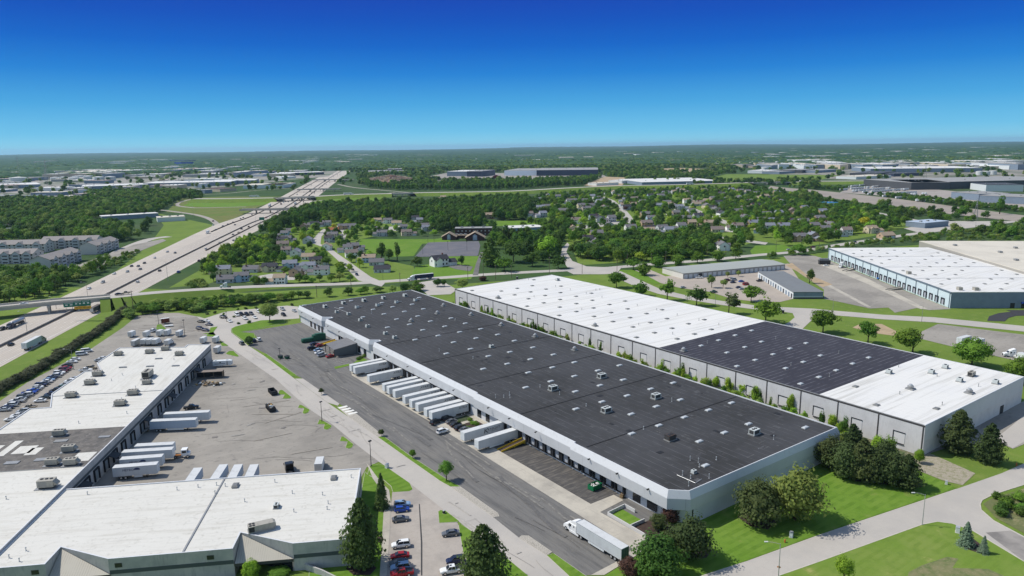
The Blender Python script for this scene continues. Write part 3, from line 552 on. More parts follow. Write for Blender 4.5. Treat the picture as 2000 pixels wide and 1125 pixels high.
for k in range(190):
    x, y = random.uniform(-3, 66), random.uniform(3, 285); w_, l_ = random.choice(((.12, random.uniform(.8, 4)), (random.uniform(.3, .8), random.uniform(.3, .9)), (random.uniform(.8, 2.0), random.uniform(1.0, 2.6)))); mm = PATCH[2] if w_ < .2 else random.choice(PATCH[:2])
    b.box(x-w_/2, x+w_/2, y-l_/2, y+l_/2, 9.5, 9.512+k*.0002, mm, 0) if k % 3 else b.box(x-l_/2, x+l_/2, y-w_/2, y+w_/2, 9.5, 9.512+k*.0002, mm, 0)
roof = part('roof', b, main)
DW = -5.3
b = MB()
b.face([(DW, 290, 0), (DW, 12, 0), (DW, 12, 4.7), (DW, 290, 4.7)], WALLL)
b.face([(DW, 12, 0), (-4.2, 3, 0), (-4.2, 3, 4.7), (DW, 12, 4.7)], WALLL)
b.face([(-4.2, 3, 0), (-1.5, -.2, 0), (-1.5, -.2, 4.7), (-4.2, 3, 4.7)], WALLL)
SH = mat('front_wall_panel', (.50, .52, .55), .8, var=((.2, (.44, .46, .49), .42, .66, .8), ((2, 2, .3), (.40, .41, .43), .55, .8, .6)))
b.face([(-1.5, -.6, 0), (69.1, -.6, 0), (69.1, -.6, 7.69), (-1.5, -.6, 7.69)], SH)
b.face([(69.1, -.6, 0), (69.1, 290.8, 0), (69.1, 290.8, 7.69), (69.1, -.6, 7.69)], SH)
b.face([(69.1, 290.8, 0), (DW, 290.8, 0), (DW, 290.8, 7.69), (69.1, 290.8, 7.69)], SH)
part('wall', b, main)
DOORM = mat('dock_door_panel', (.40, .42, .45), .6, var=((.8, (.3, .31, .33), .5, .7, .6),), lines=((2, .55, .05, (.22, .23, .24), .8),))
SHELT = mat('dock_shelter_black', (.02, .02, .022), .8)
dys = [64.6, 60.2, 56.0, 51.7, 47.3, 42.4, 37.3, 32.5, 27.7, 22.9]+[82.8, 78.6, 74.3, 69.6]+[106+k*4.45 for k in range(19)]+[215+k*4.6 for k in range(4)]
for y in dys:
    b = MB(); b.box(DW-.12, DW, y-1.3, y+1.3, 1.15, 4.0, DOORM); d = part('dock_door', b, main)
    b = MB()
    for s in (-1, 1): b.box(DW-.75, DW, y+s*1.75-.35, y+s*1.75+.35, 1.0, 4.35, SHELT)
    b.box(DW-.75, DW, y-2.1, y+2.1, 4.0, 4.49, SHELT); b.box(DW-.35, DW, y-1.6, y+1.6, .75, 1.1, BLACK)
    part('dock_seal', b, d)
for y0, y1 in ((4.5, 7), (9, 12.5), (15, 18), (91.0, 93.5), (96.5, 99.2), (254, 257), (259, 262), (265, 268), (271, 274), (198, 201), (205, 208)):
    b = MB(); b.box(DW-.08 if y0 > 8 else -4.75, DW+.1 if y0 > 8 else -4.0, y0, y1, .5, 4.2, GLASS); part('window', b, main)
b = MB(); b.box(-3.2, -1.6, .4, 1.8, .4, 4.2, GLASS, -.85, (0, 0, 0)); part('window', b, main)
SK = [(594,596),(667,601),(686,587),(729,604),(746,591),(767,599),(805,594),(819,581),(750,613),(790,608),(827,603),(709,619),(775,623),(816,617),(757,639),(800,633),(841,627),(881,621),(826,644),(869,637),(909,631),(811,663),(856,655),(898,648),(939,642),(886,668),(930,660),(972,653),(872,690),(919,681),(954,695),(991,710),(996,687),(944,720),(1005,665),(1041,678),(1081,692),(1036,701),(1122,707),(1079,717),(1032,727),(1168,723),(1210,713),(1122,734),(1217,741),(1076,744),(1315,747),(1027,756),(1124,764),(1172,752),(1176,784),(1125,798),(1218,741),(1271,759),(1225,772),(1329,780),(1429,786),(1282,793),(1233,808),(1384,800),(1337,814),(1287,830),(1234,846),(1462,827),(1573,834),(1415,844),(1366,861),(1378,908)]
def dome_mesh(name, lx, ly, m, curb):
    b = MB(); b.box(-lx/2-.08, lx/2+.08, -ly/2-.08, ly/2+.08, 0, .22, curb)
    rings = []
    for k, (s, z) in enumerate(((1, .22), (.97, .34), (.82, .44), (.5, .5))):
        rings.append([(sx*lx/2*s, sy*ly/2*(s if s > .9 else s*.92), z) for sx, sy in ((-1, -1), (1, -1), (1, 1), (-1, 1))])
    b.loft(rings, m, cap=True); return b.mesh(name)
sk_me = dome_mesh('skylight', 2.45, 1.25, SKYL, METALL)
for p in SK:
    x, y = G(p[0], p[1], 9.8); link('skylight', sk_me, roof, (x, y, 9.5))
# vents on the roof: plain pipes
def pipe_mesh(h, r, cap=True, m=None):
    b = MB(); b.cyl((0, 0), r, 0, h, m or METALL, 8)
    if cap: b.cyl((0, 0), r*1.8, h-.12, h+.1, m or METALL, 8, r*1.2)
    b.cyl((0, 0), r*2.2, 0, .1, m or METALL, 8, r*1.4); return b.mesh('vent_pipe')
pipe_a = pipe_mesh(.9, .11); pipe_b = pipe_mesh(1.3, .09)
for p in [(968,777),(984,776),(995,772),(996,777),(1145,793),(1312,784),(1257,838),(1364,903),(1366,912),(1333,928),(1349,934),(1385,934),(1345,949),(1399,898),(1511,858),(1093,771),(858,686),(924,700),(610,604),(726,613),(889,625),(1348,899),(1055,756)]:
    x, y = G(p[0], p[1], 9.5); link('vent_pipe', random.choice((pipe_a, pipe_b)), roof, (x, y, 9.5))
b = MB()
for p, q in (((1322, 929), (1358, 945)), ((1358, 945), (1370, 937)), ((653, 601), (678, 611))): b.tube([(*G(*p, 9.5), 9.75), (*G(*q, 9.5), 9.75)], .07, METALL, 6)
part('roof_conduit', b, main)
for y in (10, 22, 34, 60, 75, 88, 112, 130, 150, 170, 205, 225, 240, 262, 280):
    b = MB(); b.box(DW-2.9, DW-2.0, y-.15, y+.15, 7.75, 7.95, DARK); b.box(DW-2.9, DW-2.5, y-.25, y+.25, 7.6, 7.8, DARK); part('wall_light', b, main)
# awning over the far entrance, ramp walls, planters
aw = thing('entrance_canopy', 'grey sloping canopy on posts over the warehouse entrance ramp', 'canopy', (-12, 212, 0))
AWM = mat('canopy_sheet', (.17, .17, .175), .7, var=((.4, (.13, .13, .135), .45, .7, .7),), lines=((0, .6, .06, (.1, .1, .1), .7),))
ax = [G(*p, 4.6) for p in ((634, 664), (655, 678), (684, 664), (663, 653))]
b = MB(); o0 = np.array((-12, 212))
q = [tuple(np.array(p)-o0) for p in ax]; q = [(-5.2, 8), (-6.2, -5.2), (6.4, -5.2), (6.4, 8)]
b.raw([(q[0][0], q[0][1], 4.2), (q[1][0], q[1][1], 4.2), (q[2][0], q[2][1], 5.6), (q[3][0], q[3][1], 5.6), (q[0][0], q[0][1], 4.0), (q[1][0], q[1][1], 4.0), (q[2][0], q[2][1], 5.4), (q[3][0], q[3][1], 5.4)], [(0, 1, 2, 3), (7, 6, 5, 4), (0, 4, 5, 1), (1, 5, 6, 2), (2, 6, 7, 3), (3, 7, 4, 0)], AWM); part('roof_sheet', b, aw)
for p in ((-5.6, 7.5), (-5.7, 1.5), (-5.9, -4.7)):
    b = MB(); b.box(p[0]-.12, p[0]+.12, p[1]-.12, p[1]+.12, 0, 4.1, DARK); part('post', b, aw)
b = MB(); b.raw([(-5.8, -4.9, .9), (6, -4.9, .1), (6, -4.9, 5.2), (-5.8, -4.9, 3.9)], [(0, 1, 2, 3)], mat('canopy_screen', (.10, .115, .125), .4)); b.raw([(-5.8, -4.96, .9), (6, -4.96, .1), (6, -4.96, 5.2), (-5.8, -4.96, 3.9)], [(3, 2, 1, 0)], mat('canopy_screen', (.10, .115, .125), .4)); part('side_screen', b, aw)
def ramp(name, lab, p0, p1, w, z1, deck, side, rail=True):
    d = np.array(p1)-np.array(p0); ln = float(np.linalg.norm(d)); t = thing(name, lab, 'ramp', (p0[0], p0[1], .05), math.atan2(d[1], d[0]))
    b = MB(); b.raw([(0, -w/2, .05), (ln, -w/2, z1), (ln, w/2, z1), (0, w/2, .05), (0, -w/2, 0), (ln, -w/2, z1-.25), (ln, w/2, z1-.25), (0, w/2, 0)], [(0, 1, 2, 3), (7, 6, 5, 4), (0, 4, 5, 1), (2, 6, 7, 3), (1, 5, 6, 2), (0, 3, 7, 4)], deck); part('deck', b, t)
    for s in (-1, 1):
        b = MB(); y = s*w/2; b.raw([(0, y-.06, .02), (ln, y-.06, z1-.3), (ln, y+.06, z1-.3), (0, y+.06, .02), (0, y-.06, .5), (ln, y-.06, z1+.55), (ln, y+.06, z1+.55), (0, y+.06, .5)], [(0, 1, 5, 4), (1, 2, 6, 5), (2, 3, 7, 6), (3, 0, 4, 7), (4, 5, 6, 7), (3, 2, 1, 0)], side); part('side_rail', b, t)
    for x in (ln*.55, ln*.97):
        b = MB(); b.box(x-.1, x+.1, -w/2+.1, w/2-.1, 0, z1*x/ln-.2, side); part('leg', b, t)
    return t
ramp('loading_ramp', 'steel loading ramp with bright yellow sides beside the docked trailers', (-16.2, 69.2), (-5.7, 69.4), 2.3, 1.2, mat('ramp_deck_brown', (.07, .05, .04), .9), YELL)
ramp('loading_ramp', 'dull yellow loading ramp between the green compactor and entrance canopy', (-17.6, 232.3), (-6.6, 232.6), 2.6, 1.4, YELL, mat('ochre', (.42, .27, .03), .7))
GRN = mat('compactor_green', (.012, .085, .05), .5, var=((.6, (.008, .05, .03), .5, .7, .7),), coord='obj')
cp = thing('trash_compactor', 'long dark green trash compactor backed up to the warehouse wall', 'compactor', (-15, 243.5, .1), 0)
b = MB(); b.loft([[(x, sy*w, z) for sy, z in ((-1, .3), (1, .3), (1, h), (.8, h+.25), (-.8, h+.25), (-1, h))] for x, w, h in ((-6.3, .85, 1.3), (-6, 1.2, 1.9), (-.4, 1.2, 1.9))], GRN); part('container', b, cp)
b = MB(); b.box(-.3, 6.5, -1.3, 1.3, .3, 3.3, GRN); b.box(1.2, 5.2, -1.1, 1.1, 3.3, 3.7, GRN); part('ram_housing', b, cp)
b = MB()
for x in (-5.5, -1.5, 3, 6):
    b.box(x-.15, x+.15, -1.0, 1.0, 0, .32, DARK)
part('skid', b, cp)
du = thing('open_dumpster', 'open green dumpster filled with white bags beside the warehouse docks', 'dumpster', (*G(1162, 955), .1), .06)
b = MB()
for (x0, x1, y0, y1) in ((-1.9, 1.9, -1.15, -1.05), (-1.9, 1.9, 1.05, 1.15), (-1.9, -1.8, -1.05, 1.05), (1.8, 1.9, -1.05, 1.05)): b.box(x0, x1, y0, y1, .15, 1.6, mat('dumpster_green', (.01, .16, .06), .5))
b.box(-1.85, 1.85, -1.1, 1.1, .12, .3, DARK); part('bin', b, du)
b = MB()
for k in range(6): b.box(-1.6+k*.62, -1.5+k*.62, -1.22, -1.15, .2, 1.55, mat('dumpster_green', (.01, .16, .06), .5))
part('rib', b, du)
bb = MB()
for k in range(16):
    x, y = random.uniform(-1.5, 1.5), random.uniform(-.8, .8); r_ = random.uniform(.25, .45)
    bb.loft([[(x+r_*s*math.cos(a)*random.uniform(.8, 1.2), y+r_*s*math.sin(a), 1.2+z*r_) for a in np.linspace(0, 2*math.pi, 7)[:-1]] for s, z in ((.6, -.5), (1, 0), (.7, .6), (.2, .9))], mat('rubbish_white', (.6, .58, .54), .8))
tag(part('rubbish_heap', bb, None, smooth=True), 'heap of pale rubbish bags inside the green dumpster by the docks', 'rubbish').location = du.location
pl = thing('pallet_stack', 'leaning yellow and brown pallets stacked by the dock wall', 'pallets', (*G(1215, 972), .1), .3)
for k in range(4):
    b = MB(); b.box(-.6, .6, -.5, .5, k*.3, k*.3+.12, WOOD if k % 2 else mat('pale_timber', (.46, .31, .13), .8)); b.box(-.55, -.45, -.5, .5, k*.3+.12, k*.3+.28, WOOD); b.box(.45, .55, -.5, .5, k*.3+.12, k*.3+.28, WOOD); part('pallet', b, pl)
b = MB(); b.box(-.1, 1.5, -.6, .6, 0, .12, mat('pale_timber', (.46, .31, .13), .8)); o = part('leaning_pallet', b, pl); o.rotation_euler = (0, -.9, .2); o.location = (.9, -.2, .1)
# low walls and planters at the front office corner
PLW = mat('planter_wall', (.56, .55, .53), .8)
t = thing('planter_wall', 'low white wall round the grass planter by the warehouse corner', 'low wall', (0, 0, 0))
b = MB(); wall_along(b, [(-16.5, 16.5), (-9.5, 17), (-9.5, 13)], .25, 1.0, PLW); wall_along(b, [(-16.5, 16.5), (-16.5, 1.5)], .25, 1.0, PLW); wall_along(b, [(-16.5, 8), (-11, 8)], .25, 1.0, PLW); part('wall', b, t)
psheet('planter_grass', [('L', -16.3, 16.2), ('L', -11, 16.6), ('L', -11, 8.2), ('L', -16.3, 8.2)], .1, LAWN)
psheet('planter_mulch', [('L', -16.3, 7.8), ('L', -9, 7.8), ('L', -6, 2), ('L', -9, -1.2), ('L', -16.3, -1.2)], .1, MULCH)
psheet('planter_bed', [('L', -16, 95.3), ('L', -12, 96.8), ('L', -7.5, 96.6), ('L', -7.5, 89.5), ('L', -16, 90.5)], .16, MULCH)
psheet('planter_bed', [('L', -13, 103.2), ('L', -7.5, 103.5), ('L', -7.5, 98.6), ('L', -13, 99)], .16, mat('groundcover_bed', (.06, .08, .035), .95, var=((1.5, (.03, .045, .02), .45, .65, .9),)))
psheet('planter_grass', [('L', -15.5, 192), ('L', -8, 199), ('L', -7, 199), ('L', -7, 192)], .12, LAWN)
psheet('grass_island', [(648, 718), (682, 711), (688, 713), (655, 721)], .12, LAWN)
# ------------------------------------------------------------------ roof units
def louver(mb, x0, x1, y, z0, z1, n, m, s=-1):
    for k in range(n):
        z = z0+(z1-z0)*(k+.5)/n; mb.box(x0, x1, y-.03 if s < 0 else y, y if s < 0 else y+.03, z-.04, z+.03, m)
def rtu_parts(kind):
    P_ = {}
    wt = mat('unit_white', (.54, .57, .55), .5, var=((.8, (.42, .44, .42), .5, .7, .6),), coord='obj')
    if kind in ('white', 'rusty'):
        cs = wt if kind == 'white' else mat('unit_rusty', (.045, .04, .038), .7, var=((1.2, (.13, .06, .03), .5, .7, .8),), coord='obj')
        b = MB(); b.box(-1.5, 1.5, -1.05, 1.05, .3, 1.75, cs); b.box(-1.53, 1.53, -1.08, 1.08, 1.75, 1.82, cs); P_['casing'] = b.mesh('casing')
        b = MB(); b.box(-1.2, 1.2, -1.09, -1.052, .45, 1.6, mat('coil_dark', (.06, .06, .06), .6)); b.box(-1.54, -1.502, -.8, .8, .45, 1.6, mat('coil_dark', (.06, .06, .06), .6)); P_['coil_grille'] = b.mesh('coil_grille')
        for k in (-.65, .55):
            b = MB(); b.cyl((k, 0), .48, 1.82, 1.95, DARK, 14); b.cyl((k, 0), .12, 1.95, 2.0, cs, 8); P_['fan%d' % (k > 0)] = b.mesh('fan')
        b = MB(); b.loft([[(1.5, -.7, .8), (1.5, .7, .8), (1.5, .7, 1.6), (1.5, -.7, 1.6)], [(2.3, -.7, .75), (2.3, .7, .75), (2.3, .7, 1.0), (2.3, -.7, 1.0)]], cs); P_['intake_hood'] = b.mesh('intake_hood')
        b = MB(); b.box(-1.8, 1.9, -1.25, 1.25, 0, .3, METALG); P_['curb'] = b.mesh('curb')
    elif kind == 'beige':
        b = MB(); b.box(-1.7, 1.7, -1.0, 1.0, .45, 1.95, RTUC); b.box(-1.74, 1.74, -1.04, 1.04, 1.95, 2.02, RTUC); P_['casing'] = b.mesh('casing')
        b = MB(); louver(b, -1.4, .3, -1.01, .6, 1.8, 7, METALG); b.box(-1.742, -1.702, -.8, .8, .6, 1.8, DARK); P_['coil_grille'] = b.mesh('coil_grille')
        for i, k in enumerate((-1.0, 0, 1.0)):
            b = MB(); b.cyl((k, .1), .36, 2.02, 2.12, DARK, 12); P_['fan%d' % i] = b.mesh('fan')
        b = MB(); b.loft([[(1.7, -.8, .8), (1.7, .8, .8), (1.7, .8, 1.75), (1.7, -.8, 1.75)], [(2.4, -.8, .75), (2.4, .8, .75), (2.4, .8, 1.05), (2.4, -.8, 1.05)]], RTUC); P_['intake_hood'] = b.mesh('intake_hood')
        b = MB(); b.box(-2.3, 2.3, -1.35, 1.35, 0, .12, METALG); b.box(-1.5, 1.5, -.85, .85, .12, .45, DARK); P_['curb'] = b.mesh('curb')
    elif kind == 'long':
        b = MB(); b.loft([[(x, -1.35, .5), (x, 1.35, .5), (x, 1.35, 2.3), (x, -1.35, 2.3)] for x in (-3.6, 3.3)], RTUC); b.loft([[(3.3, -1.35, .5), (3.3, 1.35, .5), (3.3, 1.35, 2.3), (3.3, -1.35, 2.3)], [(4.0, -1.0, .8), (4.0, 1.0, .8), (4.0, 1.0, 1.9), (4.0, -1.0, 1.9)]], RTUC); P_['casing'] = b.mesh('casing')
        b = MB(); b.box(-3.5, -2.0, -1.39, -1.352, .65, 2.1, DARK); b.box(-3.64, -3.602, -1.1, 1.1, .65, 2.1, DARK); P_['coil_grille'] = b.mesh('coil_grille')
        for i, (k, y) in enumerate(((-3.0, -.6), (-2.1, -.6), (-3.0, .6), (-2.1, .6))):
            b = MB(); b.cyl((k, y), .4, 2.3, 2.42, DARK, 12); P_['fan%d' % i] = b.mesh('fan')
        b = MB(); b.box(-3.8, 3.6, -1.5, 1.5, 0, .5, METALG); P_['curb'] = b.mesh('curb')
    elif kind == 'fan':
        b = MB(); b.cyl((0, 0), .75, .35, 1.0, METALG, 14, .85); b.cyl((0, 0), .85, 1.0, 1.15, METALG, 14, .6); P_['housing'] = b.mesh('housing')
        b = MB(); b.cyl((0, 0), .5, 1.15, 1.5, METALL, 12, .42); P_['hood'] = b.mesh('hood')
        b = MB(); b.box(-1.05, 1.05, -1.05, 1.05, 0, .36, METALG); P_['curb'] = b.mesh('curb')
    elif kind == 'cooler':
        b = MB(); b.box(-.85, .85, -.7, .7, .25, 1.2, wt); P_['casing'] = b.mesh('casing')
        b = MB(); louver(b, -.7, .7, -.705, .4, 1.1, 5, DARK); P_['grille'] = b.mesh('grille')
        b = MB(); b.cyl((0, 0), .4, 1.2, 1.32, DARK, 12); P_['fan'] = b.mesh('fan')
        b = MB(); b.box(-1.0, 1.0, -.85, .85, 0, .25, METALG); P_['curb'] = b.mesh('curb')
    elif kind == 'pair':
        b = MB(); b.box(-.7, .7, -.6, .6, .2, 1.15, wt); b.loft([[(.7, -.5, .5), (.7, .5, .5), (.7, .5, 1.0), (.7, -.5, 1.0)], [(1.6, -.4, .35), (1.6, .4, .35), (1.6, .4, .7), (1.6, -.4, .7)]], wt); P_['casing'] = b.mesh('casing')
        b = MB(); b.cyl((0, 0), .4, 1.15, 1.27, DARK, 12); P_['fan'] = b.mesh('fan')
        b = MB(); b.tube([(1.5, 0, .4), (3.2, 0, .3)], .16, METALL); P_['duct'] = b.mesh('duct')
        b = MB(); b.box(-.9, .9, -.8, .8, 0, .2, METALG); P_['curb'] = b.mesh('curb')
    elif kind == 'ridge':
        b = MB(); b.loft([[(x, -.55, .1), (x, .55, .1), (x, .4, .5), (x, -.4, .5)] for x in (-1.6, 1.6)], METALG); P_['casing'] = b.mesh('casing')
        b = MB(); b.box(-1.75, 1.75, -.7, .7, 0, .1, METALG); P_['curb'] = b.mesh('curb')
    return P_
_rtu = {}
def rtu(kind, lab, px, z, rot=0.0, group='units on the roofs', sc=1.0, cat=None):
    if kind not in _rtu: _rtu[kind] = rtu_parts(kind)
    x, y = G(px[0], px[1], z)
    t = thing({'fan': 'roof_fan', 'ridge': 'ridge_vent'}.get(kind, 'rooftop_unit'), lab, cat or ('roof fan' if kind == 'fan' else 'roof unit'), (x, y, z), rot, group, scale=sc)
    for k, me in _rtu[kind].items(): link(k.rstrip('0123456789'), me, t)
    return t
UD = 'units on the dark warehouse roof'
for p in [(1080, 762), (1175, 738), (1184, 805), (1281, 778), (1473, 848)]: rtu('white', 'white air conditioning unit on the dark seamed roof', p, 9.5, 0, UD)
rtu('rusty', 'black and rusty air conditioning unit on the dark seamed roof', (1309, 859), 9.5, 0, UD)
for p in [(635, 601), (671, 594), (711, 589), (749, 584), (791, 579)]: rtu('white', 'white roof unit in the row along the far end of dark roof', p, 9.5, 1.57, UD, .9)
for p in [(697, 602), (737, 598), (774, 592), (811, 588)]: rtu('pair', 'small white unit with a duct near far end of dark roof', p, 9.5, .2, UD, 1.25)
for p in [(658, 611), (681, 615), (704, 627), (718, 639), (753, 653), (771, 661), (960, 679)]: rtu('cooler', 'boxy pale cooler near the dock edge of the dark roof', p, 9.5, 0, UD, 1.1)
for p in [(866, 598), (854, 613), (920, 616), (979, 636), (1045, 658), (1122, 684), (803, 628)]: rtu('fan', 'round topped exhaust fan toward the far edge of dark roof', p, 9.5, 0, UD, 1.15)
rtu('cooler', 'small black fronted cooler beside vent pipes at near corner of dark roof', (1355, 924), 9.5, 0, UD, .8)
# ------------------------------------------------------------------ the white and dark roofed building behind
rb = thing('panel_warehouse', 'grey panel warehouse with a roof part white, part black, behind the docks building', 'warehouse')
XL, XR, Y0, Y1, ZR = 90.4, 170.0, -17.2, 272.0, 10.4
b = MB(); wall_run(b, [(XL, Y0), (XR, Y0), (XR, Y1), (XL, Y1)], 0, ZR-.02, WALLG); part('wall', b, rb)
b = MB()
b.box(XL, XR-8, Y0, Y0+.3, ZR-.02, ZR+.25, CAPW); b.box(XL, XL+.3, Y0+.3, Y1, ZR-.02, ZR+.16, METALG)
b.box(XR-.3, XR, Y0+.3, Y1, ZR-.02, ZR+.22, CAPW); b.box(XL+.3, XR-.3, Y1-.3, Y1, ZR-.02, ZR+.2, METALG); b.box(XR-8, XR, Y0, Y0+.3, ZR-.02, ZR+.25, CAPW); part('parapet', b, rb)
for ya, yb, mm, lab in ((Y0+.3, 19.8, ROOFW, 'white roof at the near end'), (19.8, 97.5, ROOFB, 'black seamed roof in the middle'), (97.5, Y1-.3, ROOFW, 'white roof at the far end')):
    b = MB(); b.box(XL+.3, XR-.3, ya, yb, ZR-.2, ZR, mm); part('roof', b, rb, lab)
b = MB()
for k in range(21):
    y = Y1-.1-k*14.43; b.box(XL-.1, XL, y-.2, y+.2, 0, ZR-.03, mat('joint_dark', (.06, .055, .055), .8))
b.box(XL-.06, XL, Y0, Y1, ZR-.55, ZR-.03, mat('joint_dark', (.06, .055, .055), .8)); part('joint_strip', b, rb)
b = MB(); b.box(XL+.5, XR-.3, Y0-.07, Y0, 5.2, ZR-.03, mat('panel_upper', (.60, .60, .61), .8, var=((.3, (.53, .53, .54), .45, .7, .6),))); part('upper_panel', b, rb)
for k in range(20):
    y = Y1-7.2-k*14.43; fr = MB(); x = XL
    fr.box(x-.2, x, y-2.0, y+1.7, 5.7, 5.95, DARK); fr.box(x-.2, x, y+1.7, y+1.95, 2.2, 5.95, DARK); fr.box(x-.32, x, y-1.8, y+1.7, 1.75, 2.0, mat('joint_dark', (.06, .055, .055), .8))  # dark strips stand in for shade along the edges of recessed infill panels
    f = part('recess_shade_strip', fr, rb); b = MB(); b.box(x-.08, x, y-1.95, y+1.65, 2.05, 5.65, mat('blank_panel', (.66, .645, .64), .8)); part('blank_panel', b, f)
b = MB(); b.box(118, 119.6, Y0-.1, Y0, 2.6, 4.6, GLASS); part('window', b, rb)
b = MB(); b.box(150, 153, Y0-.1, Y0, 0, 3.2, DARK); part('door', b, rb)
zr = ZR
dg = dome_mesh('skylight', 2.0, 1.6, SKYG, METALG); dw = dome_mesh('skylight', 2.1, 1.4, SKYL, METALL)
z3 = lambda l: [(1000+x/4, 500+y/4) for x, y in l]
for p in z3([(170,184),(350,180),(40,251),(158,230),(265,257),(383,234),(145,279),(20,302),(128,332),(258,307),(378,284),(500,313),(620,289),(247,364),(375,338),(502,370),(627,344),(117,390),(372,397),(502,432),(636,404),(760,377),(883,350),(368,462),(640,470),(773,440),(903,411),(788,510),(922,479),(1050,448),(1172,418),(945,552),(1080,518),(1210,487),(1113,597),(1250,562),(1378,527),(1502,495),(972,633),(1290,645),(1425,607),(1557,571)])+[(922, 567), (979, 568), (972, 580), (1671, 754), (1712, 790), (1829, 797)]:
    x, y = G(p[0], p[1], zr+.3); link('skylight', dg, rb, (x, y, zr))
for p in z3([(1478,698),(1615,656),(1745,617),(1873,580),(1680,752),(1820,709),(1950,667),(1900,810),(1758,858)])+[(1500+x/4, 500+y/4) for x, y in [(40,765),(172,720),(298,678),(138,874),(276,825),(410,775),(398,943),(533,890),(662,838),(787,791),(255,995)]]:
    x, y = G(p[0], p[1], zr+.3); link('skylight', dw, rb, (x, y, zr))
pg = pipe_mesh(1.1, .12, True, METALG)
for p in z3([(128,188),(340,242),(455,268),(655,270),(686,266),(703,326),(580,296),(172,322),(545,422),(978,390),(1130,424),(990,540),(1290,465),(1460,505),(1255,612),(1615,540),(1526,680)])+[(1515, 662), (1638, 690), (1620, 735), (1545, 713), (1755, 717), (1757, 770), (1840, 791), (1911, 755), (1830, 735)]:
    x, y = G(p[0], p[1], zr); link('vent_pipe', pg, rb, (x, y, zr))
UR = 'units on the white and black roof'
rtu('fan', 'round fan standing alone near white roof edge, mid building', (1162, 637), zr, 0, UR, 1.2)
rtu('fan', 'round fan on the black roof next to the white seam', (1335, 686), zr, 0, UR, 1.2)
for p, l in (((1778, 760), 'tall round fan on near white roof, left one'), ((1893, 768), 'tall round fan on near white roof, right one'), ((973, 583), 'round fan at the far left end of white roof')): rtu('fan', l, p, zr, 0, UR, 1.3)
for p in [(1736, 729), (1819, 729), (1846, 719), (1874, 745), (1944, 749)]: rtu('cooler', 'weathered metal unit on the near white roof', p, zr, .1, UR, 1.25)
rtu('beige', 'big boxy beige unit on the near white roof', (1897, 734), zr, 0, UR, .9)
rtu('cooler', 'dark unit near the far corner of the long white roof', (1089, 548), zr, 0, UR, 1.3)
# ------------------------------------------------------------------ L-shaped building at the left
LR = R(-28); LO = (-136.0, 108.0)
lb = thing('flat_roofed_building', 'pale L shaped building with white and gravel roofs at the left yard', 'building', (LO[0], LO[1], 0), LR)
def lq(q, p): return xf([(q, p)], LO, LR)[0]
def linv(x, y):
    c, s = math.cos(-LR), math.sin(-LR); dx, dy = x-LO[0], y-LO[1]; return dx*c-dy*s, dx*s+dy*c
CW = mat('stained_concrete_wall', (.47, .45, .43), .85, var=((.25, (.33, .33, .325), .42, .66, .8), ((1.8, 1.8, .25), (.27, .27, .27), .54, .76, .8), (5, (.47, .47, .46), .55, .75, .5)), coord='obj')
BANDM = mat('dark_wall_band', (.07, .085, .09), .6)
OLD = mat('white_coated_roof', (.63, .61, .55), .75, var=((.06, (.60, .585, .53), .42, .66, .9), ((.5, .06, 1), (.50, .475, .41), .5, .7, .7), (.9, (.45, .43, .37), .56, .7, .7)), lines=((0, 3.0, .16, (.44, .43, .39), .7), (1, 12.2, .14, (.5, .48, .44), .6)), coord='obj')
OLD2 = mat('white_coated_roof_wing', (.63, .61, .55), .75, var=((.06, (.61, .59, .53), .42, .66, .9), ((.06, .5, 1), (.50, .475, .41), .5, .7, .7), (.9, (.45, .43, .37), .56, .7, .7)), lines=((1, 3.0, .16, (.44, .43, .39), .7), (0, 12.2, .14, (.5, .48, .44), .6)), coord='obj')
LONG = [(-1.2, -38.2), (-1.2, 150), (-12.5, 152), (-12.5, 147.5), (-43.5, 152), (-43.8, 127.5), (-37.3, 115.3), (-43.8, 115), (-43.8, 86.5), (-37, 70.5), (-43.8, 70.2), (-43.8, -38.2)]
WING = [(-1.2, -38.2), (11.8, -38.2), (12.0, -31), (25.4, -38.2), (53.2, -38.2), (53.4, -31), (67, -38.2), (80.4, -38.2), (80.4, 1.0), (-1.2, 1.0)]
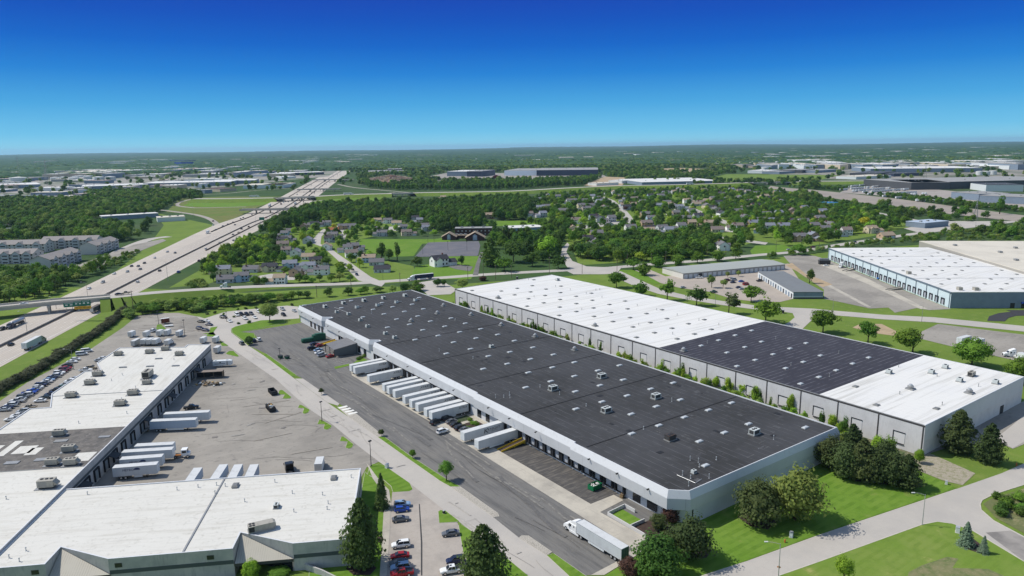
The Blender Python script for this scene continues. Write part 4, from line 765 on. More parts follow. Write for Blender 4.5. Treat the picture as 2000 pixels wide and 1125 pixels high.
for nm, poly, h in (('long', LONG, 7.9), ('wing', WING, 7.3)):
    b = MB(); wall_run(b, poly, 0, h, CW); part('wall', b, lb)
    pi = inset(poly, .35); b = MB()
    for i in range(len(poly)):
        j = (i+1) % len(poly); b.face([(*poly[i], h), (*poly[j], h), (*pi[j], h), (*pi[i], h)], CAPW); b.face([(*pi[i], h), (*pi[j], h), (*pi[j], h-.3), (*pi[i], h-.3)], CAPW)
    part('parapet', b, lb)
    if nm == 'wing':
        b = MB(); b.poly(pi, h-.25, OLD2); b.box(41.6, 42.0, -37.6, .5, h-.25, h-.05, METALG); part('roof', b, lb, 'white coated roof over the front wing')
        o = [inset(poly, -.06)[i] for i in range(len(poly))]
    else:
        for ya, yb, mm, lab in ((-37.8, 14.9, OLD2, 'white roof by the joint'), (14.9, 46.4, ROOFG, 'grey gravel roof with white patches'), (46.4, 83.5, OLD2, 'white roof in the middle'), (83.5, 151.5, OLD, 'white roof at the far end')):
            L0, L1_ = -43.45, -1.55
            qq = {14.9: [(L0, 14.9), (L1_, 14.9), (L1_, 46.4), (L0, 46.4)], -37.8: [(L0, -37.8), (L1_, -37.8), (L1_, 14.9), (L0, 14.9)], 46.4: [(L0, 46.4), (L1_, 46.4), (L1_, 83.5), (-42.2, 83.5), (-36.6, 70.55), (L0, 69.85)], 83.5: [(-42.2, 83.5), (L1_, 83.5), (L1_, 149.7), (-12.1, 151.6), (-12.1, 147.1), (L0+.3, 151.5), (L0, 127.7), (-36.9, 115.6), (-36.9, 115), (L0, 114.7), (L0, 86.6)]}[ya]
            b = MB(); b.poly(qq, h-.25, mm)
            if lab.startswith('grey'):
                for (x0, x1, y0, y1) in ((-33, -30.5, 27, 39), (-29, -23.5, 28, 34), (-24.5, -21, 26.5, 32), (-38, -34.5, 33, 36), (-8, -2.5, 19, 25.5)): b.box(x0, x1, y0, y1, h-.25, h-.19, OLD)
                for (x0, x1, y0, y1) in ((-20, -16, 35.5, 37.5), (-19, -14, 21, 23), (-7, -3.5, 37, 38.5), (-27, -23, 20, 22)): b.box(x0, x1, y0, y1, h-.25, h-.02, METALG)
            else: b.box(pi[-2][0] if False else -43.2, -1.7, yb-.2 if yb < 100 else ya, yb if yb < 100 else ya+.2, h-.25, h-.12, METALG)
            part('roof', b, lb, lab)
b = MB()
for (p0, p1, z0, z1) in (((-1.2, 1.2), (-1.2, 149.8), 4.9, 5.7), ((25.4, -38.2), (53.2, -38.2), 3.3, 4.3), ((-1.2, -38.2), (11.8, -38.2), 3.3, 4.3), ((67, -38.2), (80.4, -38.2), 3.3, 4.3), ((80.4, -38.2), (80.4, 1), 3.3, 4.3), ((80.4, 1.0), (-1.1, 1.0), 4.7, 5.5)):
    d = np.array(p1)-np.array(p0); ln = float(np.linalg.norm(d)); b.box(.05, ln-.05, -.05, .02, z0, z1, BANDM, math.atan2(d[1], d[0]), (p0[0], p0[1], 0))
part('dark_band', b, lb)
COR = mat('corrugated_canopy', (.43, .4, .33), .6, lines=((0, .55, .14, (.33, .3, .25), .95),), coord='obj')
for q in (12.0, 53.4):
    b = MB(); b.raw([(q+.05, -31.1, 6.9), (q+.05, -38.6, 3.5), (q+13.6, -38.6, 3.5)], [(0, 1, 2)], COR); b.raw([(q+.05, -38.6, 3.5), (q+13.6, -38.6, 3.5), (q+13.6, -38.6, 2.7), (q+.05, -38.6, 2.7)], [(0, 3, 2, 1)], mat('canopy_edge', (.07, .068, .065), .7, lines=((0, .4, .1, (.03, .03, .03), .9),), coord='obj')); part('entrance_canopy', b, lb)
    b = MB(); b.raw([(q+.1, -31.25, 0), (q+13.2, -38.3, 0), (q+13.2, -38.3, 2.7), (q+.1, -31.25, 2.7)], [(0, 1, 2, 3)], GLASS); part('entrance_glass', b, lb)
b = MB()
for q in (27.5, 48, 9.5): b.box(q-.8, q+.8, -38.27, -38.2, 4.9, 6.0, GLASS)
part('window', b, lb)
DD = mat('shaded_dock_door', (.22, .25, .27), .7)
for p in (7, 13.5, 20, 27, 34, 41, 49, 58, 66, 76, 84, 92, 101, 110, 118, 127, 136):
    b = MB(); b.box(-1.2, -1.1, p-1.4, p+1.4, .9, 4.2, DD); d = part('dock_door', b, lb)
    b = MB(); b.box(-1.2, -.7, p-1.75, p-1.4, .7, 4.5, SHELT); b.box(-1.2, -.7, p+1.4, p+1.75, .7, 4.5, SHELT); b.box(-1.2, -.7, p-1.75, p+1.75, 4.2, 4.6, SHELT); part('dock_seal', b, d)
for p in (10, 31, 62, 88, 122):
    b = MB(); b.raw([(-1.15, p-2, 4.6), (-1.15, p+2, 4.6), (1.4, p+2, 3.6), (1.4, p-2, 3.6), (-1.15, p-2, 4.4), (-1.15, p+2, 4.4), (1.4, p+2, 3.4), (1.4, p-2, 3.4)], [(3, 2, 1, 0), (4, 5, 6, 7), (3, 7, 6, 2), (0, 4, 7, 3), (1, 2, 6, 5)], DARK); part('awning', b, lb)
for p in z3([]): pass
UL = 'units on the left building roofs'
zl, zw = 7.65, 7.05
for p in [(231, 694), (292, 690), (350, 694), (323, 684)]: rtu('beige', 'weathered beige unit at the far end of left white roof', p, zl, LR, UL, .95)
rtu('beige', 'large beige unit beside a wider one in middle of left white roof', (289, 737), zl, LR+1.57, UL, 1.5)
rtu('beige', 'low beige unit just in front of the largest one, left roof', (287, 750), zl, LR, UL, .9)
for p in [(176, 751), (139, 776), (260, 771), (235, 792), (191, 734)]: rtu('beige', 'beige unit on the left white roof nearer the gravel', p, zl, LR, UL, 1.05)
for p in [(116, 851), (135, 882), (103, 908), (139, 908)]: rtu('beige', 'beige unit on the grey gravel roof', p, zl, LR, UL, 1.05)
rtu('beige', 'beige unit with fans on the near left white roof', (93, 952), zl, LR, UL, 1.25)
rtu('long', 'long grey green unit on the front wing roof above the canopy', (511, 1035), zw, LR+.32, UL, .85)
rtu('white', 'small grey unit standing on a dark pad, front wing roof', (540, 991), zw, LR+1.57, UL, .6)
for p in [(310, 701), (240, 718), (293, 716), (343, 715)]: rtu('ridge', 'low rounded ridge vent on the left white roof', p, zl, LR, UL, .9, 'roof vent')
for p, l in (((460, 950), 'grey hatch at the left of front wing roof'), ((652, 935), 'grey hatch near the yard corner of front wing roof')):
    x, y = G(*p, zw); t = thing('roof_hatch', l, 'roof hatch', (x, y, zw), LR, UL); b = MB(); b.box(-.8, .8, -1.2, 1.2, 0, .45, METALG); part('curb', b, t); b = MB(); b.loft([[(-.9, -1.3, .45), (.9, -1.3, .45), (.9, 1.3, .45), (-.9, 1.3, .45)], [(-.5, -.9, .75), (.5, -.9, .75), (.5, .9, .75), (-.5, .9, .75)]], SKYG); part('lid', b, t)
for p in [(571, 964), (13, 979), (51, 1076), (38, 1097), (171, 966), (346, 957), (387, 952), (537, 942), (478, 980), (574, 1000), (630, 967), (641, 984), (639, 995), (686, 933), (440, 950), (420, 964), (18, 1090), (423, 948)]:
    x, y = G(*p, zw); q = linv(x, y); link('vent_pipe', pipe_a, lb, (q[0], q[1], zw if q[0] > -1 else zl))
for p in [(265, 868-110), (238, 781), (222, 794), (248, 808), (218, 744), (154, 827), (239, 733), (340, 703)]:
    x, y = G(*p, zl); q = linv(x, y); link('vent_pipe', pipe_a, lb, (q[0], q[1], zl))
# ramp walls by the front canopy
b = MB(); a = [G(575, 1105), G(630, 1125), G(680, 1150)]; wall_along(b, a, .35, 1.6, CW)
tag(part('ramp_wall', b, None), 'sloping concrete retaining wall below the front canopy', 'retaining wall')
psheet('mulch_bed', [(684, 1092), (692, 1102), (720, 1098), (736, 1110), (722, 1125), (690, 1124), (676, 1112)], .13, MULCH)
psheet('mulch_bed', [(732, 985), (740, 978), (752, 990), (750, 1002), (738, 1000)], .15, MULCH)
psheet('mulch_bed', [(737, 1050), (745, 1047), (750, 1054), (746, 1062), (738, 1060)], .15, MULCH)
psheet('mulch_bed', [(1655, 925), (1700, 905), (1790, 930), (1800, 952), (1740, 948), (1670, 940)], .06, MULCH)
psheet('mulch_bed', [(1440, 1010), (1455, 1000), (1520, 1018), (1500, 1035), (1465, 1028)], .06, MULCH)
psheet('mulch_bed', [(1310, 1065), (1340, 1050), (1390, 1075), (1380, 1090), (1330, 1090)], .06, MULCH)
psheet('mulch_bed', [(1870, 1058), (1900, 1052), (1930, 1075), (1915, 1082), (1885, 1072)], .08, MULCH)
# ------------------------------------------------------------------ cars
CARS = {  # length, half width, body stations (x, half width, bottom, top), glasshouse (base back, base front, top back, top front, roof height), wheel radius
 'sedan': (4.8, [(-2.4, .78, .42, .78), (-2.25, .88, .30, .96), (-1.2, .92, .24, 1.02), (.9, .92, .24, .98), (1.9, .88, .26, .84), (2.32, .76, .34, .68)], (-1.85, 1.15, -1.05, .35, 1.46), .33),
 'hatch': (4.3, [(-2.1, .78, .42, .9), (-2.0, .87, .32, 1.0), (-1.2, .9, .24, 1.04), (.8, .9, .24, 1.0), (1.7, .86, .26, .88), (2.12, .74, .34, .70)], (-2.02, 1.2, -1.55, .3, 1.52), .33),
 'suv': (4.85, [(-2.42, .84, .5, 1.0), (-2.35, .93, .42, 1.12), (-1.2, .96, .34, 1.16), (.95, .96, .34, 1.14), (1.95, .93, .36, 1.04), (2.36, .82, .44, .84)], (-2.36, 1.15, -2.0, .42, 1.82), .39),
 'van': (5.3, [(-2.65, .9, .45, 1.1), (-2.6, .98, .38, 1.2), (-1.2, 1.0, .34, 1.22), (1.2, 1.0, .34, 1.2), (2.1, .94, .36, 1.02), (2.6, .82, .44, .84)], (-2.62, 1.85, -2.5, 1.05, 2.05), .37),
 'pickup': (5.6, [(-2.8, .93, .52, 1.16), (-2.75, .96, .46, 1.2), (-.9, .98, .40, 1.2), (.9, .98, .40, 1.2), (2.2, .94, .42, 1.1), (2.75, .84, .5, .92)], (-.95, 1.25, -.8, .55, 1.9), .41)}
_car = {}
def car_parts(kind, col):
    key = (kind, col)
    if key in _car: return _car[key]
    ln, st, (b0, b1, t0, t1, zr_), wr = CARS[kind]; pm = paint(col); P_ = {}
    b = MB()
    b.loft([[(x, -w*.93, zb), (x, -w, zb+.18), (x, -w, zt-.14), (x, -w*.84, zt), (x, w*.84, zt), (x, w, zt-.14), (x, w, zb+.18), (x, w*.93, zb)] for x, w, zb, zt in st], pm)
    zb = max(s[3] for s in st)-.05; wb = st[2][1]*.86; wt = wb*.80
    Bc = [(b0, -wb, zb), (b1, -wb, zb), (b1, wb, zb), (b0, wb, zb)]; Tc = [(t0, -wt, zr_-.06), (t1, -wt, zr_-.06), (t1, wt, zr_-.06), (t0, wt, zr_-.06)]
    b.loft([[(x, y*1.03, z) for x, y, z in Tc], [(x*.985, y*.95, zr_) for x, y, z in Tc]], pm)
    for (i, j) in ((0, 0), (1, 1), (2, 2), (3, 3)):
        b.tube([Bc[i], Tc[j]], .05, pm, 4)
    mx = (b0+b1)/2*.9
    for s in (-1, 1):
        if kind != 'van': b.tube([(mx, s*wb*1.0, zb), ((t0+t1)/2, s*wt*1.01, zr_-.05)], .05, pm, 4)
        b.box(b1-.28, b1-.1, s*wb*1.02-.09 if s < 0 else s*wb*1.02-.02, s*wb*1.02+.02 if s < 0 else s*wb*1.02+.12, zb+.02, zb+.16, pm)
    if kind == 'pickup':
        b2 = MB(); b2.box(-2.6, -1.05, -.78, .78, 1.13, 1.215, DARK)
        P_['truck_bed'] = b2.mesh('truck_bed')
    if kind in ('suv', 'pickup'): 
        b.box(-.1, .45, -.28, .28, zr_-.02, zr_+.012, GLASS)
    P_['body'] = b.mesh('body')
    def quad(nm, a, bb, c, d):
        q = MB(); q.raw([a, bb, c, d], [(0, 1, 2, 3)], GLASS); P_[nm] = q.mesh(nm.rstrip('0123456789'))
    quad('windshield', Bc[1], Bc[2], Tc[2], Tc[1]); quad('rear_window', Bc[3], Bc[0], Tc[0], Tc[3]); quad('side_window0', Bc[0], Bc[1], Tc[1], Tc[0]); quad('side_window1', Bc[2], Bc[3], Tc[3], Tc[2])
    k = 0
    for x in (-ln*.29, ln*.30):
        for s in (-1, 1):
            q = MB(); q.wheel((x, s*(st[2][1]-.1), wr), wr, .24, BLACK, CHROME if kind != 'van' else METALG); P_['wheel%d' % k] = q.mesh('wheel'); k += 1
    x, w, zb_, zt = st[-1]
    for i, s in enumerate((-1, 1)):
        q = MB(); q.box(x-.18, x+.012, s*w*.72-.16, s*w*.72+.16, zt-.17, zt-.02, HLAMP); P_['headlight%d' % i] = q.mesh('headlight')
        xr, w2, zb2, zt2 = st[0]; q = MB(); q.box(xr-.012, xr+.12, s*w2*.78-.14, s*w2*.78+.14, zt2-.22, zt2-.04, TLAMP); P_['taillight%d' % i] = q.mesh('taillight')
    _car[key] = P_; return P_
def join_mesh(name, meshes):
    mb = MB()
    for me in meshes:
        n = len(mb.v); mb.v += [tuple(v.co) for v in me.vertices]
        for p in me.polygons: mb.f.append(tuple(n+i for i in p.vertices)); mb.mi.append(mb.k(me.materials[p.material_index]))
    return mb.mesh(name)
_carj = {}
COLN = {'white': (225, 226, 224), 'silver': (165, 170, 173), 'grey': (95, 98, 102), 'black': (22, 23, 25), 'navy': (22, 34, 68), 'blue': (28, 70, 160), 'red': (150, 18, 24), 'maroon': (92, 22, 30), 'teal': (24, 50, 58), 'tan': (172, 158, 132), 'green': (24, 74, 52), 'orange': (205, 88, 24), 'pale blue': (130, 158, 188)}
KN = {'sedan': 'sedan', 'hatch': 'hatchback', 'suv': 'sport utility car', 'van': 'van', 'pickup': 'pickup truck'}
def car(kind, col, where, loc, rot, group, lod=0, z=.15):
    lab = '%s %s %s' % (col, KN[kind], where); P_ = car_parts(kind, COLN[col])
    nm = 'parked_car' if kind not in ('pickup', 'van') else ('pickup_truck' if kind == 'pickup' else 'passenger_van')
    if 'driv' in where: nm = nm.replace('parked', 'driving')
    cat = 'car' if kind not in ('pickup', 'van') else ('pickup' if kind == 'pickup' else 'van')
    if lod == 2:
        k = (kind, col)
        if k not in _carj: _carj[k] = join_mesh('car', [m_ for n_, m_ in P_.items()])
        return thing(nm, lab, cat, (loc[0], loc[1], z), rot, group, _carj[k])
    t = thing(nm, lab, cat, (loc[0], loc[1], z), rot, group)
    for n_, me in P_.items():
        if lod == 1 and n_.startswith(('headlight', 'taillight')): continue
        link(n_.rstrip('0123456789'), me, t)
    return t
def cars(lst, where, rot, group, lod=1, z=.15, jit=.03):
    for px_, py_, col, kind in lst:
        car(kind, col, where, G(px_, py_+2), rot+random.uniform(-jit, jit), group, lod, z)
hx = lambda a, b: math.atan2(G(*b)[1]-G(*a)[1], G(*b)[0]-G(*a)[0])
hr = hx((763, 1073), (803, 1068))
GP = 'cars in the front parking lot'
cars([(786, 988, 'pale blue', 'suv'), (785, 997, 'blue', 'hatch'), (783, 1016, 'grey', 'sedan')], 'parked along the front walk by the small spruce', hr, GP, 0)
cars([(783, 1067, 'white', 'suv'), (781, 1088, 'red', 'sedan'), (779, 1102, 'teal', 'sedan'), (782, 1111, 'pale blue', 'suv'), (785, 1123, 'red', 'pickup')], 'parked nose to the front walk', hr+math.pi, GP, 0)
cars([(880, 1044, 'grey', 'sedan'), (890, 1098, 'navy', 'suv'), (882, 1117, 'white', 'pickup')], 'parked on the grass side of the front lot', hr+math.pi, GP, 0)
GD = 'cars parked in the truck court'
cars([(874, 819, 'black', 'suv'), (882, 824, 'grey', 'sedan'), (890, 830, 'black', 'sedan'), (899, 837, 'black', 'suv'), (908, 840, 'grey', 'sedan')], 'in the tight dark row beside the planter', .12, GD, 0)
cars([(851, 826, 'black', 'suv')], 'parked alone off the row in truck court', .25, GD, 0)
cars([(865, 844, 'white', 'suv')], 'parked in the middle of the truck court', .1, GD, 0)
cars([(614, 672, 'navy', 'sedan'), (625, 675, 'red', 'hatch'), (610, 681, 'black', 'suv'), (622, 684, 'pale blue', 'sedan'), (624, 689, 'white', 'sedan'), (629, 694, 'silver', 'suv'), (646, 696, 'red', 'sedan')], 'parked before the sloping entrance canopy', .1, GD, 0)
# two rows beside the left building
dA = np.array(G(132, 714))-np.array(G(4, 800)); hA = math.atan2(dA[1], dA[0])-math.pi/2
ca = [('silver', 'sedan'), ('navy', 'sedan'), ('white', 'suv'), ('grey', 'hatch'), ('white', 'pickup'), ('silver', 'sedan'), ('grey', 'suv'), ('white', 'suv'), ('blue', 'pickup'), ('blue', 'sedan'), ('silver', 'sedan'), ('white', 'hatch'), ('navy', 'suv'), ('grey', 'sedan'), ('white', 'sedan'), ('pale blue', 'sedan'), ('navy', 'hatch'), ('silver', 'suv'), ('white', 'sedan'), ('white', 'suv'), ('maroon', 'sedan'), ('maroon', 'suv'), ('red', 'hatch')]
a0 = np.array(G(-4, 804)); a1 = np.array(G(121, 722))
for i, (c, k) in enumerate(ca):
    p = a0+(a1-a0)*i/(len(ca)-1)+np.array([math.cos(hA), math.sin(hA)])*2.2
    car(k, c, 'in the packed row along the hedge', tuple(p), hA+math.pi*random.choice((0, 1)), 'cars in the row along the hedge', 1)
for i in range(7):
    p = a0+(a1-a0)*(-i-1)/(len(ca)-1)+np.array([math.cos(hA), math.sin(hA)])*2.2
cars([(132, 714, 'black', 'sedan'), (141, 707, 'white', 'sedan'), (148, 702, 'white', 'hatch')], 'at the upper end of the hedge row', hA, 'cars in the row along the hedge', 1)
cb = [('white', 'sedan'), ('white', 'sedan'), ('silver', 'suv'), ('tan', 'pickup'), ('grey', 'hatch'), ('white', 'sedan'), ('teal', 'sedan'), ('navy', 'sedan'), ('black', 'suv'), ('green', 'hatch'), ('silver', 'sedan'), ('white', 'suv'), ('silver', 'sedan')]
b0 = np.array(G(22, 822)); b1 = np.array(G(146, 742))
for i, (c, k) in enumerate(cb):
    if i == 4: continue
    car(k, c, 'in the row against the left building wall', tuple(b0+(b1-b0)*i/(len(cb)-1)), hA+math.pi, 'cars in the row by the left building', 1)
cars([(168, 724, 'white', 'pickup'), (180, 719, 'tan', 'suv'), (195, 704, 'silver', 'sedan'), (203, 700, 'white', 'sedan')], 'by the upper corner of the left building', hA, 'cars in the row by the left building', 1)
GB = 'cars in the back parking lot'
hb = hx((463, 613), (470, 617))
cars([(463, 615, 'white', 'van'), (472, 614, 'black', 'suv'), (482, 614, 'black', 'suv'), (491, 613, 'grey', 'suv'), (506, 609, 'white', 'suv')], 'nose to the grass bank in the back lot', hb, GB, 1)
cars([(393, 628, 'black', 'sedan'), (403, 627, 'white', 'sedan'), (409, 634, 'navy', 'sedan'), (391, 642, 'navy', 'suv'), (402, 645, 'navy', 'sedan'), (437, 620, 'black', 'suv')], 'at the bend of the access road', hb+.6, GB, 1)
cars([(449, 627, 'white', 'sedan'), (479, 622, 'white', 'suv'), (498, 620, 'white', 'sedan'), (552, 604, 'silver', 'suv'), (554, 615, 'black', 'suv'), (575, 607, 'silver', 'sedan')], 'in the middle of the back lot', hb, GB, 1)
cars([(472, 671, 'grey', 'suv'), (485, 668, 'white', 'pickup'), (495, 666, 'navy', 'suv'), (505, 664, 'white', 'suv')], 'on the grass edge at the court entrance', hb+math.pi, GB, 1)
cars([(374, 797, 'black', 'pickup')], 'parked behind the left yard trailers', hx((363, 800), (388, 797)), 'vehicles in the left yard', 0)
cars([(1366, 542, 'white', 'pickup')], 'backed up to the storage garages', -.6, 'cars at the storage garages', 1)
cars([(1334, 561, 'silver', 'sedan'), (1421, 547, 'maroon', 'suv'), (1433, 546, 'silver', 'van'), (1432, 551, 'navy', 'sedan'), (1448, 549, 'blue', 'sedan'), (1457, 555, 'red', 'van'), (1443, 561, 'navy', 'sedan'), (1449, 564, 'silver', 'sedan'), (1394, 570, 'green', 'pickup'), (1484, 548, 'black', 'pickup')], 'in the yard of the storage garages', -.2, 'cars at the storage garages', 1)
cars([(1614, 518, 'white', 'sedan')], 'by the box truck at the pale blue warehouse', -.5, 'vehicles at the pale blue warehouse', 1)
GS = 'cars on the neighbourhood street'
hs_ = hx((665, 508), (720, 545))
cars([(675, 516, 'grey', 'sedan'), (689, 526, 'black', 'sedan'), (697, 536, 'navy', 'suv'), (680, 543, 'navy', 'sedan')], 'on the street leading into the houses', hs_, GS, 2)
cars([(1540, 487, 'silver', 'sedan'), (1588, 482, 'maroon', 'pickup'), (1670, 472, 'navy', 'sedan'), (1852, 450, 'white', 'sedan')], 'driving on the cross road past the houses', hx((1540, 487), (1588, 482)), 'cars driving on the cross road', 2, .25)
ho_ = hx((0, 599), (110, 588))
for p, c, k in (((47, 595), 'white', 'sedan'), ((232, 576), 'black', 'sedan'), ((246, 574), 'tan', 'pickup')):
    car(k, c, 'driving over the interstate bridge', G(p[0], p[1], 6.4), ho_+(0 if c != 'tan' else 3.1), 'cars driving over the bridge', 2, 6.45)
# traffic on the interstate
HL = [('white', (174, 565)), ('silver', (201, 553)), ('white', (223, 536)), ('silver', (249, 532)), ('black', (257, 521)), ('grey', (270, 521)), ('grey', (274, 527)), ('black', (282, 515)), ('white', (302, 505)), ('black', (4, 645)), ('silver', (327, 493)), ('grey', (342, 495)), ('black', (421, 450)), ('grey', (435, 443)), ('black', (445, 439)), ('white', (416, 441)), ('maroon', (416, 433)), ('black', (455, 435)), ('grey', (470, 428)), ('black', (475, 426)), ('grey', (492, 420)), ('black', (459, 440))]
HRt = [('black', (312, 530)), ('white', (269, 552)), ('black', (22, 675)), ('maroon', (389, 511)), ('white', (402, 487)), ('silver', (429, 475)), ('silver', (456, 471)), ('black', (455, 459)), ('tan', (466, 455)), ('black', (486, 444)), ('red', (536, 418)), ('grey', (542, 413)), ('red', (585, 392)), ('blue', (349, 533)), ('grey', (563, 395)), ('black', (549, 400))]
hdir = lambda x, y: min(range(len(hp)-1), key=lambda i: (hp[i][0]-x)**2+(hp[i][1]-y)**2)
def hw_head(x, y):
    i = hdir(x, y); return math.atan2(hp[i+1][1]-hp[i][1], hp[i+1][0]-hp[i][0])
for lst, add, side in ((HL, math.pi, 'left'), (HRt, 0, 'right')):
    for c, p in lst:
        x, y = G(*p); car(random.choice(('sedan', 'suv', 'sedan', 'hatch')), c, 'driving on the %s side of the interstate' % side, (x, y), hw_head(x, y)+add, 'cars driving on the interstate', 2 if p[1] < 560 else 1)
car('pickup', 'black', 'driving in the middle of the interstate', G(472, 448), hw_head(*G(472, 448)), 'cars driving on the interstate', 2); car('pickup', 'red', 'driving on the far interstate', G(520, 426), hw_head(*G(520, 426)), 'cars driving on the interstate', 2)
for k in range(64):
    s = random.uniform(0, 1)**1.3; x = 300+s*1400; pt = np.interp(x, [p[0] for p in hp], [p[1] for p in hp]); o = random.choice((-20, -16.5, -13, -9.5, -6, 6, 9.5, 13, 16.5, 20, 24))
    h_ = hw_head(x, pt); car(random.choice(('sedan', 'suv', 'van')), random.choice(('white', 'silver', 'black', 'grey', 'maroon')), 'driving on the distant interstate', (x+math.sin(h_)*o, pt-math.cos(h_)*o), h_+(math.pi if o < 0 else 0), 'cars on the distant interstate', 2)
# ------------------------------------------------------------------ trailers and trucks
RIBL = mat('trailer_side', (.54, .565, .575), .45, var=((.45, (.44, .46, .47), .5, .75, .6),), lines=((0, 1.22, .045, (.38, .4, .41), .8),), coord='obj')
RIBB = mat('trailer_side_blue', (.36, .44, .53), .5, var=((.45, (.3, .36, .43), .5, .75, .6),), lines=((0, 1.22, .045, (.25, .3, .36), .8),), coord='obj')
NAVYS = mat('trailer_side_navy', (.010, .022, .06), .4, coord='obj', var=((.6, (.015, .03, .075), .5, .7, .5),))
GRNS = mat('trailer_rear_green', (.10, .17, .15), .5)
RUSTB = mat('rust_red_box', (.14, .035, .02), .7, coord='obj', var=((.8, (.09, .03, .02), .5, .7, .7),))
_tr = {}
def trailer_meshes(ln=16.1, side=None, rear=None, roof_m=None, wheels=True):
    side = side or RIBL; key = (ln, side.name, rear.name if rear else '', wheels)
    if key in _tr: return _tr[key]
    P_ = []; w = 1.29
    b = MB(); b.box(0, ln, -w, w, 1.15, 4.05, side); P_.append(('cargo_box', b.mesh('cargo_box')))
    b = MB(); b.box(.04, ln-.04, -w+.04, w-.04, 4.05, 4.085, roof_m or TROOF); P_.append(('roof', b.mesh('roof')))
    b = MB()
    for z in (1.1, 4.0):
        for s in (-1, 1): b.box(0, ln, s*w-.03, s*w+.03, z, z+.1, METALL)
    b.box(-.04, .02, -w, w, 1.1, 4.1, rear or TWHITE); P_.append(('rear_frame', b.mesh('rear_frame')))
    for s in (-1, 1):
        b = MB(); b.box(-.07, -.03, min(s*.03, s*1.22), max(s*.03, s*1.22), 1.2, 3.95, rear or TWHITE)
        b.box(-.1, -.07, s*.35-.02, s*.35+.02, 1.2, 3.95, METALG); P_.append(('rear_door', b.mesh('rear_door')))
    b = MB(); b.box(ln, ln+.05, -w+.05, w-.05, 1.2, 3.95, TWHITE); P_.append(('nose_panel', b.mesh('nose_panel')))
    b = MB(); b.box(.2, ln-.2, -.5, .5, .95, 1.13, DARK); b.box(1.0, 5.0, -.55, .55, .55, .95, DARK); P_.append(('frame', b.mesh('frame')))
    if wheels:
        for x in (2.2, 3.5):
            for s in (-1, 1):
                b = MB(); b.wheel((x, s*1.0, .51), .51, .52, BLACK, METALL, 14); P_.append(('wheel', b.mesh('wheel')))
        b = MB(); b.box(ln-3.4, ln-3.2, -.8, -.65, 0.05, 1.1, DARK); b.box(ln-3.4, ln-3.2, .65, .8, 0.05, 1.1, DARK); b.box(ln-3.36, ln-3.24, -.65, .65, .5, .6, DARK); P_.append(('landing_gear', b.mesh('landing_gear')))
        b = MB(); b.box(6.0, ln-4.4, -w+.02, -w+.07, .45, 1.1, TWHITE); b.box(6.0, ln-4.4, w-.07, w-.02, .45, 1.1, TWHITE); P_.append(('side_skirt', b.mesh('side_skirt')))
    _tr[key] = P_; return P_
def trailer(lab, loc, rot, ln=16.1, side=None, group=None, rear=None, z=.15, skip=()):
    t = thing('semi_trailer', lab, 'trailer', (loc[0], loc[1], z), rot, group)
    for n_, me in trailer_meshes(ln, side, rear):
        if n_ not in skip: link(n_, me, t)
    return t
def side_text(t, txt, size, x, z, m, side=-1, shear=0.0, sx=1.0):
    return text_part('lettering', txt, size, m, t, (x, side*1.325, z), (math.pi/2, 0, 0 if side < 0 else math.pi), shear, 0, sx)
INK = mat('black_lettering', (.012, .012, .014), .5); INKB = mat('blue_lettering', (.03, .045, .12), .5); REDI = mat('red_lettering', (.35, .02, .02), .5)
TN = [(687, 711), (695, 715), (722, 731), (752, 748), (762, 753), (773, 760), (793, 771), (805, 779), (817, 786), (832, 796), (842, 802)]
GT = 'white trailers backed up to the docks'
# trailers stand with the rear doors at the dock: local +x (nose) points away from the wall
for i, p in enumerate(TN):
    y = G(p[0], p[1], 4.1)[1]-1.25
    t = trailer('white trailer backed to the warehouse dock', (-5.7, y), math.pi, 16.1, None, GT)
    side_text(t, 'XTRA', 1.15, 3.0, 3.1, INK, 1, .25, 1.25)
y = G(896, 843, 4.1)[1]-1.25
t = trailer('white trailer lettered with a big K at the docks', (-6.0, y), math.pi+.01, 16.6, None, GT)
side_text(t, 'K', 2.4, 7.7, 2.6, INK, 1, .12, 1.35); side_text(t, 'KNIGHT', 1.35, 4.3, 2.85, INK, 1, 0, 1.05); side_text(t, 'TRANSPORTATION', .36, 4.3, 2.1, INK, 1, 0, 1.0)
y = G(924, 858, 4.1)[1]-1.25
trailer('plain ribbed white trailer next to the brown loading ramp', (-6.0, y), math.pi+.01, 16.4, None, GT)
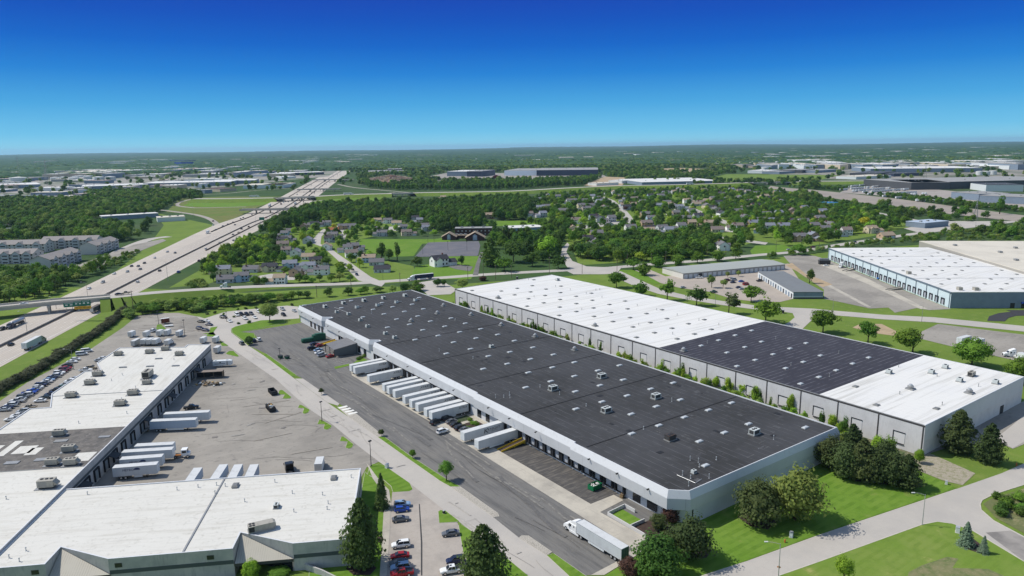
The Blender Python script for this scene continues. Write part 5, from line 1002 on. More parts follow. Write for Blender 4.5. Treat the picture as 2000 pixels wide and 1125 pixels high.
def tractor(t, x0, col, sleeper=True, wheels=True, fair=True):
    """tractor unit: kingpin side at x0, nose at larger x; adds its parts to t"""
    pm = paint(col)
    b = MB(); W_ = 1.2
    prof = [(x0+.9, .95), (x0+.9, 3.55 if fair else 3.0), (x0+1.2, 3.95 if fair else 3.1), (x0+2.5, 3.5 if fair else 3.05), (x0+3.6, 2.85), (x0+4.25, 1.95), (x0+5.6, 1.65), (x0+6.0, 1.15), (x0+6.05, .55), (x0+.9, .55)]
    b.loft([[(x, y, z) for x, z in [(px_*1.0, pz) for px_, pz in prof]] for y in (-W_, -W_*.86, W_*.86, W_)][1:3], pm, cap=True)
    b.box(x0+.9, x0+3.7, -W_, W_, .6, 2.75, pm); b.box(x0+3.7, x0+5.7, -W_*.9, W_*.9, .6, 1.4, pm)
    for s in (-1, 1): b.box(x0-.1, x0+3.4, s*W_-.06, s*W_+.06, .3, .85, pm)
    part('cab', b, t, None, False, True)
    b = MB(); b.raw([(x0+3.66, -.98, 2.78), (x0+3.66, .98, 2.78), (x0+4.24, .9, 2.0), (x0+4.24, -.9, 2.0)], [(3, 2, 1, 0)], GLASS); part('windshield', b, t)
    for s in (-1, 1):
        b = MB(); b.box(x0+2.75, x0+3.55, s*1.205-.01, s*1.205+.01, 1.85, 2.6, GLASS); b.box(x0+1.5, x0+1.9, s*1.205-.01, s*1.205+.01, 2.0, 2.45, GLASS); part('side_window', b, t)
        b = MB(); b.box(x0+5.75, x0+6.0, s*.85-.18, s*.85+.18, 1.0, 1.25, HLAMP); part('headlight', b, t)
        b = MB(); b.box(x0+3.55, x0+3.75, s*1.45-.12, s*1.45+.12, 1.8, 2.5, pm); part('mirror', b, t)
        for x in (x0-1.0, x0+.3): 
            b = MB(); b.wheel((x, s*.98, .51), .51, .5, BLACK, METALL, 14); part('wheel', b, t)
        b = MB(); b.wheel((x0+4.9, s*1.02, .51), .51, .3, BLACK, METALL, 14); part('wheel', b, t)
    b = MB(); b.box(x0+6.02, x0+6.1, -.6, .6, .65, 1.5, DARK); part('grille', b, t)
    b = MB(); b.box(x0-1.7, x0+1.0, -.45, .45, .7, 1.0, DARK); part('frame', b, t)
def semi(lab, loc, rot, col, side=None, ln=16.1, group=None, rear=None, z=.15, name='semi_truck'):
    t = thing(name, lab, 'truck', (loc[0], loc[1], z), rot, group)
    for n_, me in trailer_meshes(ln, side, rear):
        if n_ != 'landing_gear': link(n_, me, t)
    tractor(t, ln-.6, col)
    return t
a = np.array(G(1221, 1071, 4.05)); c = np.array(G(1133, 1018.5, 4.05)); d = c-a
semi('white tractor with a long pale trailer parked on the truck court', tuple(a), math.atan2(d[1], d[0]), (232, 232, 230), None, 16.1, 'trucks with trailers', GRNS)
a = np.array(G(46, 671, 4.05)); semi('white trailer truck driving right of the interstate barrier', tuple(a), hw_head(*a), (150, 148, 140), None, 15, 'trucks on the interstate')
a = np.array(G(843, 545)); semi('white truck with a dark navy trailer crossing the road behind', (a[0]+2, a[1]+1), hx((845, 546), (806, 550)), (225, 225, 222), NAVYS, 15.5, 'trucks with trailers', None, .3)
a = np.array(G(441, 563, 3)); t = thing('bobtail_truck', 'white truck cab without trailer driving up the bridge road', 'truck', (a[0], a[1], 3.4), hx((441, 563), (425, 564)), 'trucks with trailers'); tractor(t, -2, (228, 228, 225))
# tank truck
a = np.array(G(46, 630)); t = thing('tank_truck', 'shiny silver tank truck with a dark cab on the interstate', 'truck', (a[0], a[1], .15), hw_head(*a)+math.pi, 'trucks on the interstate')
b = MB(); TANKM = mat('polished_tank', (.42, .44, .47), .28, metal=.7)
b.loft([[(x, r_*1.2*math.cos(q), 2.35+r_*1.0*math.sin(q)) for q in np.linspace(0, 2*math.pi, 15)[:-1]] for x, r_ in ((-.2, .6), (0, .95), (.3, 1.0), (12, 1.0), (12.3, .95), (12.5, .6))], TANKM); part('tank', b, t, None, True)
b = MB(); b.box(.5, 12, -.9, .9, 1.0, 1.3, DARK); b.box(1, 11, -.25, .25, 3.35, 3.42, METALG); part('frame', b, t)
for x in (1.4, 2.7, 4.0):
    for s in (-1, 1): b = MB(); b.wheel((x, s*1.0, .51), .51, .5, BLACK, METALL, 12); part('wheel', b, t)
tractor(t, 11.6, (34, 42, 66), fair=False)
for p, c, l, add, z in (((576, 400), None, 'blue cab truck with white trailer on the far right interstate', 0, .15), ((528, 402), None, 'white truck passing under the far interstate bridges', math.pi, .15), ((633, 372), None, 'blue truck on the interstate by the farther bridge', 0, .15)):
    x, y = G(*p); semi(l, (x, y), hw_head(x, y)+add, (30, 60, 130) if 'blue' in l else (220, 220, 220), RIBB if 'blue truck' in l else None, 14, 'trucks on the interstate')
def box_truck(lab, loc, rot, boxm=None, ln=5.5, cab=(228, 228, 226), group=None, h=2.9, txt=None, z=.15):
    t = thing('box_truck', lab, 'truck', (loc[0], loc[1], z), rot, group); bm = boxm or TWHITE; pm = paint(cab)
    b = MB(); b.box(-ln/2, ln/2, -1.2, 1.2, .95, .95+h-.4, bm, top=TROOF if boxm is None else None); part('cargo_box', b, t)
    b = MB(); b.box(-ln/2-.03, -ln/2, -1.05, 1.05, 1.05, .85+h-.4, METALL); part('rear_door', b, t)
    b = MB(); x0 = ln/2+.1; b.loft([[(x, -w, .5), (x, -w, zt), (x, w, zt), (x, w, .5)] for x, w, zt in ((x0, 1.0, 2.35), (x0+.9, 1.0, 2.35), (x0+1.45, .98, 1.5), (x0+2.3, .9, 1.25), (x0+2.4, .85, .9))], pm); part('cab', b, t, None, False, True)
    b = MB(); b.raw([(x0+.93, -.85, 2.28), (x0+.93, .85, 2.28), (x0+1.47, .85, 1.55), (x0+1.47, -.85, 1.55)], [(3, 2, 1, 0)], GLASS); part('windshield', b, t)
    for s in (-1, 1):
        b = MB(); b.box(x0+.1, x0+.85, s*1.005-.01, s*1.005+.01, 1.5, 2.2, GLASS); part('side_window', b, t)
        for x in (-ln*.28, x0+1.5): b = MB(); b.wheel((x, s*.95, .45), .45, .3, BLACK, METALL, 12); part('wheel', b, t)
    b = MB(); b.box(-ln/2, x0+1.5, -.5, .5, .6, .95, DARK); part('frame', b, t)
    if txt:
        for s in (-1, 1): o = text_part('lettering', txt, .6, INK, t, (0, s*1.215, 2.6), (math.pi/2, 0, 0 if s < 0 else math.pi))
    return t
x, y = G(406, 456); box_truck('white box truck merging from the curved ramp', (x, y), hw_head(x, y)+math.pi, None, 7, group='trucks on the interstate')
x, y = G(348, 388); box_truck('small white box truck on the freeway left of loop', (x, y), 0, None, 7, group='trucks on the freeway', z=.2)
x, y = G(1643, 522); box_truck('white box truck at the pale blue warehouse docks', (x, y), math.radians(200), None, 7.5, group='vehicles at the pale blue warehouse', h=3.3)
for p, c in (((210, 560), 0),):
    pass
x, y = G(514, 445); box_truck('grey box truck at the right edge of interstate', (x, y), hw_head(x, y), mat('box_grey', (.4, .41, .42), .5), 7, group='trucks on the interstate')
x, y = G(193, 606); t = box_truck('tall dark truck carrying frames under the near bridge', (x-2, y-4), hw_head(x, y), mat('dark_load', (.12, .1, .09), .8), 12, (90, 30, 28), 'trucks on the interstate', 3.2)
x, y = G(576, 923); # tractors in the left yard
t = thing('bobtail_truck', 'dark cab truck parked behind the front wing roof', 'truck', (*G(566, 922), .15), hx((566, 922), (561, 905)), 'vehicles in the left yard'); tractor(t, -2, (30, 32, 36), fair=False)
# trailers in the left yard
GL = 'trailers in the left yard'
def trailer2(lab, rear_px, nose_px, side=None, ln=None, txt=None):
    a = np.array(G(*rear_px, 4.08)); c = np.array(G(*nose_px, 4.08)); d = c-a; L_ = float(np.linalg.norm(d)); r_ = math.atan2(d[1], d[0])
    L_ = ln or min(max(L_, 9), 16.1); t = trailer(lab, tuple(c-d/np.linalg.norm(d)*L_), r_, round(L_, 1), side, GL)
    if txt:
        side_text(t, txt, 1.0, L_*.35, 3.0, INKB, -1); b = MB()
        b.loft([[(L_*.55+.9*math.cos(q)*s, y_, 3.05+.6*max(math.sin(q), -.2)*s) for q in np.linspace(0, 2*math.pi, 13)[:-1]] for s, y_ in ((1, -1.33), (.98, -1.30))], INKB); part('emblem', b, t)
    return t
trailer2('white trailer at left building, topmost of the upper pair', (318, 808), (409, 803.5)); trailer2('bluish white trailer, lower one of the upper pair', (290, 822), (384, 818), RIBB)
trailer2('white trailer at the back of the lower four', (265, 870), (340, 866)); t = trailer2('white trailer with a white yard tractor at its nose', (240, 882), (338, 876))
x, y = G(362, 893); t = thing('yard_tractor', 'white yard tractor hitched in front of the left trailers', 'truck', (x, y, .15), hx((350, 893), (366, 891.5)), 'vehicles in the left yard'); 
b = MB(); b.box(-.9, .9, -1.15, 1.15, .9, 2.9, paint((232, 232, 230))); b.box(.9, 1.6, -1.1, 1.1, .7, 1.7, paint((232, 232, 230))); part('cab', b, t)
b = MB(); b.box(.905, .93, -1.0, 1.0, 1.8, 2.7, GLASS); b.box(-.6, .7, -1.17, -1.152, 1.8, 2.6, GLASS); part('windshield', b, t)
for xx in (-2.8, 1.0):
    for s in (-1, 1): b = MB(); b.wheel((xx, s*.98, .5), .5, .4, BLACK, CHROME, 12); part('wheel', b, t)
b = MB(); b.box(-3.6, .9, -.5, .5, .6, .95, mat('frame_orange', (.3, .12, .03), .7)); part('frame', b, t)
trailer2('white trailer marked with a dark emblem, rear one of lower pair', (236, 896), (318, 890), None, None, 'METRO'); trailer2('white trailer marked with a dark emblem, nearest to the front wing', (222, 912), (308, 905), None, None, 'METRO')
trailer2('pale trailer, first from left behind the front wing', (372, 936), (387, 914), RIBB, 14); trailer2('pale trailer, second from left behind the front wing', (417, 938), (437, 907.5), RIBB, 14); trailer2('pale trailer, third from left behind the front wing', (451, 937), (466, 907.5), RIBB, 14); trailer2('pale trailer with dark tractor parts, rightmost behind front wing', (484, 936), (497, 907.5), RIBB, 14)
x, y = G(628, 930); box_truck('white roofed box truck parked behind the front wing corner', (x+1, y+4), LR+math.pi/2, None, 5.5, group='vehicles in the left yard')
# travel trailer, shed trailer, junk, containers, carts at the far end of the left yard
x, y = G(436, 716); hcv = hx((416, 717), (452, 715)); t = thing('camper_trailer', 'white camper trailer with a dark stripe by the left building', 'camper', (x, y, .15), hcv, 'vehicles in the left yard')
b = MB(); b.loft([[(x_, -1.2, .7), (x_, -1.2, 3.0), (x_, 1.2, 3.0), (x_, 1.2, .7)] for x_ in (-4.2, 3.4)], TWHITE); b.loft([[(3.4, -1.2, .7), (3.4, -1.2, 3.0), (3.4, 1.2, 3.0), (3.4, 1.2, .7)], [(4.2, -1.1, 1.0), (4.2, -1.1, 2.7), (4.2, 1.1, 2.7), (4.2, 1.1, 1.0)]], TWHITE); part('body', b, t)
b = MB(); b.box(-3.5, 1.2, -1.22, -1.202, 1.5, 1.75, INKB); part('stripe', b, t); b = MB(); b.box(-1.2, -.6, -1.22, -1.202, 2.0, 2.5, GLASS); b.box(1.9, 2.5, -1.22, -1.202, .8, 2.6, METALG); part('window', b, t)
for xx in (-3.2, 2.0): b = MB(); b.box(xx-.4, xx+.4, -.4, .4, 3.0, 3.3, TWHITE); part('roof_unit', b, t)
for s in (-1, 1):
    for xx in (-1.2, -.3): b = MB(); b.wheel((xx, s*1.05, .38), .38, .25, BLACK, METALL, 12); part('wheel', b, t)
b = MB(); b.tube([(4.1, 0, .75), (5.6, 0, .55)], .08, DARK); part('tongue', b, t)
x, y = G(410, 738); t = thing('flat_shed', 'low brown roofed shed beside the junk in left yard', 'shed', (x, y, .1), hcv)
b = MB(); b.box(-6, 6, -1.6, 1.6, 3.0, 3.15, mat('shed_roof', (.24, .2, .165), .8)); part('roof', b, t); b = MB(); b.box(-5.9, 5.9, 1.4, 1.5, 0, 3.0, DARK); b.box(5.7, 5.8, -1.5, 1.5, 0, 3.0, WOOD); part('wall', b, t)
for xx in (-5.5, -2, 2): b = MB(); b.box(xx-.08, xx+.08, -1.5, -1.35, 0, 3.0, WOOD); part('post', b, t)
for k, (p, l) in enumerate((((395, 750), 'pile of scrap'), ((410, 752), 'pile of timber scrap'), ((424, 751), 'pile of pale scrap'), ((398, 729), 'heap of dark scrap'), ((284, 843), 'heap of rubbish'), ((372, 744), 'stack of crates'))):
    x, y = G(*p); b = MB()
    for j in range(26):
        w, h_, q = random.uniform(.2, .9), random.uniform(.1, .5), random.uniform(0, 3); xx, yy = random.gauss(0, 1.3), random.gauss(0, .8); zz = random.uniform(0, .9)*max(0, 1-abs(xx)/3)
        b.box(-w, w, -w*.5, w*.5, zz, zz+h_, random.choice((WOOD, DARK, METALG, RTUC, mat('pale_timber', (.46, .31, .13), .8), TWHITE)), q, (xx, yy, .05))
    tag(part('scrap_heap', b, None), l+' in the left yard by the building', 'scrap', 'scrap heaps in the left yard').location = (x, y, .08)
for p, cap, l in (((533, 769), 0, 'open empty dark dumpster in the left yard'), ((529, 801), 1, 'open dark dumpster full of scrap in the left yard')):
    x, y = G(*p); t = thing('open_dumpster', l, 'dumpster', (x, y, .1), hx((530, 770), (536, 776))+0.0, 'dumpsters'); b = MB()
    dd = mat('dumpster_dark', (.02, .022, .026), .6)
    for bx_ in ((-3, 3, -1.2, -1.1), (-3, 3, 1.1, 1.2), (-3, -2.9, -1.1, 1.1), (2.9, 3, -1.1, 1.1)): b.box(*bx_, .15, 1.7, dd)
    b.box(-2.95, 2.95, -1.15, 1.15, .12, .3, dd); part('bin', b, t); b = MB()
    for k in range(9): b.box(-2.7+k*.66, -2.6+k*.66, -1.27, -1.2, .2, 1.6, dd)
    part('rib', b, t)
    if cap:
        b = MB()
        for j in range(40): w, q = random.uniform(.15, .5), random.uniform(0, 3); zz = random.uniform(1.2, 1.9); b.box(-w, w, -w*.6, w*.6, zz, zz+.25, random.choice((WOOD, DARK, mat('pale_timber', (.46, .31, .13), .8), TWHITE)), q, (random.uniform(-2.4, 2.4), random.uniform(-.8, .8), 0))
        tag(part('scrap_load', b, None), 'pale scrap heaped in the dark dumpster', 'scrap').location = (x, y, .1); bpy.data.objects['scrap_load'].rotation_euler = t.rotation_euler
for p, l in (((548, 700), 'dark green bin beside the court grass strip, left one'), ((561, 701), 'dark green bin beside the court grass strip, right one')):
    x, y = G(*p); t = thing('rubbish_bin', l, 'bin', (x, y, .1), .4, 'dumpsters'); b = MB(); b.loft([[(sx*w, sy*w*.8, z) for sx, sy in ((-1, -1), (1, -1), (1, 1), (-1, 1))] for w, z in ((.85, .15), (1.0, 1.3))], GRN); part('bin', b, t); b = MB(); b.raw([(-1.02, -.82, 1.3), (1.02, -.82, 1.3), (1.02, .82, 1.6), (-1.02, .82, 1.6), (1.02, .82, 1.3), (-1.02, .82, 1.3)], [(0, 1, 2, 3), (3, 2, 4, 5), (1, 4, 2), (0, 3, 5)], DARK); part('lid', b, t)
def cargo_trailer(lab, px_, rot, ln=4.4, m=None, h=2.6):
    x, y = G(*px_); t = thing('cargo_trailer', lab, 'trailer', (x, y, .12), rot, 'small cargo trailers in the left yard')
    b = MB(); b.box(-ln/2, ln/2, -1.1, 1.1, .55, .55+h, m or TWHITE, top=TROOF); part('cargo_box', b, t); b = MB(); b.box(-ln/2-.03, -ln/2, -.95, .95, .65, .45+h, METALL); part('rear_door', b, t)
    for s in (-1, 1): b = MB(); b.wheel((-.2, s*1.0, .38), .38, .26, BLACK, METALL, 12); part('wheel', b, t)
    b = MB(); b.tube([(ln/2, 0, .5), (ln/2+1.3, 0, .45)], .07, DARK); b.box(-ln/2, ln/2, -.5, .5, .4, .55, DARK); part('tongue', b, t); return t
hct = hx((250, 660), (266, 652))
for p in ((258, 658), (287, 658), (313, 656), (328, 655), (351, 657), (398, 670), (422, 669)): cargo_trailer('small white cargo trailer standing in the left yard', p, hct)
cargo_trailer('small white cargo trailer by the camper and grass corner', (425, 689), hct)
cargo_trailer('grey open ended container by the left white roof', (266, 675), hct, 6, mat('container_grey', (.3, .31, .3), .6)); cargo_trailer('rust red box trailer at the back of left yard', (323, 632), 0, 4.5, RUSTB)
for p in ((283, 674), (294, 674), (305, 674)): box_truck('white and red rental truck beside the left white roof', G(*p), hct, None, 4.5, group='rental trucks in the left yard', h=2.8)
box_truck('white van truck just behind the left white roof', G(329, 675), hct, None, 4.2, group='rental trucks in the left yard', h=2.6)
cars([(300, 646, 'white', 'suv')], 'beside the small grass island, left yard', hct, 'vehicles in the left yard', 1)
cars([(160, 692, 'white', 'van'), (170, 686, 'white', 'van')], 'at the end of the hedge row', hx((150, 694), (182, 690)), 'cars in the row along the hedge', 1)
x, y = G(330, 638); t = thing('flat_trailer', 'small white flat trailer behind the red box trailer', 'trailer', (x, y, .1), -.3, 'small cargo trailers in the left yard'); b = MB(); b.box(-2.2, 2.2, -1, 1, .5, .75, TWHITE); part('deck', b, t)
for s in (-1, 1): b = MB(); b.wheel((0, s*1.05, .38), .38, .26, BLACK, METALL, 12); part('wheel', b, t)
# east trailer lot
t = trailer('white trailer, left of the pair on east trailer lot', G(1872, 676), hx((1880, 676), (1912, 667)), 9, None, 'trailers on the east lot'); t = trailer('white trailer, right of the pair on east trailer lot', G(1900, 681), hx((1880, 676), (1912, 667)), 8, None, 'trailers on the east lot')
t = thing('bobtail_truck', 'white cab truck parked on the east trailer lot', 'truck', (*G(1974, 697), .15), hx((1985, 698), (1960, 697)), 'trailers on the east lot'); tractor(t, -2.5, (230, 230, 228))
x, y = G(2000, 706); box_truck('white truck at the picture edge of east trailer lot', (x, y), 1.0, None, 6, group='trailers on the east lot')
# ------------------------------------------------------------------ trees
def leafmat(nm, c, c2, c3):
    c, c2, c3 = (tuple(min(v*k_, .6) for v, k_ in zip(q, (2.75, 2.35, 1.8))) for q in (c, c2, c3))
    return mat(nm, c, .75, var=((.55, c2, .42, .62, .85), (1.6, c3, .55, .75, .6)), coord='obj', rand=.22, huevar=.018, spec=.15, trans=.4)
LEAF = {'green': leafmat('leaf_green', (.055, .115, .018), (.03, .075, .014), (.09, .165, .028)), 'dark': leafmat('leaf_dark', (.035, .076, .018), (.021, .052, .015), (.06, .11, .025)),
        'bright': leafmat('leaf_bright', (.12, .205, .026), (.075, .15, .02), (.17, .26, .04)), 'brown': leafmat('leaf_brown', (.036, .058, .025), (.023, .04, .018), (.056, .077, .034)), 'yellow': leafmat('leaf_yellow', (.22, .25, .02), (.15, .2, .02), (.3, .3, .03)),
        'spruce': leafmat('needle_dark', (.05, .088, .033), (.031, .06, .025), (.078, .115, .044)), 'blue': leafmat('needle_blue', (.085, .13, .115), (.05, .085, .075), (.13, .18, .16)), 'purple': leafmat('leaf_purple', (.045, .03, .028), (.028, .02, .02), (.07, .05, .04)), 'grey': leafmat('twig_grey', (.042, .054, .036), (.026, .036, .026), (.06, .072, .045)), 'pale': leafmat('leaf_pale', (.10, .155, .05), (.065, .115, .03), (.15, .2, .08))}
def quads_mesh(name, cen, nor, size, m, extra=None, rng=RNG):
    n = len(cen); nor = nor/np.linalg.norm(nor, axis=1)[:, None]
    t = rng.normal(size=(n, 3)); t -= (t*nor).sum(1)[:, None]*nor; t /= np.linalg.norm(t, axis=1)[:, None]; bt = np.cross(nor, t)
    s = size[:, None]; sk_ = rng.uniform(.5, 1.0, (n, 1))
    V = np.stack([cen-t*s-bt*s*sk_, cen+t*s-bt*s*.6, cen+t*s*.8+bt*s*sk_, cen-t*s*.7+bt*s], 1).reshape(-1, 3)
    nv = len(V); ev, ef = (np.zeros((0, 3)), []) if extra is None else extra
    me = bpy.data.meshes.new(name); V = np.concatenate([V, ev]) if len(ev) else V
    me.vertices.add(len(V)); me.vertices.foreach_set('co', V.astype(np.float32).ravel())
    li = list(range(nv)); ls = list(range(0, nv, 4)); lt = [4]*n
    for f in ef: ls.append(len(li)); lt.append(len(f)); li += [nv+i for i in f]
    me.loops.add(len(li)); me.loops.foreach_set('vertex_index', li); me.polygons.add(len(ls)); me.polygons.foreach_set('loop_start', ls); me.polygons.foreach_set('loop_total', lt)
    me.materials.append(m); me.update(calc_edges=True); return me
def ico(c, r, rz, rng):
    bm = bmesh.new(); bmesh.ops.create_icosphere(bm, subdivisions=2, radius=1); vs = []
    for v in bm.verts:
        k = rng.uniform(.72, 1.05); vs.append((c[0]+v.co.x*r*k, c[1]+v.co.y*r*k, c[2]+v.co.z*rz*k))
    fs = [tuple(v.index for v in f.verts) for f in bm.faces]; bm.free(); return np.array(vs), fs
_crowns = {}
def crown_mesh(shape, tint, lod, var):
    """crown of a tree one unit wide and one unit tall (base at z 0); shape round, tall, open, cone, shrub"""
    key = (shape, tint, lod, var)
    if key in _crowns: return _crowns[key]
    rng = np.random.default_rng(abs(hash((shape, lod, var))) % 99991 if False else (sum(map(ord, shape))*31+lod*7+var*101))
    nc, nl, ls = {0: (70, 62, .021), 1: (40, 26, .036), 2: (20, 12, .07)}[lod]; m = LEAF[tint]; extra = None
    if shape in ('cone', 'pine'):
        nt_, nb_, nq = {0: (30, 11, 16), 1: (16, 8, 10), 2: (9, 6, 6)}[lod]; hs, as_, rs, dr = [], [], [], []
        for i in range(nt_):
            h0 = (i+.5)/nt_; r0 = .5*(1-h0)**.8 if shape == 'cone' else .5*min(1, 1.5*(1-h0)**.7)*min(1, .6+h0*2.2)
            for j in range(nb_):
                a = rng.uniform(0, 6.28); q = r0*rng.uniform(.62, 1.12)+.02; u_ = rng.uniform(.2, 1.0, nq)**.7
                hs += list(h0*.97+.02+rng.normal(0, .008, nq)-u_*q*(.34 if shape == 'cone' else .02)+.02); as_ += list(a+rng.normal(0, .13, nq)/(u_+.25)); rs += list(u_*q); dr += [a]*nq
        hs, as_, rs = map(np.array, (hs, as_, rs)); cen = np.stack([rs*np.cos(as_), rs*np.sin(as_), np.clip(hs, .015, 1)], 1); nl_ = len(hs)
        nor = np.stack([np.cos(as_)*.7, np.sin(as_)*.7, np.full(nl_, .7)], 1)+rng.normal(0, .5, (nl_, 3)); size = rng.uniform(.6, 1.3, nl_)*{0: .022, 1: .036, 2: .07}[lod]
        vs, fs = ico((0, 0, .36), .17 if shape == 'cone' else .26, .34, rng); extra = (vs, fs)
    else:
        z0, zs, rx = {'round': (.58, .42, .5), 'tall': (.55, .45, .42), 'open': (.62, .38, .5), 'shrub': (.45, .52, .5), 'full': (.5, .5, .5)}[shape]
        d = rng.normal(size=(nc, 3)); d /= np.linalg.norm(d, axis=1)[:, None]; q = rng.uniform(.25, 1, nc)**.42; cr_ = rng.uniform(.12, .21, nc)*(.8 if shape == 'open' else 1)
        cc = d*q[:, None]*np.array([rx-.11, rx-.11, zs-.1])*rng.uniform(.82, 1.12, (nc, 1))+np.array([0, 0, z0])
        if shape in ('open', 'round', 'tall') and var != 0:
            lb = rng.normal(size=(7, 3)); lb /= np.linalg.norm(lb, axis=1)[:, None]; lb = lb*np.array([rx-.17, rx-.17, zs-.16])*rng.uniform(.7, 1.15, (7, 1))+np.array([0, 0, z0]); cc = lb[rng.integers(0, 7, nc)]*.62+cc*.38+rng.normal(0, .045, (nc, 3))
        if shape in ('round', 'open', 'full'): cc[:, :2] *= (1.12-.5*np.clip((cc[:, 2]-z0)/zs, 0, 1))[:, None]
        k = np.repeat(np.arange(nc), nl); e_ = rng.normal(size=(nc*nl, 3)); e_ /= np.linalg.norm(e_, axis=1)[:, None]
        cen = cc[k]+e_*(cr_[k]*rng.uniform(.55, 1.08, nc*nl))[:, None]*np.array([1, 1, .8]); cen[:, 2] = np.maximum(cen[:, 2], .04)
        nor = e_*.8+np.array([0, 0, .45])+d[k]*.35+rng.normal(0, .35, (nc*nl, 3)); size = rng.uniform(.65, 1.35, nc*nl)*ls
        if shape in ('shrub', 'full') or (shape == 'round' and var == 0): extra = ico((0, 0, z0), rx*.62, zs*.66, rng)
    _crowns[key] = quads_mesh('crown', cen, nor, size, m, extra, rng); return _crowns[key]
_trunks = {}
def trunk_mesh(lod, var):
    if (lod, var) in _trunks: return _trunks[(lod, var)]
    rng = random.Random(var*7+lod); b = MB(); sg = 7 if lod == 0 else 5
    b.tube([(0, 0, 0), (rng.uniform(-.01, .01), rng.uniform(-.01, .01), .25), (rng.uniform(-.02, .02), rng.uniform(-.02, .02), .62)], [.028, .02, .011], BARK, sg)
    for k in range((6 if lod == 0 else 3) if var < 10 else 0):
        a = k*2.4+rng.random(); r_ = rng.uniform(.18, .34); z = .2+.06*k
        b.tube([(0, 0, z), (math.cos(a)*r_*.5, math.sin(a)*r_*.5, z+.14), (math.cos(a)*r_, math.sin(a)*r_, z+.3)], [.012, .009, .004], BARK, 4)
    _trunks[(lod, var)] = b.mesh('trunk', True); return _trunks[(lod, var)]
SHN = {'round': 'tree', 'tall': 'tree', 'open': 'tree', 'cone': 'spruce', 'shrub': 'shrub'}
NTREE = [0]
def tree(lab, loc, w, h, shape='round', tint='green', lod=1, group='trees', cat=None):
    NTREE[0] += 1; v = random.randrange(3)
    nm = {'round': 'leafy_tree', 'tall': 'leafy_tree', 'open': 'leafy_tree', 'cone': 'spruce_tree', 'shrub': 'shrub', 'pine': 'pine_tree', 'full': 'evergreen_tree'}[shape]
    t = thing(nm, lab, cat or ('shrub' if shape == 'shrub' else 'tree'), (loc[0], loc[1], .02), random.uniform(0, 6.28), group)
    link('crown', crown_mesh(shape, tint, lod, v), t, None, 0, (w, w, h))
    if shape not in ('shrub',): link('trunk', trunk_mesh(lod, v+(10 if shape in ('cone', 'pine') else 0)), t, None, 0, (h, h, h*1.0))
    return t
def T(px, py, w, h, shape, tint, lab, lod=0, group='trees round the warehouses'): return tree(lab, G(px, py), w, h, shape, tint, lod, group)
for a in [(1480, 1024, 13, 13.5, 'full', 'brown', 'broad brownish tree on the lawn left of a bigger green one'), (1552, 1016, 15.5, 16.5, 'full', 'pale', 'tallest light green tree standing on the front lawn'), (1870, 884, 11.5, 14.5, 'pine', 'brown', 'dark ragged evergreen at the grey warehouse corner'), (1930, 904, 9, 13, 'pine', 'brown', 'slimmer ragged evergreen by the street, right of a taller one'),
          (1285, 1128, 12.5, 11.5, 'full', 'dark', 'dense dark green round tree at the lawn by front road'), (1345, 1092, 12, 12, 'full', 'brown', 'sparse brown tree behind the dense round tree'), (1230, 1120, 6, 4.2, 'shrub', 'purple', 'purple brown shrub at the trailer rear corner'), (1286, 1034, 5, 5, 'shrub', 'brown', 'brown shrub by the low planter wall'), (1310, 1020, 5.5, 5.5, 'shrub', 'purple', 'dark shrub under the warehouse corner windows'),
          (945, 1142, 12.5, 15, 'pine', 'spruce', 'broad dark pine beside the front parking lot'), (708, 1104, 10.5, 17.5, 'pine', 'spruce', 'very tall dark spruce at the front wing corner'), (746, 992, 5.4, 10.5, 'cone', 'spruce', 'slim spruce by the curving front walk'), (1886, 1066, 5, 6.5, 'cone', 'blue', 'blue grey spruce on the corner lawn'), (1920, 1080, 3.2, 4.6, 'cone', 'blue', 'smaller spruce right of the blue grey spruce'),
          (1648, 1135, 5.5, 7, 'tall', 'bright', 'bright young tree on the lawn below the front road'), (872, 939, 5.6, 6.4, 'open', 'green', 'small leafy tree on the grass strip beside the access road'), (806, 895, 2.6, 3.2, 'open', 'green', 'little tree near upper end of the grass strip'), (745, 852, 2.4, 2.8, 'open', 'brown', 'tiny tree at the end of the gravel strip'), (628, 771, 2.8, 3.0, 'open', 'brown', 'tiny bare looking tree on the pale sidewalk'),
          (492, 1128, 4.5, 5.2, 'shrub', 'bright', 'bright green bush before the entrance canopy'), (690, 1102, 3.6, 3.8, 'shrub', 'dark', 'clipped round shrub at the foot of the tallest spruce'), (545, 1124, 6, 2.0, 'shrub', 'green', 'low clipped hedge shrub under the entrance canopy'),
          (527, 628, 13, 12, 'open', 'pale', 'pale airy tree between the back lot and court entrance'), (487, 674, 4.8, 5, 'round', 'dark', 'small round dark tree at the court entrance'), (812, 567, 3.8, 7.5, 'tall', 'green', 'narrow column tree near the truck on the road behind'), (855, 560, 7, 6.5, 'round', 'dark', 'round tree at the entry drive mouth'), (868, 560, 5, 6, 'round', 'dark', 'second round tree at the entry drive mouth'), (903, 566, 10, 8.5, 'open', 'pale', 'pale tree at the corner of the white roof building'), (943, 548, 7, 4, 'shrub', 'purple', 'purple bush along the road behind white roof')]:
    T(*a)
for px, py, w, h in [(1619, 914, 9, 11), (1650, 932, 9.5, 11), (1682, 938, 9, 12.5), (1712, 943, 8.5, 11), (1742, 948, 9, 10.5), (1770, 951, 8.5, 9.5), (1662, 902, 8, 12), (1728, 925, 8, 11)]: T(px, py, w*1.12, h*1.05, random.choice(('full', 'pine', 'full')), 'brown', 'dark brown evergreen in the clump on the lawn', group='clump of evergreens on the lawn')
for px, py, w, h in [(1712, 900, 6, 9), (1735, 905, 5, 10), (1795, 905, 4, 5)]: T(px, py, w, h, 'tall', 'bright', 'light green tree behind the dark evergreen clump')
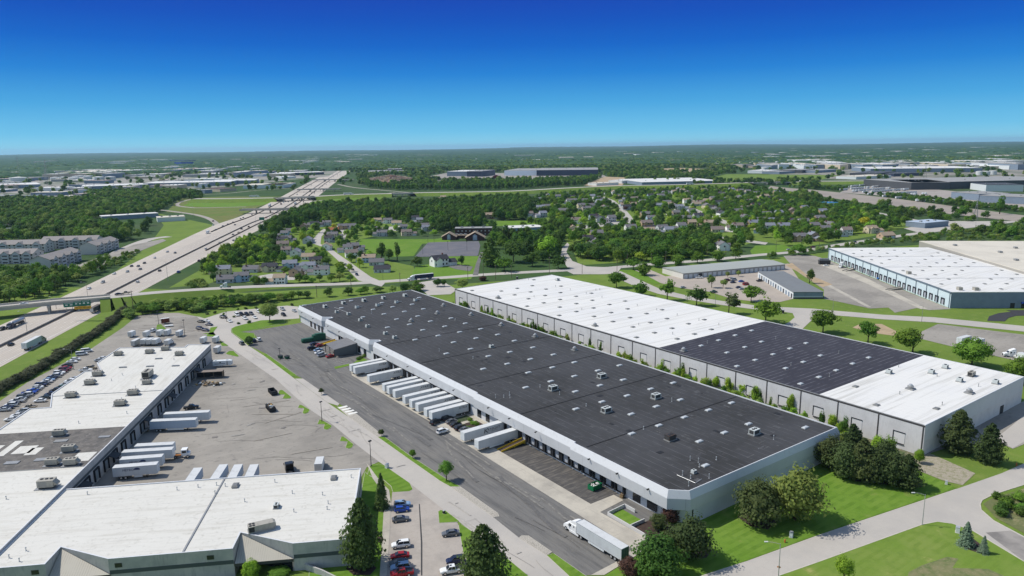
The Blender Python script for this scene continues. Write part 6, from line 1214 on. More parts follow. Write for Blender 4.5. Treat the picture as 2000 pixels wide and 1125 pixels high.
for px, py, w, h, t_ in [(1204, 562, 12, 12, 'green'), (1251, 577, 10, 10, 'green'), (1303, 585, 13, 14, 'green'), (1360, 597, 12, 13, 'dark'), (1423, 612, 13, 13, 'brown'), (1467, 590, 13, 11, 'green'), (1495, 630, 15, 15, 'green'), (1607, 650, 12.5, 13, 'green'), (1695, 670, 11, 12, 'green'), (1782, 692, 15, 14, 'green'), (1897, 715, 14, 13, 'green'), (1993, 748, 11, 12, 'green')]: T(px, py, w*1.18, h*1.04, random.choice(('round', 'round', 'full', 'open')), t_, 'roadside tree in the line behind the long white roof', 1 if py < 640 else 0, 'line of trees along the loop road')
for px, py, w, h in [(1390, 562, 9, 10), (1412, 563, 8, 7), (1421, 542, 4, 5), (1442, 540, 4, 5)]: T(px, py, w, h, 'open', 'pale', 'thin tree in the yard of the storage garages', 1)
T(1581, 553, 8, 12, 'tall', 'dark', 'tall narrow tree on the bare dirt by the garages', 1)
for px, py in [(1237, 527), (1285, 522), (1325, 518), (1362, 514), (1402, 510), (1437, 506), (1560, 498), (1258, 538)]: T(px, py, 13, 11, random.choice(('round', 'full')), 'green', 'round tree in the line behind the storage garages', 1, 'line of trees behind the garages')
for a in [(1072, 503, 23, 21, 'round', 'bright', 'huge bright yellow green tree near the crossing'), (1003, 512, 24, 20, 'round', 'dark', 'huge dark round tree right of the church parking'), (958, 520, 20, 24, 'pine', 'dark', 'large dark pine by the church drive'), (1040, 520, 16, 13, 'round', 'dark', 'dark tree on the street corner by the crossing'), (985, 530, 18, 13, 'round', 'green', 'leafy tree along the road, church drive side'), (1090, 524, 16, 12, 'round', 'dark', 'dark bushy tree at the crossing corner'), (746, 508, 11, 17, 'round', 'dark', 'dark tree in the field left of church parking'), (760, 510, 10, 12, 'round', 'dark', 'dark low tree in the field middle'), (776, 509, 9, 17, 'tall', 'dark', 'dark column tree in the field near church parking'), (902, 518, 8, 9, 'round', 'dark', 'lone tree beside the white farmhouse'), (815, 520, 12, 9, 'round', 'dark', 'dark tree at the field corner, farmhouse side'), (1688, 446, 17, 14, 'round', 'yellow', 'vivid yellow tree among the dark ones'), (652, 449, 9, 8, 'round', 'yellow', 'yellow tree among the houses'), (1952, 418, 16, 26, 'tall', 'green', 'very tall tree at the right picture edge by the wide road'), (1222, 412, 9, 8, 'round', 'purple', 'purple tree among the far houses')]: T(*a, lod=1)
# ------------------------------------------------------------------ poles, lamps, signs
WPOLE = mat('timber_pole', (.14, .105, .08), .9)
def utility_pole(px, py, top, lab):
    x, y = G(px, py); h = (py-top)/max(py-(HY-ROLL*(px-1000)), 1)*CH*1.02; t = thing('utility_pole', lab, 'utility pole', (x, y, 0), .5, 'timber poles along the cross road')
    b = MB(); b.cyl((0, 0), .2, 0, h, WPOLE, 6, .14); part('post', b, t); b = MB(); b.box(-1.3, 1.3, -.07, .07, h-.9, h-.72, WPOLE); part('crossarm', b, t)
    for s in (-1.1, 0, 1.1): b = MB(); b.cyl((s, 0), .06, h-.72, h-.5, METALL, 5); part('insulator', b, t)
for a in [(262, 618, 566), (249, 620, 588), (619, 581, 557), (450, 600, 577), (686, 563, 537), (782, 566, 532), (914, 550, 520), (944, 539, 513), (968, 546, 517), (999, 543, 517), (1073, 537, 501), (1137, 535, 514), (1205, 530, 505), (1225, 520, 495), (1381, 500, 478), (1417, 499, 480), (1515, 497, 470), (1600, 486, 470), (1272, 516, 494), (1300, 513, 490)]: utility_pole(*a, 'brown timber utility pole with a crossarm along the cross road')
def lamp(px, py, h, lab, arm=2.2, az=2.6, col=None, grp='street lamps'):
    x, y = G(px, py); t = thing('street_lamp', lab, 'street lamp', (x, y, .05), az, grp); m = col or POLEG
    b = MB(); b.cyl((0, 0), .13, 0, h*.94, m, 7, .08); b.box(-.25, .25, -.25, .25, 0, .2, m); part('post', b, t)
    if arm:
        b = MB(); b.tube([(0, 0, h*.93), (arm*.6, 0, h*.985), (arm, 0, h)], .05, m, 5); part('arm', b, t); b = MB(); b.box(arm-.1, arm+.75, -.17, .17, h-.06, h+.1, mat('lamp_head', (.6, .6, .58), .5)); part('lamp_head', b, t)
    else: b = MB(); b.box(-.5, .5, -.3, .3, h*.94, h*.98, DARK); part('lamp_head', b, t)
    return t
ARM = math.atan2(_R[1], _R[0])+math.pi
lamp(1801, 1025, 9.2, 'pale curved arm street lamp on the corner lawn', 2.9, ARM, mat('pale_pole', (.42, .41, .38), .5)); t = lamp(1520, 1128, 9.2, 'pale street lamp with an orange sign on its post', 3.0, ARM, mat('pale_pole', (.42, .41, .38), .5))
b = MB(); b.loft([[(.16*0-.1, .45*sx, 2.6+.45*sz) for sx, sz in ((0, -1), (1, 0), (0, 1), (-1, 0))], [(-.14, .45*sx, 2.6+.45*sz) for sx, sz in ((0, -1), (1, 0), (0, 1), (-1, 0))]], mat('sign_orange', (.6, .2, .02), .5)); o = part('sign', b, t, 'orange diamond sign'); o.rotation_euler = (0, 0, 1.2)
for px, py, h, l in [(629, 823, 8, 'dark straight lamp pole beside the saw tooth grass islands'), (725, 911, 9, 'dark straight lamp pole at the front wing corner'), (310, 633, 8, 'dark lamp pole by the small grass island, left yard'), (361, 655, 9, 'dark lamp pole standing among white trailers, left yard'), (547, 703, 6, 'dark lamp pole by the green bins'), (443, 628, 6, 'dark lamp pole in the back lot')]: lamp(px, py, h, l, 0, .3, DARK, 'dark lamp poles')
for px, py, h in [(1397, 597, 9.5), (1626, 613, 9.5), (1800, 628, 9.5)]: lamp(px, py, h, 'thin grey street lamp along the loop road', 2, ARM)
for px, py, h in [(53, 648, 12), (172, 584, 12), (328, 549, 16), (464, 488, 16), (144, 722, 10), (110, 603, 8), (500, 442, 15), (613, 400, 18), (838, 390, 18), (860, 383, 20), (886, 381, 20), (1004, 380, 20), (1101, 372, 20), (1154, 366, 20), (1302, 364, 20), (1443, 362, 20), (1572, 362, 20), (1905, 446, 20), (378, 425, 20), (355, 424, 22)]: lamp(px, py, h, 'tall grey light pole beside the interstate and freeway', 3, ARM, None, 'tall highway light poles')
for px, py in [(836, 478), (848, 475), (826, 497), (875, 489), (912, 489)]: lamp(px, py, 9, 'thin dark lamp pole in the church parking lot', 0, 0, DARK, 'church parking lamp poles')
GS_ = mat('sign_green', (.005, .13, .085), .5); GY = mat('sign_yellow', (.62, .33, .02), .5); GW = mat('sign_white', (.7, .72, .7), .5)
for px0, px1, py0, py1, low, l in [(128, 144, 593, 600, 0, 'small wide green road sign on the bridge side'), (148, 161, 590, 598, 1, 'green road sign over a yellow panel, left of a taller one'), (163, 177, 588, 597.5, 1, 'green road sign over a yellow panel, rightmost on the bridge')]:
    d = np.array(G((px0+px1)/2, 607, 6.0)); d2 = np.array(G((px0+px1)/2+10, 606.4, 6.0)); az = math.atan2(d2[1]-d[1], d2[0]-d[0]); sc = (607-HY-11)/1390*1.0; dist = float(np.linalg.norm(np.array((*d, 6.0))-CAM)); wm = (px1-px0)/F*dist; hm_ = (py1-py0)/F*dist
    t = thing('road_sign', l, 'road sign', (d[0], d[1], 0), az, 'green signs on the bridge'); z0 = next(z for z in np.arange(0, 30, .1) if PX(d[0], d[1], z)[1] < py1)
    b = MB(); b.box(-wm/2, wm/2, -.1, .05, z0, z0+hm_, GS_); part('panel', b, t)
    b = MB(); z1 = z0+hm_*.5
    for s in (-1, 1): b.box(s*wm*.22-wm*.12, s*wm*.22+wm*.12, -.13, -.102, z1-hm_*.1, z1+hm_*.12, GW)
    b.box(-wm*.4, wm*.4, -.13, -.102, z0+hm_*.82, z0+hm_*.88, GW); part('marking', b, t)
    b = MB()
    for s in (-1, 1): b.box(s*wm*.3-.1, s*wm*.3+.1, .05, .25, z0-2.2, z0+hm_*.8, METALG)
    part('bracket', b, t)
    if low:
        b = MB(); b.box(-wm/2, wm/2, -.1, .05, z0-1.9, z0-.15, GY); part('exit_panel', b, t); text_part('lettering', 'EXIT  ONLY', 1.0, INK, t, (0, -.12, z0-1.0), (math.pi/2, 0, 0), 0, 0, min(1.0, wm/7.5))
for px, py, w, h, l in [(512, 437, 7, 4, 'green road sign beside the far interstate lanes'), (305, 415, 4.5, 3, 'grey backed sign on the grass by the ramp')]:
    x, y = G(px, py); t = thing('road_sign', l, 'road sign', (x, y, 0), ARM+math.pi, 'road signs'); b = MB(); b.box(-w/2, w/2, -.08, .08, 5, 5+h, GS_ if px > 400 else METALL); part('panel', b, t)
    for s in (-1, 1): b = MB(); b.box(s*w*.35-.12, s*w*.35+.12, .08, .3, 0, 5+h*.8, METALG); part('post', b, t)
# bridge pieces
def bridge(lab, pts, w, z, piers, group='bridges over the interstate'):
    t = thing('road_bridge', lab, 'bridge', (0, 0, 0), 0, group); pp = [(x, y, z) for x, y in pts]
    b = MB()
    for off, zz in ((0, z),): ribbon(pp, w, z, CONC, b)
    for s in (1, -1):
        e_ = offset(pts, s*w/2)
        for i in range(len(e_)-1):
            a, c = e_[i], e_[i+1]; b.face([(*a, z-1.7), (*c, z-1.7), (*c, z+.02), (*a, z+.02)], mat('girder', (.36, .345, .315), .8))
    ribbon([(x, y, z-1.7) for x, y in pts], w, 0, mat('girder', (.36, .345, .315), .8), b); part('deck', b, t)
    for s in (1, -1): part('parapet', wall_along(MB(), [(x, y) for x, y in offset(pts, s*(w/2-.2))], .35, 1.0, KERB), t).location = (0, 0, z-.05)
    d = np.array(pts[-1])-np.array(pts[0]); ang = math.atan2(d[1], d[0])
    for k in piers:
        p = np.array(pts[0])+d*k; b = MB(); b.box(-.8, .8, -w*.42, w*.42, z-2.9, z-1.7, CONC, ang, (p[0], p[1], 0))
        for s in (-.3, 0, .3): b.box(-.6, .6, s*w-.6, s*w+.6, 0, z-2.9, CONC, ang, (p[0], p[1], 0))
        part('pier', b, t)
    return t
nb = [p[:2] for p in ovp if p[2] > 6.35]
bridge('near concrete bridge carrying the cross road over the interstate', nb, 10.8, 6.62, (.62, .8, .96))
EWL = [(380, 386), (440, 386.5), (520, 382), (600, 378), (680, 377), (760, 375.5), (830, 375), (900, 374), (1000, 372), (1100, 366.5), (1200, 362), (1300, 360), (1400, 357), (1500, 355)]
def raised(name, px_, w, z, lab=None):
    pts = smooth_pts([G(x, y, z) for x, y in px_], 3); b = ribbon([(x, y, z) for x, y in pts], w, z, CONC); struct(name, b); b = MB()
    for s in (1, -1):
        a = offset(pts, s*w/2); c = offset(pts, s*(w/2+14))
        for i in range(len(pts)-1):
            f = [(*a[i], z-.03), (*a[i+1], z-.03), (*c[i+1], 0), (*c[i], 0)]; b.face(f if s < 0 else f[::-1], GRASS)
    struct('embankment', b); return pts
for px_, w, z, l, pr in (([(470, 409), (540, 408), (620, 405)], 12, 6.5, 'lower far bridge crossing the interstate', (.2, .38, .55, .72)), ([(538, 387.5), (575, 385.5), (615, 384)], 22, 6.5, 'wide far bridge carrying the freeway over the interstate', (.18, .42, .66, .86)), ([(580, 370), (620, 369), (665, 368.5)], 12, 6.5, 'upper far bridge crossing the interstate', (.3, .6, .85)), ([(610, 351), (650, 350.5), (690, 350.5)], 14, 6.5, 'farthest thin bridge crossing the interstate', (.3, .55, .8)), ([(765, 378), (785, 377.5), (806, 377)], 22, 6.5, 'short freeway bridge right of the interchange', (.2, .5, .8))):
    bridge(l, smooth_pts([G(x, y, z) for x, y in px_], 3), w, z, pr)
raised('freeway', [(380, 388), (440, 388), (500, 387), (545, 386.2)], 20, 6.5); raised('freeway', [(608, 384), (680, 380), (766, 378)], 20, 6.5); raised('freeway', [(805, 377), (830, 376), (900, 375), (1000, 373), (1100, 367.5), (1200, 363), (1300, 361), (1400, 358.5), (1470, 356)], 20, 6.5)
bridge('long freeway bridge at the right above the wide road', smooth_pts([G(x, y, 6.5) for x, y in ((1466, 357), (1500, 356), (1540, 355.5))], 3), 22, 6.5, (.15, .4, .65, .9)); raised('freeway', [(1540, 355.5), (1640, 354), (1760, 352)], 20, 6.5)
for p, l in (((487, 383.5), 'pale semi truck on the freeway left of the interchange'), ((671, 378.5), 'pale semi truck on the freeway right of the interstate'), ((1341, 358.5), 'white semi truck on the freeway before the white roof'), ((1562, 353.5), 'white cab semi truck on the freeway bridge at right')):
    x, y = G(p[0], p[1]+2, 6.5); semi(l, (x, y), hx((p[0], p[1]+2), (p[0]+30, p[1]+1)), (225, 225, 222), None, 15, 'trucks on the freeway', None, 6.6)
# small street furniture
for px, py, s, c, l in [(1509+36, 1049, .8, 'pale', 'grey utility cabinet pair on the front lawn'), (1848, 946, .6, 'pale', 'white utility post on the lawn edge'), (756, 914, .8, 'pale', 'pale utility box on the corner grass'), (867, 1003, .5, 'dark', 'dark electric box on the triangular grass island'), (1529, 612, 1.2, 'dark', 'black post box monument by the loop road'), (1010, 545, 1.0, 'dark', 'dark green cabinet behind the long white roof'), (1870, 1040, .9, 'pale', 'small white sign beside the blue grey spruce')]:
    x, y = G(px, py); t = thing('utility_box', l, 'utility box', (x, y, .05), .4, 'utility boxes'); m = TWHITE if c == 'pale' else DARK; b = MB(); b.box(-.7*s, .7*s, -.5*s, .5*s, .1, 1.7*s, m); part('cabinet', b, t); b = MB(); b.box(-.8*s, .8*s, -.6*s, .6*s, 0, .1, KERB); part('plinth', b, t); b = MB(); b.box(-.74*s, .74*s, -.54*s, .54*s, 1.7*s, 1.78*s, METALL); part('lid', b, t)
def hydrant(px, py, l):
    x, y = G(px, py); t = thing('fire_hydrant', l, 'hydrant', (x, y, .05), 0, 'hydrants'); o = mat('hydrant_orange', (.5, .14, .04), .5); b = MB(); b.cyl((0, 0), .2, 0, .75, o, 8, .17); b.cyl((0, 0), .2, .75, 1.0, o, 8, .05); part('body', b, t); b = MB(); b.tube([(-.33, 0, .55), (.33, 0, .55)], .1, o, 6); part('outlet', b, t)
hydrant(1533, 1060, 'orange hydrant by the kerb beside the grey cabinets'); hydrant(1985, 910, 'orange hydrant near the evergreen street corner')
# pylons
for px, py, top in [(38, 342, 305), (92, 352, 312), (93, 372, 330), (1905, 430, 388), (1806, 352, 318)]:
    x, y = G(px, py); h = (py-top)/(py-(HY-ROLL*(px-1000)))*CH; t = thing('power_pylon', 'grey lattice power pylon standing above the far trees', 'pylon', (x, y, 0), .5, 'power pylons'); b = MB(); w = h*.09
    for sx, sy in ((-1, -1), (1, -1), (1, 1), (-1, 1)): b.tube([(sx*w, sy*w, 0), (sx*w*.25, sy*w*.25, h*.75), (0, 0, h)], .22, METALG, 4)
    for k in range(7):
        z = h*(.1+.1*k); q = w*(1-z/h); b.tube([(-q, -q, z), (q, q, z+h*.08)], .14, METALG, 3); b.tube([(q, -q, z), (-q, q, z+h*.08)], .14, METALG, 3)
    part('tower', b, t)
    for z in (.72, .84, .95): b = MB(); b.box(-h*.14, h*.14, -.25, .25, h*z, h*z+.6, METALG); part('crossarm', b, t)
# ------------------------------------------------------------------ houses
ROOFC = {'grey': (112, 110, 112), 'dark': (62, 62, 68), 'brown': (126, 114, 108), 'tan': (158, 142, 122), 'orange': (168, 104, 74), 'slate': (128, 132, 142)}
WALLC = {'white': (232, 232, 228), 'cream': (205, 192, 165), 'grey': (186, 188, 190), 'pale blue': (165, 185, 205), 'tan': (176, 152, 125), 'brick': (110, 70, 58)}
def gable(mb, x0, x1, y0, y1, z0, z1, zr, wm, rm, o=.4):
    """gabled block with the ridge along x"""
    ym = (y0+y1)/2; mb.box(x0, x1, y0, y1, z0, z1, wm)
    for x, s in ((x0, -1), (x1, 1)):
        f = [(x, y0, z1), (x, y1, z1), (x, ym, zr)]; mb.face(f if s > 0 else f[::-1], wm)
    return [((x0-o, y0-o, z1-o*(zr-z1)/(ym-y0)), (x1+o, y0-o, z1-o*(zr-z1)/(ym-y0)), (x1+o, ym, zr), (x0-o, ym, zr)), ((x1+o, y1+o, z1-o*(zr-z1)/(ym-y0)), (x0-o, y1+o, z1-o*(zr-z1)/(ym-y0)), (x0-o, ym, zr), (x1+o, ym, zr))]
def slabs(mb, fs, m, th=.18):
    for f in fs:
        mb.raw([(x, y, z+.06) for x, y, z in f]+[(x, y, z-th+.06) for x, y, z in f], [(0, 1, 2, 3), (7, 6, 5, 4), (0, 4, 5, 1), (1, 5, 6, 2), (2, 6, 7, 3), (3, 7, 4, 0)], m)
_hs = {}
def house_meshes(var, wc, rc):
    k = (var, wc, rc)
    if k in _hs: return _hs[k]
    wm = mat('siding_'+wc, lin(WALLC[wc]), .8); rm = mat('shingle_'+rc, lin(ROOFC[rc]), .9, var=((.6, tuple(v*.75 for v in lin(ROOFC[rc])), .45, .7, .7),), coord='obj'); P_ = []
    L_, D_, H_ = ((11, 8, 5.2), (13, 9, 3.2), (9, 8, 5.6), (12, 8.5, 5.0))[var]
    b = MB(); r = MB(); fs = gable(b, -L_/2, L_/2, -D_/2, D_/2, 0, H_, H_+D_*.3, wm, rm); slabs(r, fs, rm)
    gx = L_/2-.2 if var != 2 else -L_/2-5.6; fs = gable(b, gx, gx+5.8, -D_/2-1.2, D_/2-2, 0, 2.9, 2.9+D_*.22, wm, rm) if var != 1 else []
    slabs(r, fs, rm)
    if var in (0, 3):   # a front cross gable
        b2 = MB(); fs = gable(b2, -2, 2, -2, 2, 0, H_-.3, H_+1.1, wm, rm); R_ = lambda p: (p[1]*1.0-L_*.18, -p[0]-D_/2+.6, p[2])
        b.raw([R_(v) for v in b2.v], b2.f, wm); slabs(r, [[R_(p) for p in f] for f in fs], rm)
    P_.append(('wall', b.mesh('wall'))); P_.append(('roof', r.mesh('roof')))
    gxm = gx+2.9 if var != 1 else L_*.28; gy = -D_/2-1.2 if var != 1 else -D_/2
    b = MB(); b.box(gxm-2, gxm+2, gy-.06, gy, .1, 2.3, TWHITE); P_.append(('garage_door', b.mesh('garage_door')))
    for x in (-L_*.36, L_*.1, L_*.34):
        for z in ((1.0, 3.6) if H_ > 4 else (1.0,)):
            for sy in (-1, 1): b = MB(); b.box(x-.6, x+.6, sy*D_/2-.05, sy*D_/2+.05, z, z+1.3, GLASS); P_.append(('window', b.mesh('window')))
    for sx in (-1, 1): b = MB(); b.box(sx*L_/2-.05, sx*L_/2+.05, -.6, .6, H_*.6, H_*.6+1.3, GLASS); P_.append(('window', b.mesh('window')))
    b = MB(); b.box(-L_*.1-.5, -L_*.1+.5, -D_/2-.07, -D_/2, .1, 2.2, DARK); P_.append(('door', b.mesh('door')))
    b = MB(); b.box(L_*.3-.4, L_*.3+.4, 1.0, 1.9, H_, H_+D_*.3+.9, mat('siding_brick', lin(WALLC['brick']), .8)); P_.append(('chimney', b.mesh('chimney')))
    _hs[k] = P_; return P_
HOUSES = []
def house(px, py, rot, wc, rc, var, where, group):
    x, y = G(px, py); HOUSES.append((x, y)); t = thing('house', '%s house with a %s roof %s' % (wc, rc, where), 'house', (x, y, 0), rot, group)
    for n_, me in house_meshes(var, wc, rc): link(n_, me, t, None, 0, 1.15 if 'suburb' in group else .98)
HL1 = '437,532 442,548 473,546 492,528 528,527 567,521 578,536 548,551 604,525 604,503 617,514 629,533 553,481 560,494 578,497 552,472 557,460 562,452 594,445 611,440 601,472 686,442 670,445 651,450 650,462 643,470 638,485 680,489 690,485 687,499 702,497 721,509 736,514 747,528 736,449 747,458 738,433 758,433 789,447 794,457 830,441 833,448 615,440 639,438 775,436 812,428 820,433 560,470'
HL2 = '1420,392 1432,400 1444,388 1455,410 1465,396 1475,404 1440,416 1455,428 1470,440 1440,446 1510,432 1520,420 1530,446 1535,405 1502,400 1525,396 1580,424 1570,410 1600,430 1620,440 1590,446 1605,416 1428,372 1445,374 1460,376 1290,384 1285,404 1245,376 1240,388 1235,402 1140,392 1135,404 1100,412 1145,410 1185,376 1180,408 1340,430 1350,440 1330,446 1385,440 1400,450 1320,420 1350,416 1090,386 1050,392 1040,400 955,424 1060,421 1032,421 1056,408 1067,406 1090,402 1112,395 1120,394 1117,385 1071,384 1165,389 1170,396 1155,385 1152,402 1199,377 1214,385 1221,393 1220,400 1223,407 1158,376 1126,434 1160,427 1170,430 1194,430 1190,440 1119,452 1165,461 1148,473 1163,474 1153,485 1231,449 1260,422 1272,430 1262,440 1267,448 1266,455 1293,450 1306,455 1287,463 1300,464 1257,394 1271,384 1275,372 1300,376 1302,398 1308,402 1316,405 1326,407 1341,394 1343,378 1332,374 1325,371 1351,388 1360,399 1368,398 1380,404 1389,409 1397,412 1409,420 1382,392 1392,390 1402,398 1407,380 1397,372 1374,373 1363,425 1410,485 1317,376 1414,379 1477,379 1493,385 1507,387 1516,377 1487,431 1496,422 1503,447 1568,437 1549,437 1560,468 1587,466 1547,415 1410,418 1640,458 1652,456 1612,452 835,396 853,391 866,388 905,392 920,396 928,402 945,396 960,390 10,448 28,455 1700,452 1730,462'
random.seed(21)
wch = ['white', 'cream', 'grey', 'white', 'pale blue', 'tan', 'grey']; rch = ['grey', 'grey', 'brown', 'slate', 'grey', 'dark', 'tan']
for nm, s in (('among trees near the interstate', HL1), ('in the leafy suburb beyond the cross road', HL2)):
    for q in s.split():
        px, py = map(int, q.split(',')); w, r_ = random.choice(wch), random.choice(rch)
        if (px, py) == (651, 450): r_ = 'orange'
        if (px, py) == (436, 532): r_ = 'brown'
        house(px, py+3, random.choice((-.55, -.45, 1.05, 2.6, -.5))+random.uniform(-.15, .15), w, r_, random.randrange(4), nm, 'houses in the suburb' if s is HL2 else 'houses near the interstate')
x, y = G(858, 519); HOUSES.append((x, y)); t = thing('house', 'white farmhouse with a dark roof on the bright field by the road', 'house', (x, y, 0), hx((838, 520), (875, 516)), 'houses near the interstate')
for n_, me in house_meshes(0, 'white', 'dark'): link(n_, me, t, None, 0, 1.25)
x, y = G(1483, 455); t = thing('garage', 'pale blue gabled garage with a tan roof in the suburb', 'garage', (x, y, 0), ARM+1.2, 'houses in the suburb'); b = MB(); r = MB(); slabs(r, gable(b, -6, 6, -6, 6, 0, 4.2, 6.4, mat('siding_pale blue', lin(WALLC['pale blue']), .8), None), mat('shingle_tan', lin(ROOFC['tan']), .9)); part('wall', b, t); part('roof', r, t)
# apartment blocks, church, big sheds
def apartments(lab, p0, p1, depth, nb_):
    a, c = np.array(G(*p0)), np.array(G(*p1)); d = c-a; ln = float(np.linalg.norm(d)); t = thing('apartment_block', lab, 'apartment block', (a[0], a[1], 0), math.atan2(d[1], d[0]), 'apartment blocks left of the interstate')
    wm = mat('siding_warm_grey', lin((196, 192, 186)), .8); gm = mat('siding_grey', lin(WALLC['grey']), .8); rm = mat('shingle_warm_grey', lin((146, 140, 136)), .9)
    b = MB(); r = MB(); slabs(r, gable(b, 0, ln, 0, depth, 0, 9, 12.6, wm, None, .6), rm); part('wall', b, t); part('roof', r, t)
    for k in range(nb_):
        x = ln*(k+.5)/nb_; b2 = MB(); fs = gable(b2, -3, 3, -3.2, 3.2, 0, 9.0, 11.4, gm, None); R_ = lambda p: (p[1]+x, -p[0]+1.6, p[2]); b = MB(); b.raw([R_(v) for v in b2.v], b2.f, gm); part('bay', b, t); r = MB(); slabs(r, [[R_(p) for p in f] for f in fs], rm); part('bay_roof', r, t)
        for z in (1, 4, 7):
            b = MB(); b.box(x-2.2, x+2.2, -1.75, -1.45, z-.3, z+.7, DARK); part('balcony', b, t)
            for s in (-ln/nb_*.36, ln/nb_*.36): b = MB(); b.box(x+s-.8, x+s+.8, -.06, .05, z, z+1.5, GLASS); part('window', b, t)
    for z in (1, 4, 7):
        for yy in (depth*.3, depth*.7): b = MB(); b.box(ln-.05, ln+.06, yy-.7, yy+.7, z, z+1.5, GLASS); part('window', b, t)
for a in [('apartment block at the left picture edge, nearest row', (-40, 516), (66, 514), 17, 5), ('apartment block standing end on beside the parking road', (100, 527), (160, 508), 17, 4), ('apartment block at the back, long gabled front', (82, 487), (190, 484), 16, 4), ('apartment block at the back right, end on to the road', (190, 497), (233, 484), 16, 3), ('apartment block at the left edge, second row', (-40, 496), (90, 493), 16, 4)]: apartments(*a)
def shed(lab, p0, p1, depth, h, roofc=ROOFW, wallc=WALLL, name='industrial_building', cat='building', group='industrial buildings', bays=0, base=None, glass=0, rpart=None):
    a, c = np.array(G(*p0)), np.array(G(*p1)); d = c-a; ln = float(np.linalg.norm(d)); t = thing(name, lab, cat, (a[0], a[1], 0), math.atan2(d[1], d[0]), group); HOUSES.extend([tuple(a+d*k+np.array([-d[1], d[0]])/ln*depth*j) for k in np.arange(0, 1.01, 12/max(ln, 12)) for j in (.1, .5, .9)] if ln < 260 else [])
    b = MB(); b.box(0, ln, 0, depth, 0, h-.05, wallc); 
    if base: b.box(-.05, ln+.05, -.12, 0, 0, h*.28, base)
    part('wall', b, t); b = MB(); b.box(-.3, ln+.3, -.3, depth+.3, h-.05, h+.4, roofc); part('roof', b, t)
    for k in range(bays): x = ln*(k+.5)/bays; b = MB(); b.box(x-1.4, x+1.4, -.15, 0, .6, min(4.2, h*.65), DARK if glass == 0 else TWHITE); part('dock_door', b, t)
    b = MB()
    for k in range(3): x = ln*(k+.6)/3.4; b = MB(); b.box(x-1.4, x+1.4, depth*.4, depth*.4+2.2, h+.4, h+1.7, METALG); part('roof_unit', b, t)
    return t
BRICK = mat('red_brown_brick', (.085, .04, .033), .85, var=((.8, (.06, .03, .026), .45, .7, .7),)); SLBL = mat('steel_blue_panel', (.20, .25, .31), .7, var=((.3, (.16, .2, .25), .45, .7, .7),)); NVY = mat('navy_panel', (.035, .045, .08), .6); DKG = mat('charcoal_panel', (.07, .073, .078), .7); GRYR = mat('grey_roof', (.32, .315, .30), .8, var=((.08, (.25, .25, .24), .42, .66, .8),)); PBL = mat('pale_blue_panel', (.56, .66, .68), .7, var=((.3, (.48, .58, .61), .45, .7, .7),)); CRM = mat('cream_roof', (.62, .57, .47), .75, var=((.05, (.5, .46, .38), .42, .66, .8), (.8, (.66, .61, .52), .5, .75, .5)))
SAND = mat('sand_panel', (.5, .43, .32), .8)
t = shed('two storey dark brick school block with a flat roof behind church', (889, 461), (961, 460), 14, 8.5, GRYR, BRICK, 'brick_building', group='church buildings')
for z in (1.2, 5): 
    for k in range(9): b = MB(); b.box(3+k*4.4, 4.6+k*4.4, -.08, .05, z, z+1.4, mat('pale_window', (.45, .43, .4), .4)); part('window', b, t)
for p, w, l in (((877, 468), 15, 'small brown roofed chapel with a pale arched front window'), ((928, 469.5), 20, 'large brown roofed church hall with a tall pale front window')):
    x, y = G(*p); HOUSES.append((x, y)); t = thing('church_building', l, 'church', (x, y, 0), ARM+math.pi/2, 'church buildings'); b = MB(); r = MB(); slabs(r, gable(b, -12, 2, -w/2, w/2, 0, 3.6, 3.6+w*.28, BRICK, None, 1.2), mat('shingle_tan', lin(ROOFC['tan']), .9)); part('wall', b, t); part('roof', r, t)
    b = MB(); b.loft([[(xx, w*.12*cx, z) for cx, z in ((-1, .3), (1, .3), (1, 4.2+w*.06), (0, 4.8+w*.12), (-1, 4.2+w*.06))] for xx in (2.0, 2.2)], mat('pale_window_blue', (.36, .42, .5), .4)); part('front_window', b, t)
    b = MB(); b.box(2.2, 2.26, -.2, .2, 2, 6, TWHITE); b.box(2.2, 2.26, -.9, .9, 4.2, 4.6, TWHITE); part('cross', b, t)
t = shed('low brown roofed link between chapel and church hall', (886, 466), (914, 466), 8, 3.4, mat('shingle_tan', lin(ROOFC['tan']), .9), BRICK, 'church_building', 'church', 'church buildings')
shed('blue metal hall with a white roof behind the pines', (994, 458), (1062, 455), 26, 7, ROOFW, mat('blue_metal_wall', (.22, .34, .42), .6), 'metal_building')
for px in (985, 994, 1003, 1013, 1023): T(px, 474, 8, 15, 'pine', 'brown', 'scraggly dark pine in the row before the blue hall', 1, 'pines before the blue hall')
# storage garages
o1 = np.array(G(1334, 545)); d1 = np.array(G(1533, 526.5))-o1; L1 = float(np.linalg.norm(d1))
t = thing('storage_garage', 'long low garage building with grey green roof and many white doors', 'garages', (o1[0], o1[1], 0), math.atan2(d1[1], d1[0]), 'storage garages')
GG = mat('grey_panel_wall', (.34, .335, .32), .7); b = MB(); b.box(0, L1, 0, 28, 0, 4.4, GG); b.face([(-.03, 28, 0), (-.03, 0, 0), (-.03, 0, 4.4), (-.03, 28, 4.4)], mat('pale_end_wall', (.62, .6, .54), .7)); part('wall', b, t)
b = MB(); b.raw([(-.4, -.5, 4.4), (L1+.4, -.5, 4.4), (L1+.4, 14, 5.6), (-.4, 14, 5.6), (L1+.4, 28.5, 4.4), (-.4, 28.5, 4.4)], [(0, 1, 2, 3), (3, 2, 4, 5), (0, 3, 5), (1, 4, 2)], mat('grey_green_roof', (.36, .375, .34), .6, lines=((0, 1.2, .08, (.27, .28, .26), .7),), coord='obj')); part('roof', b, t)
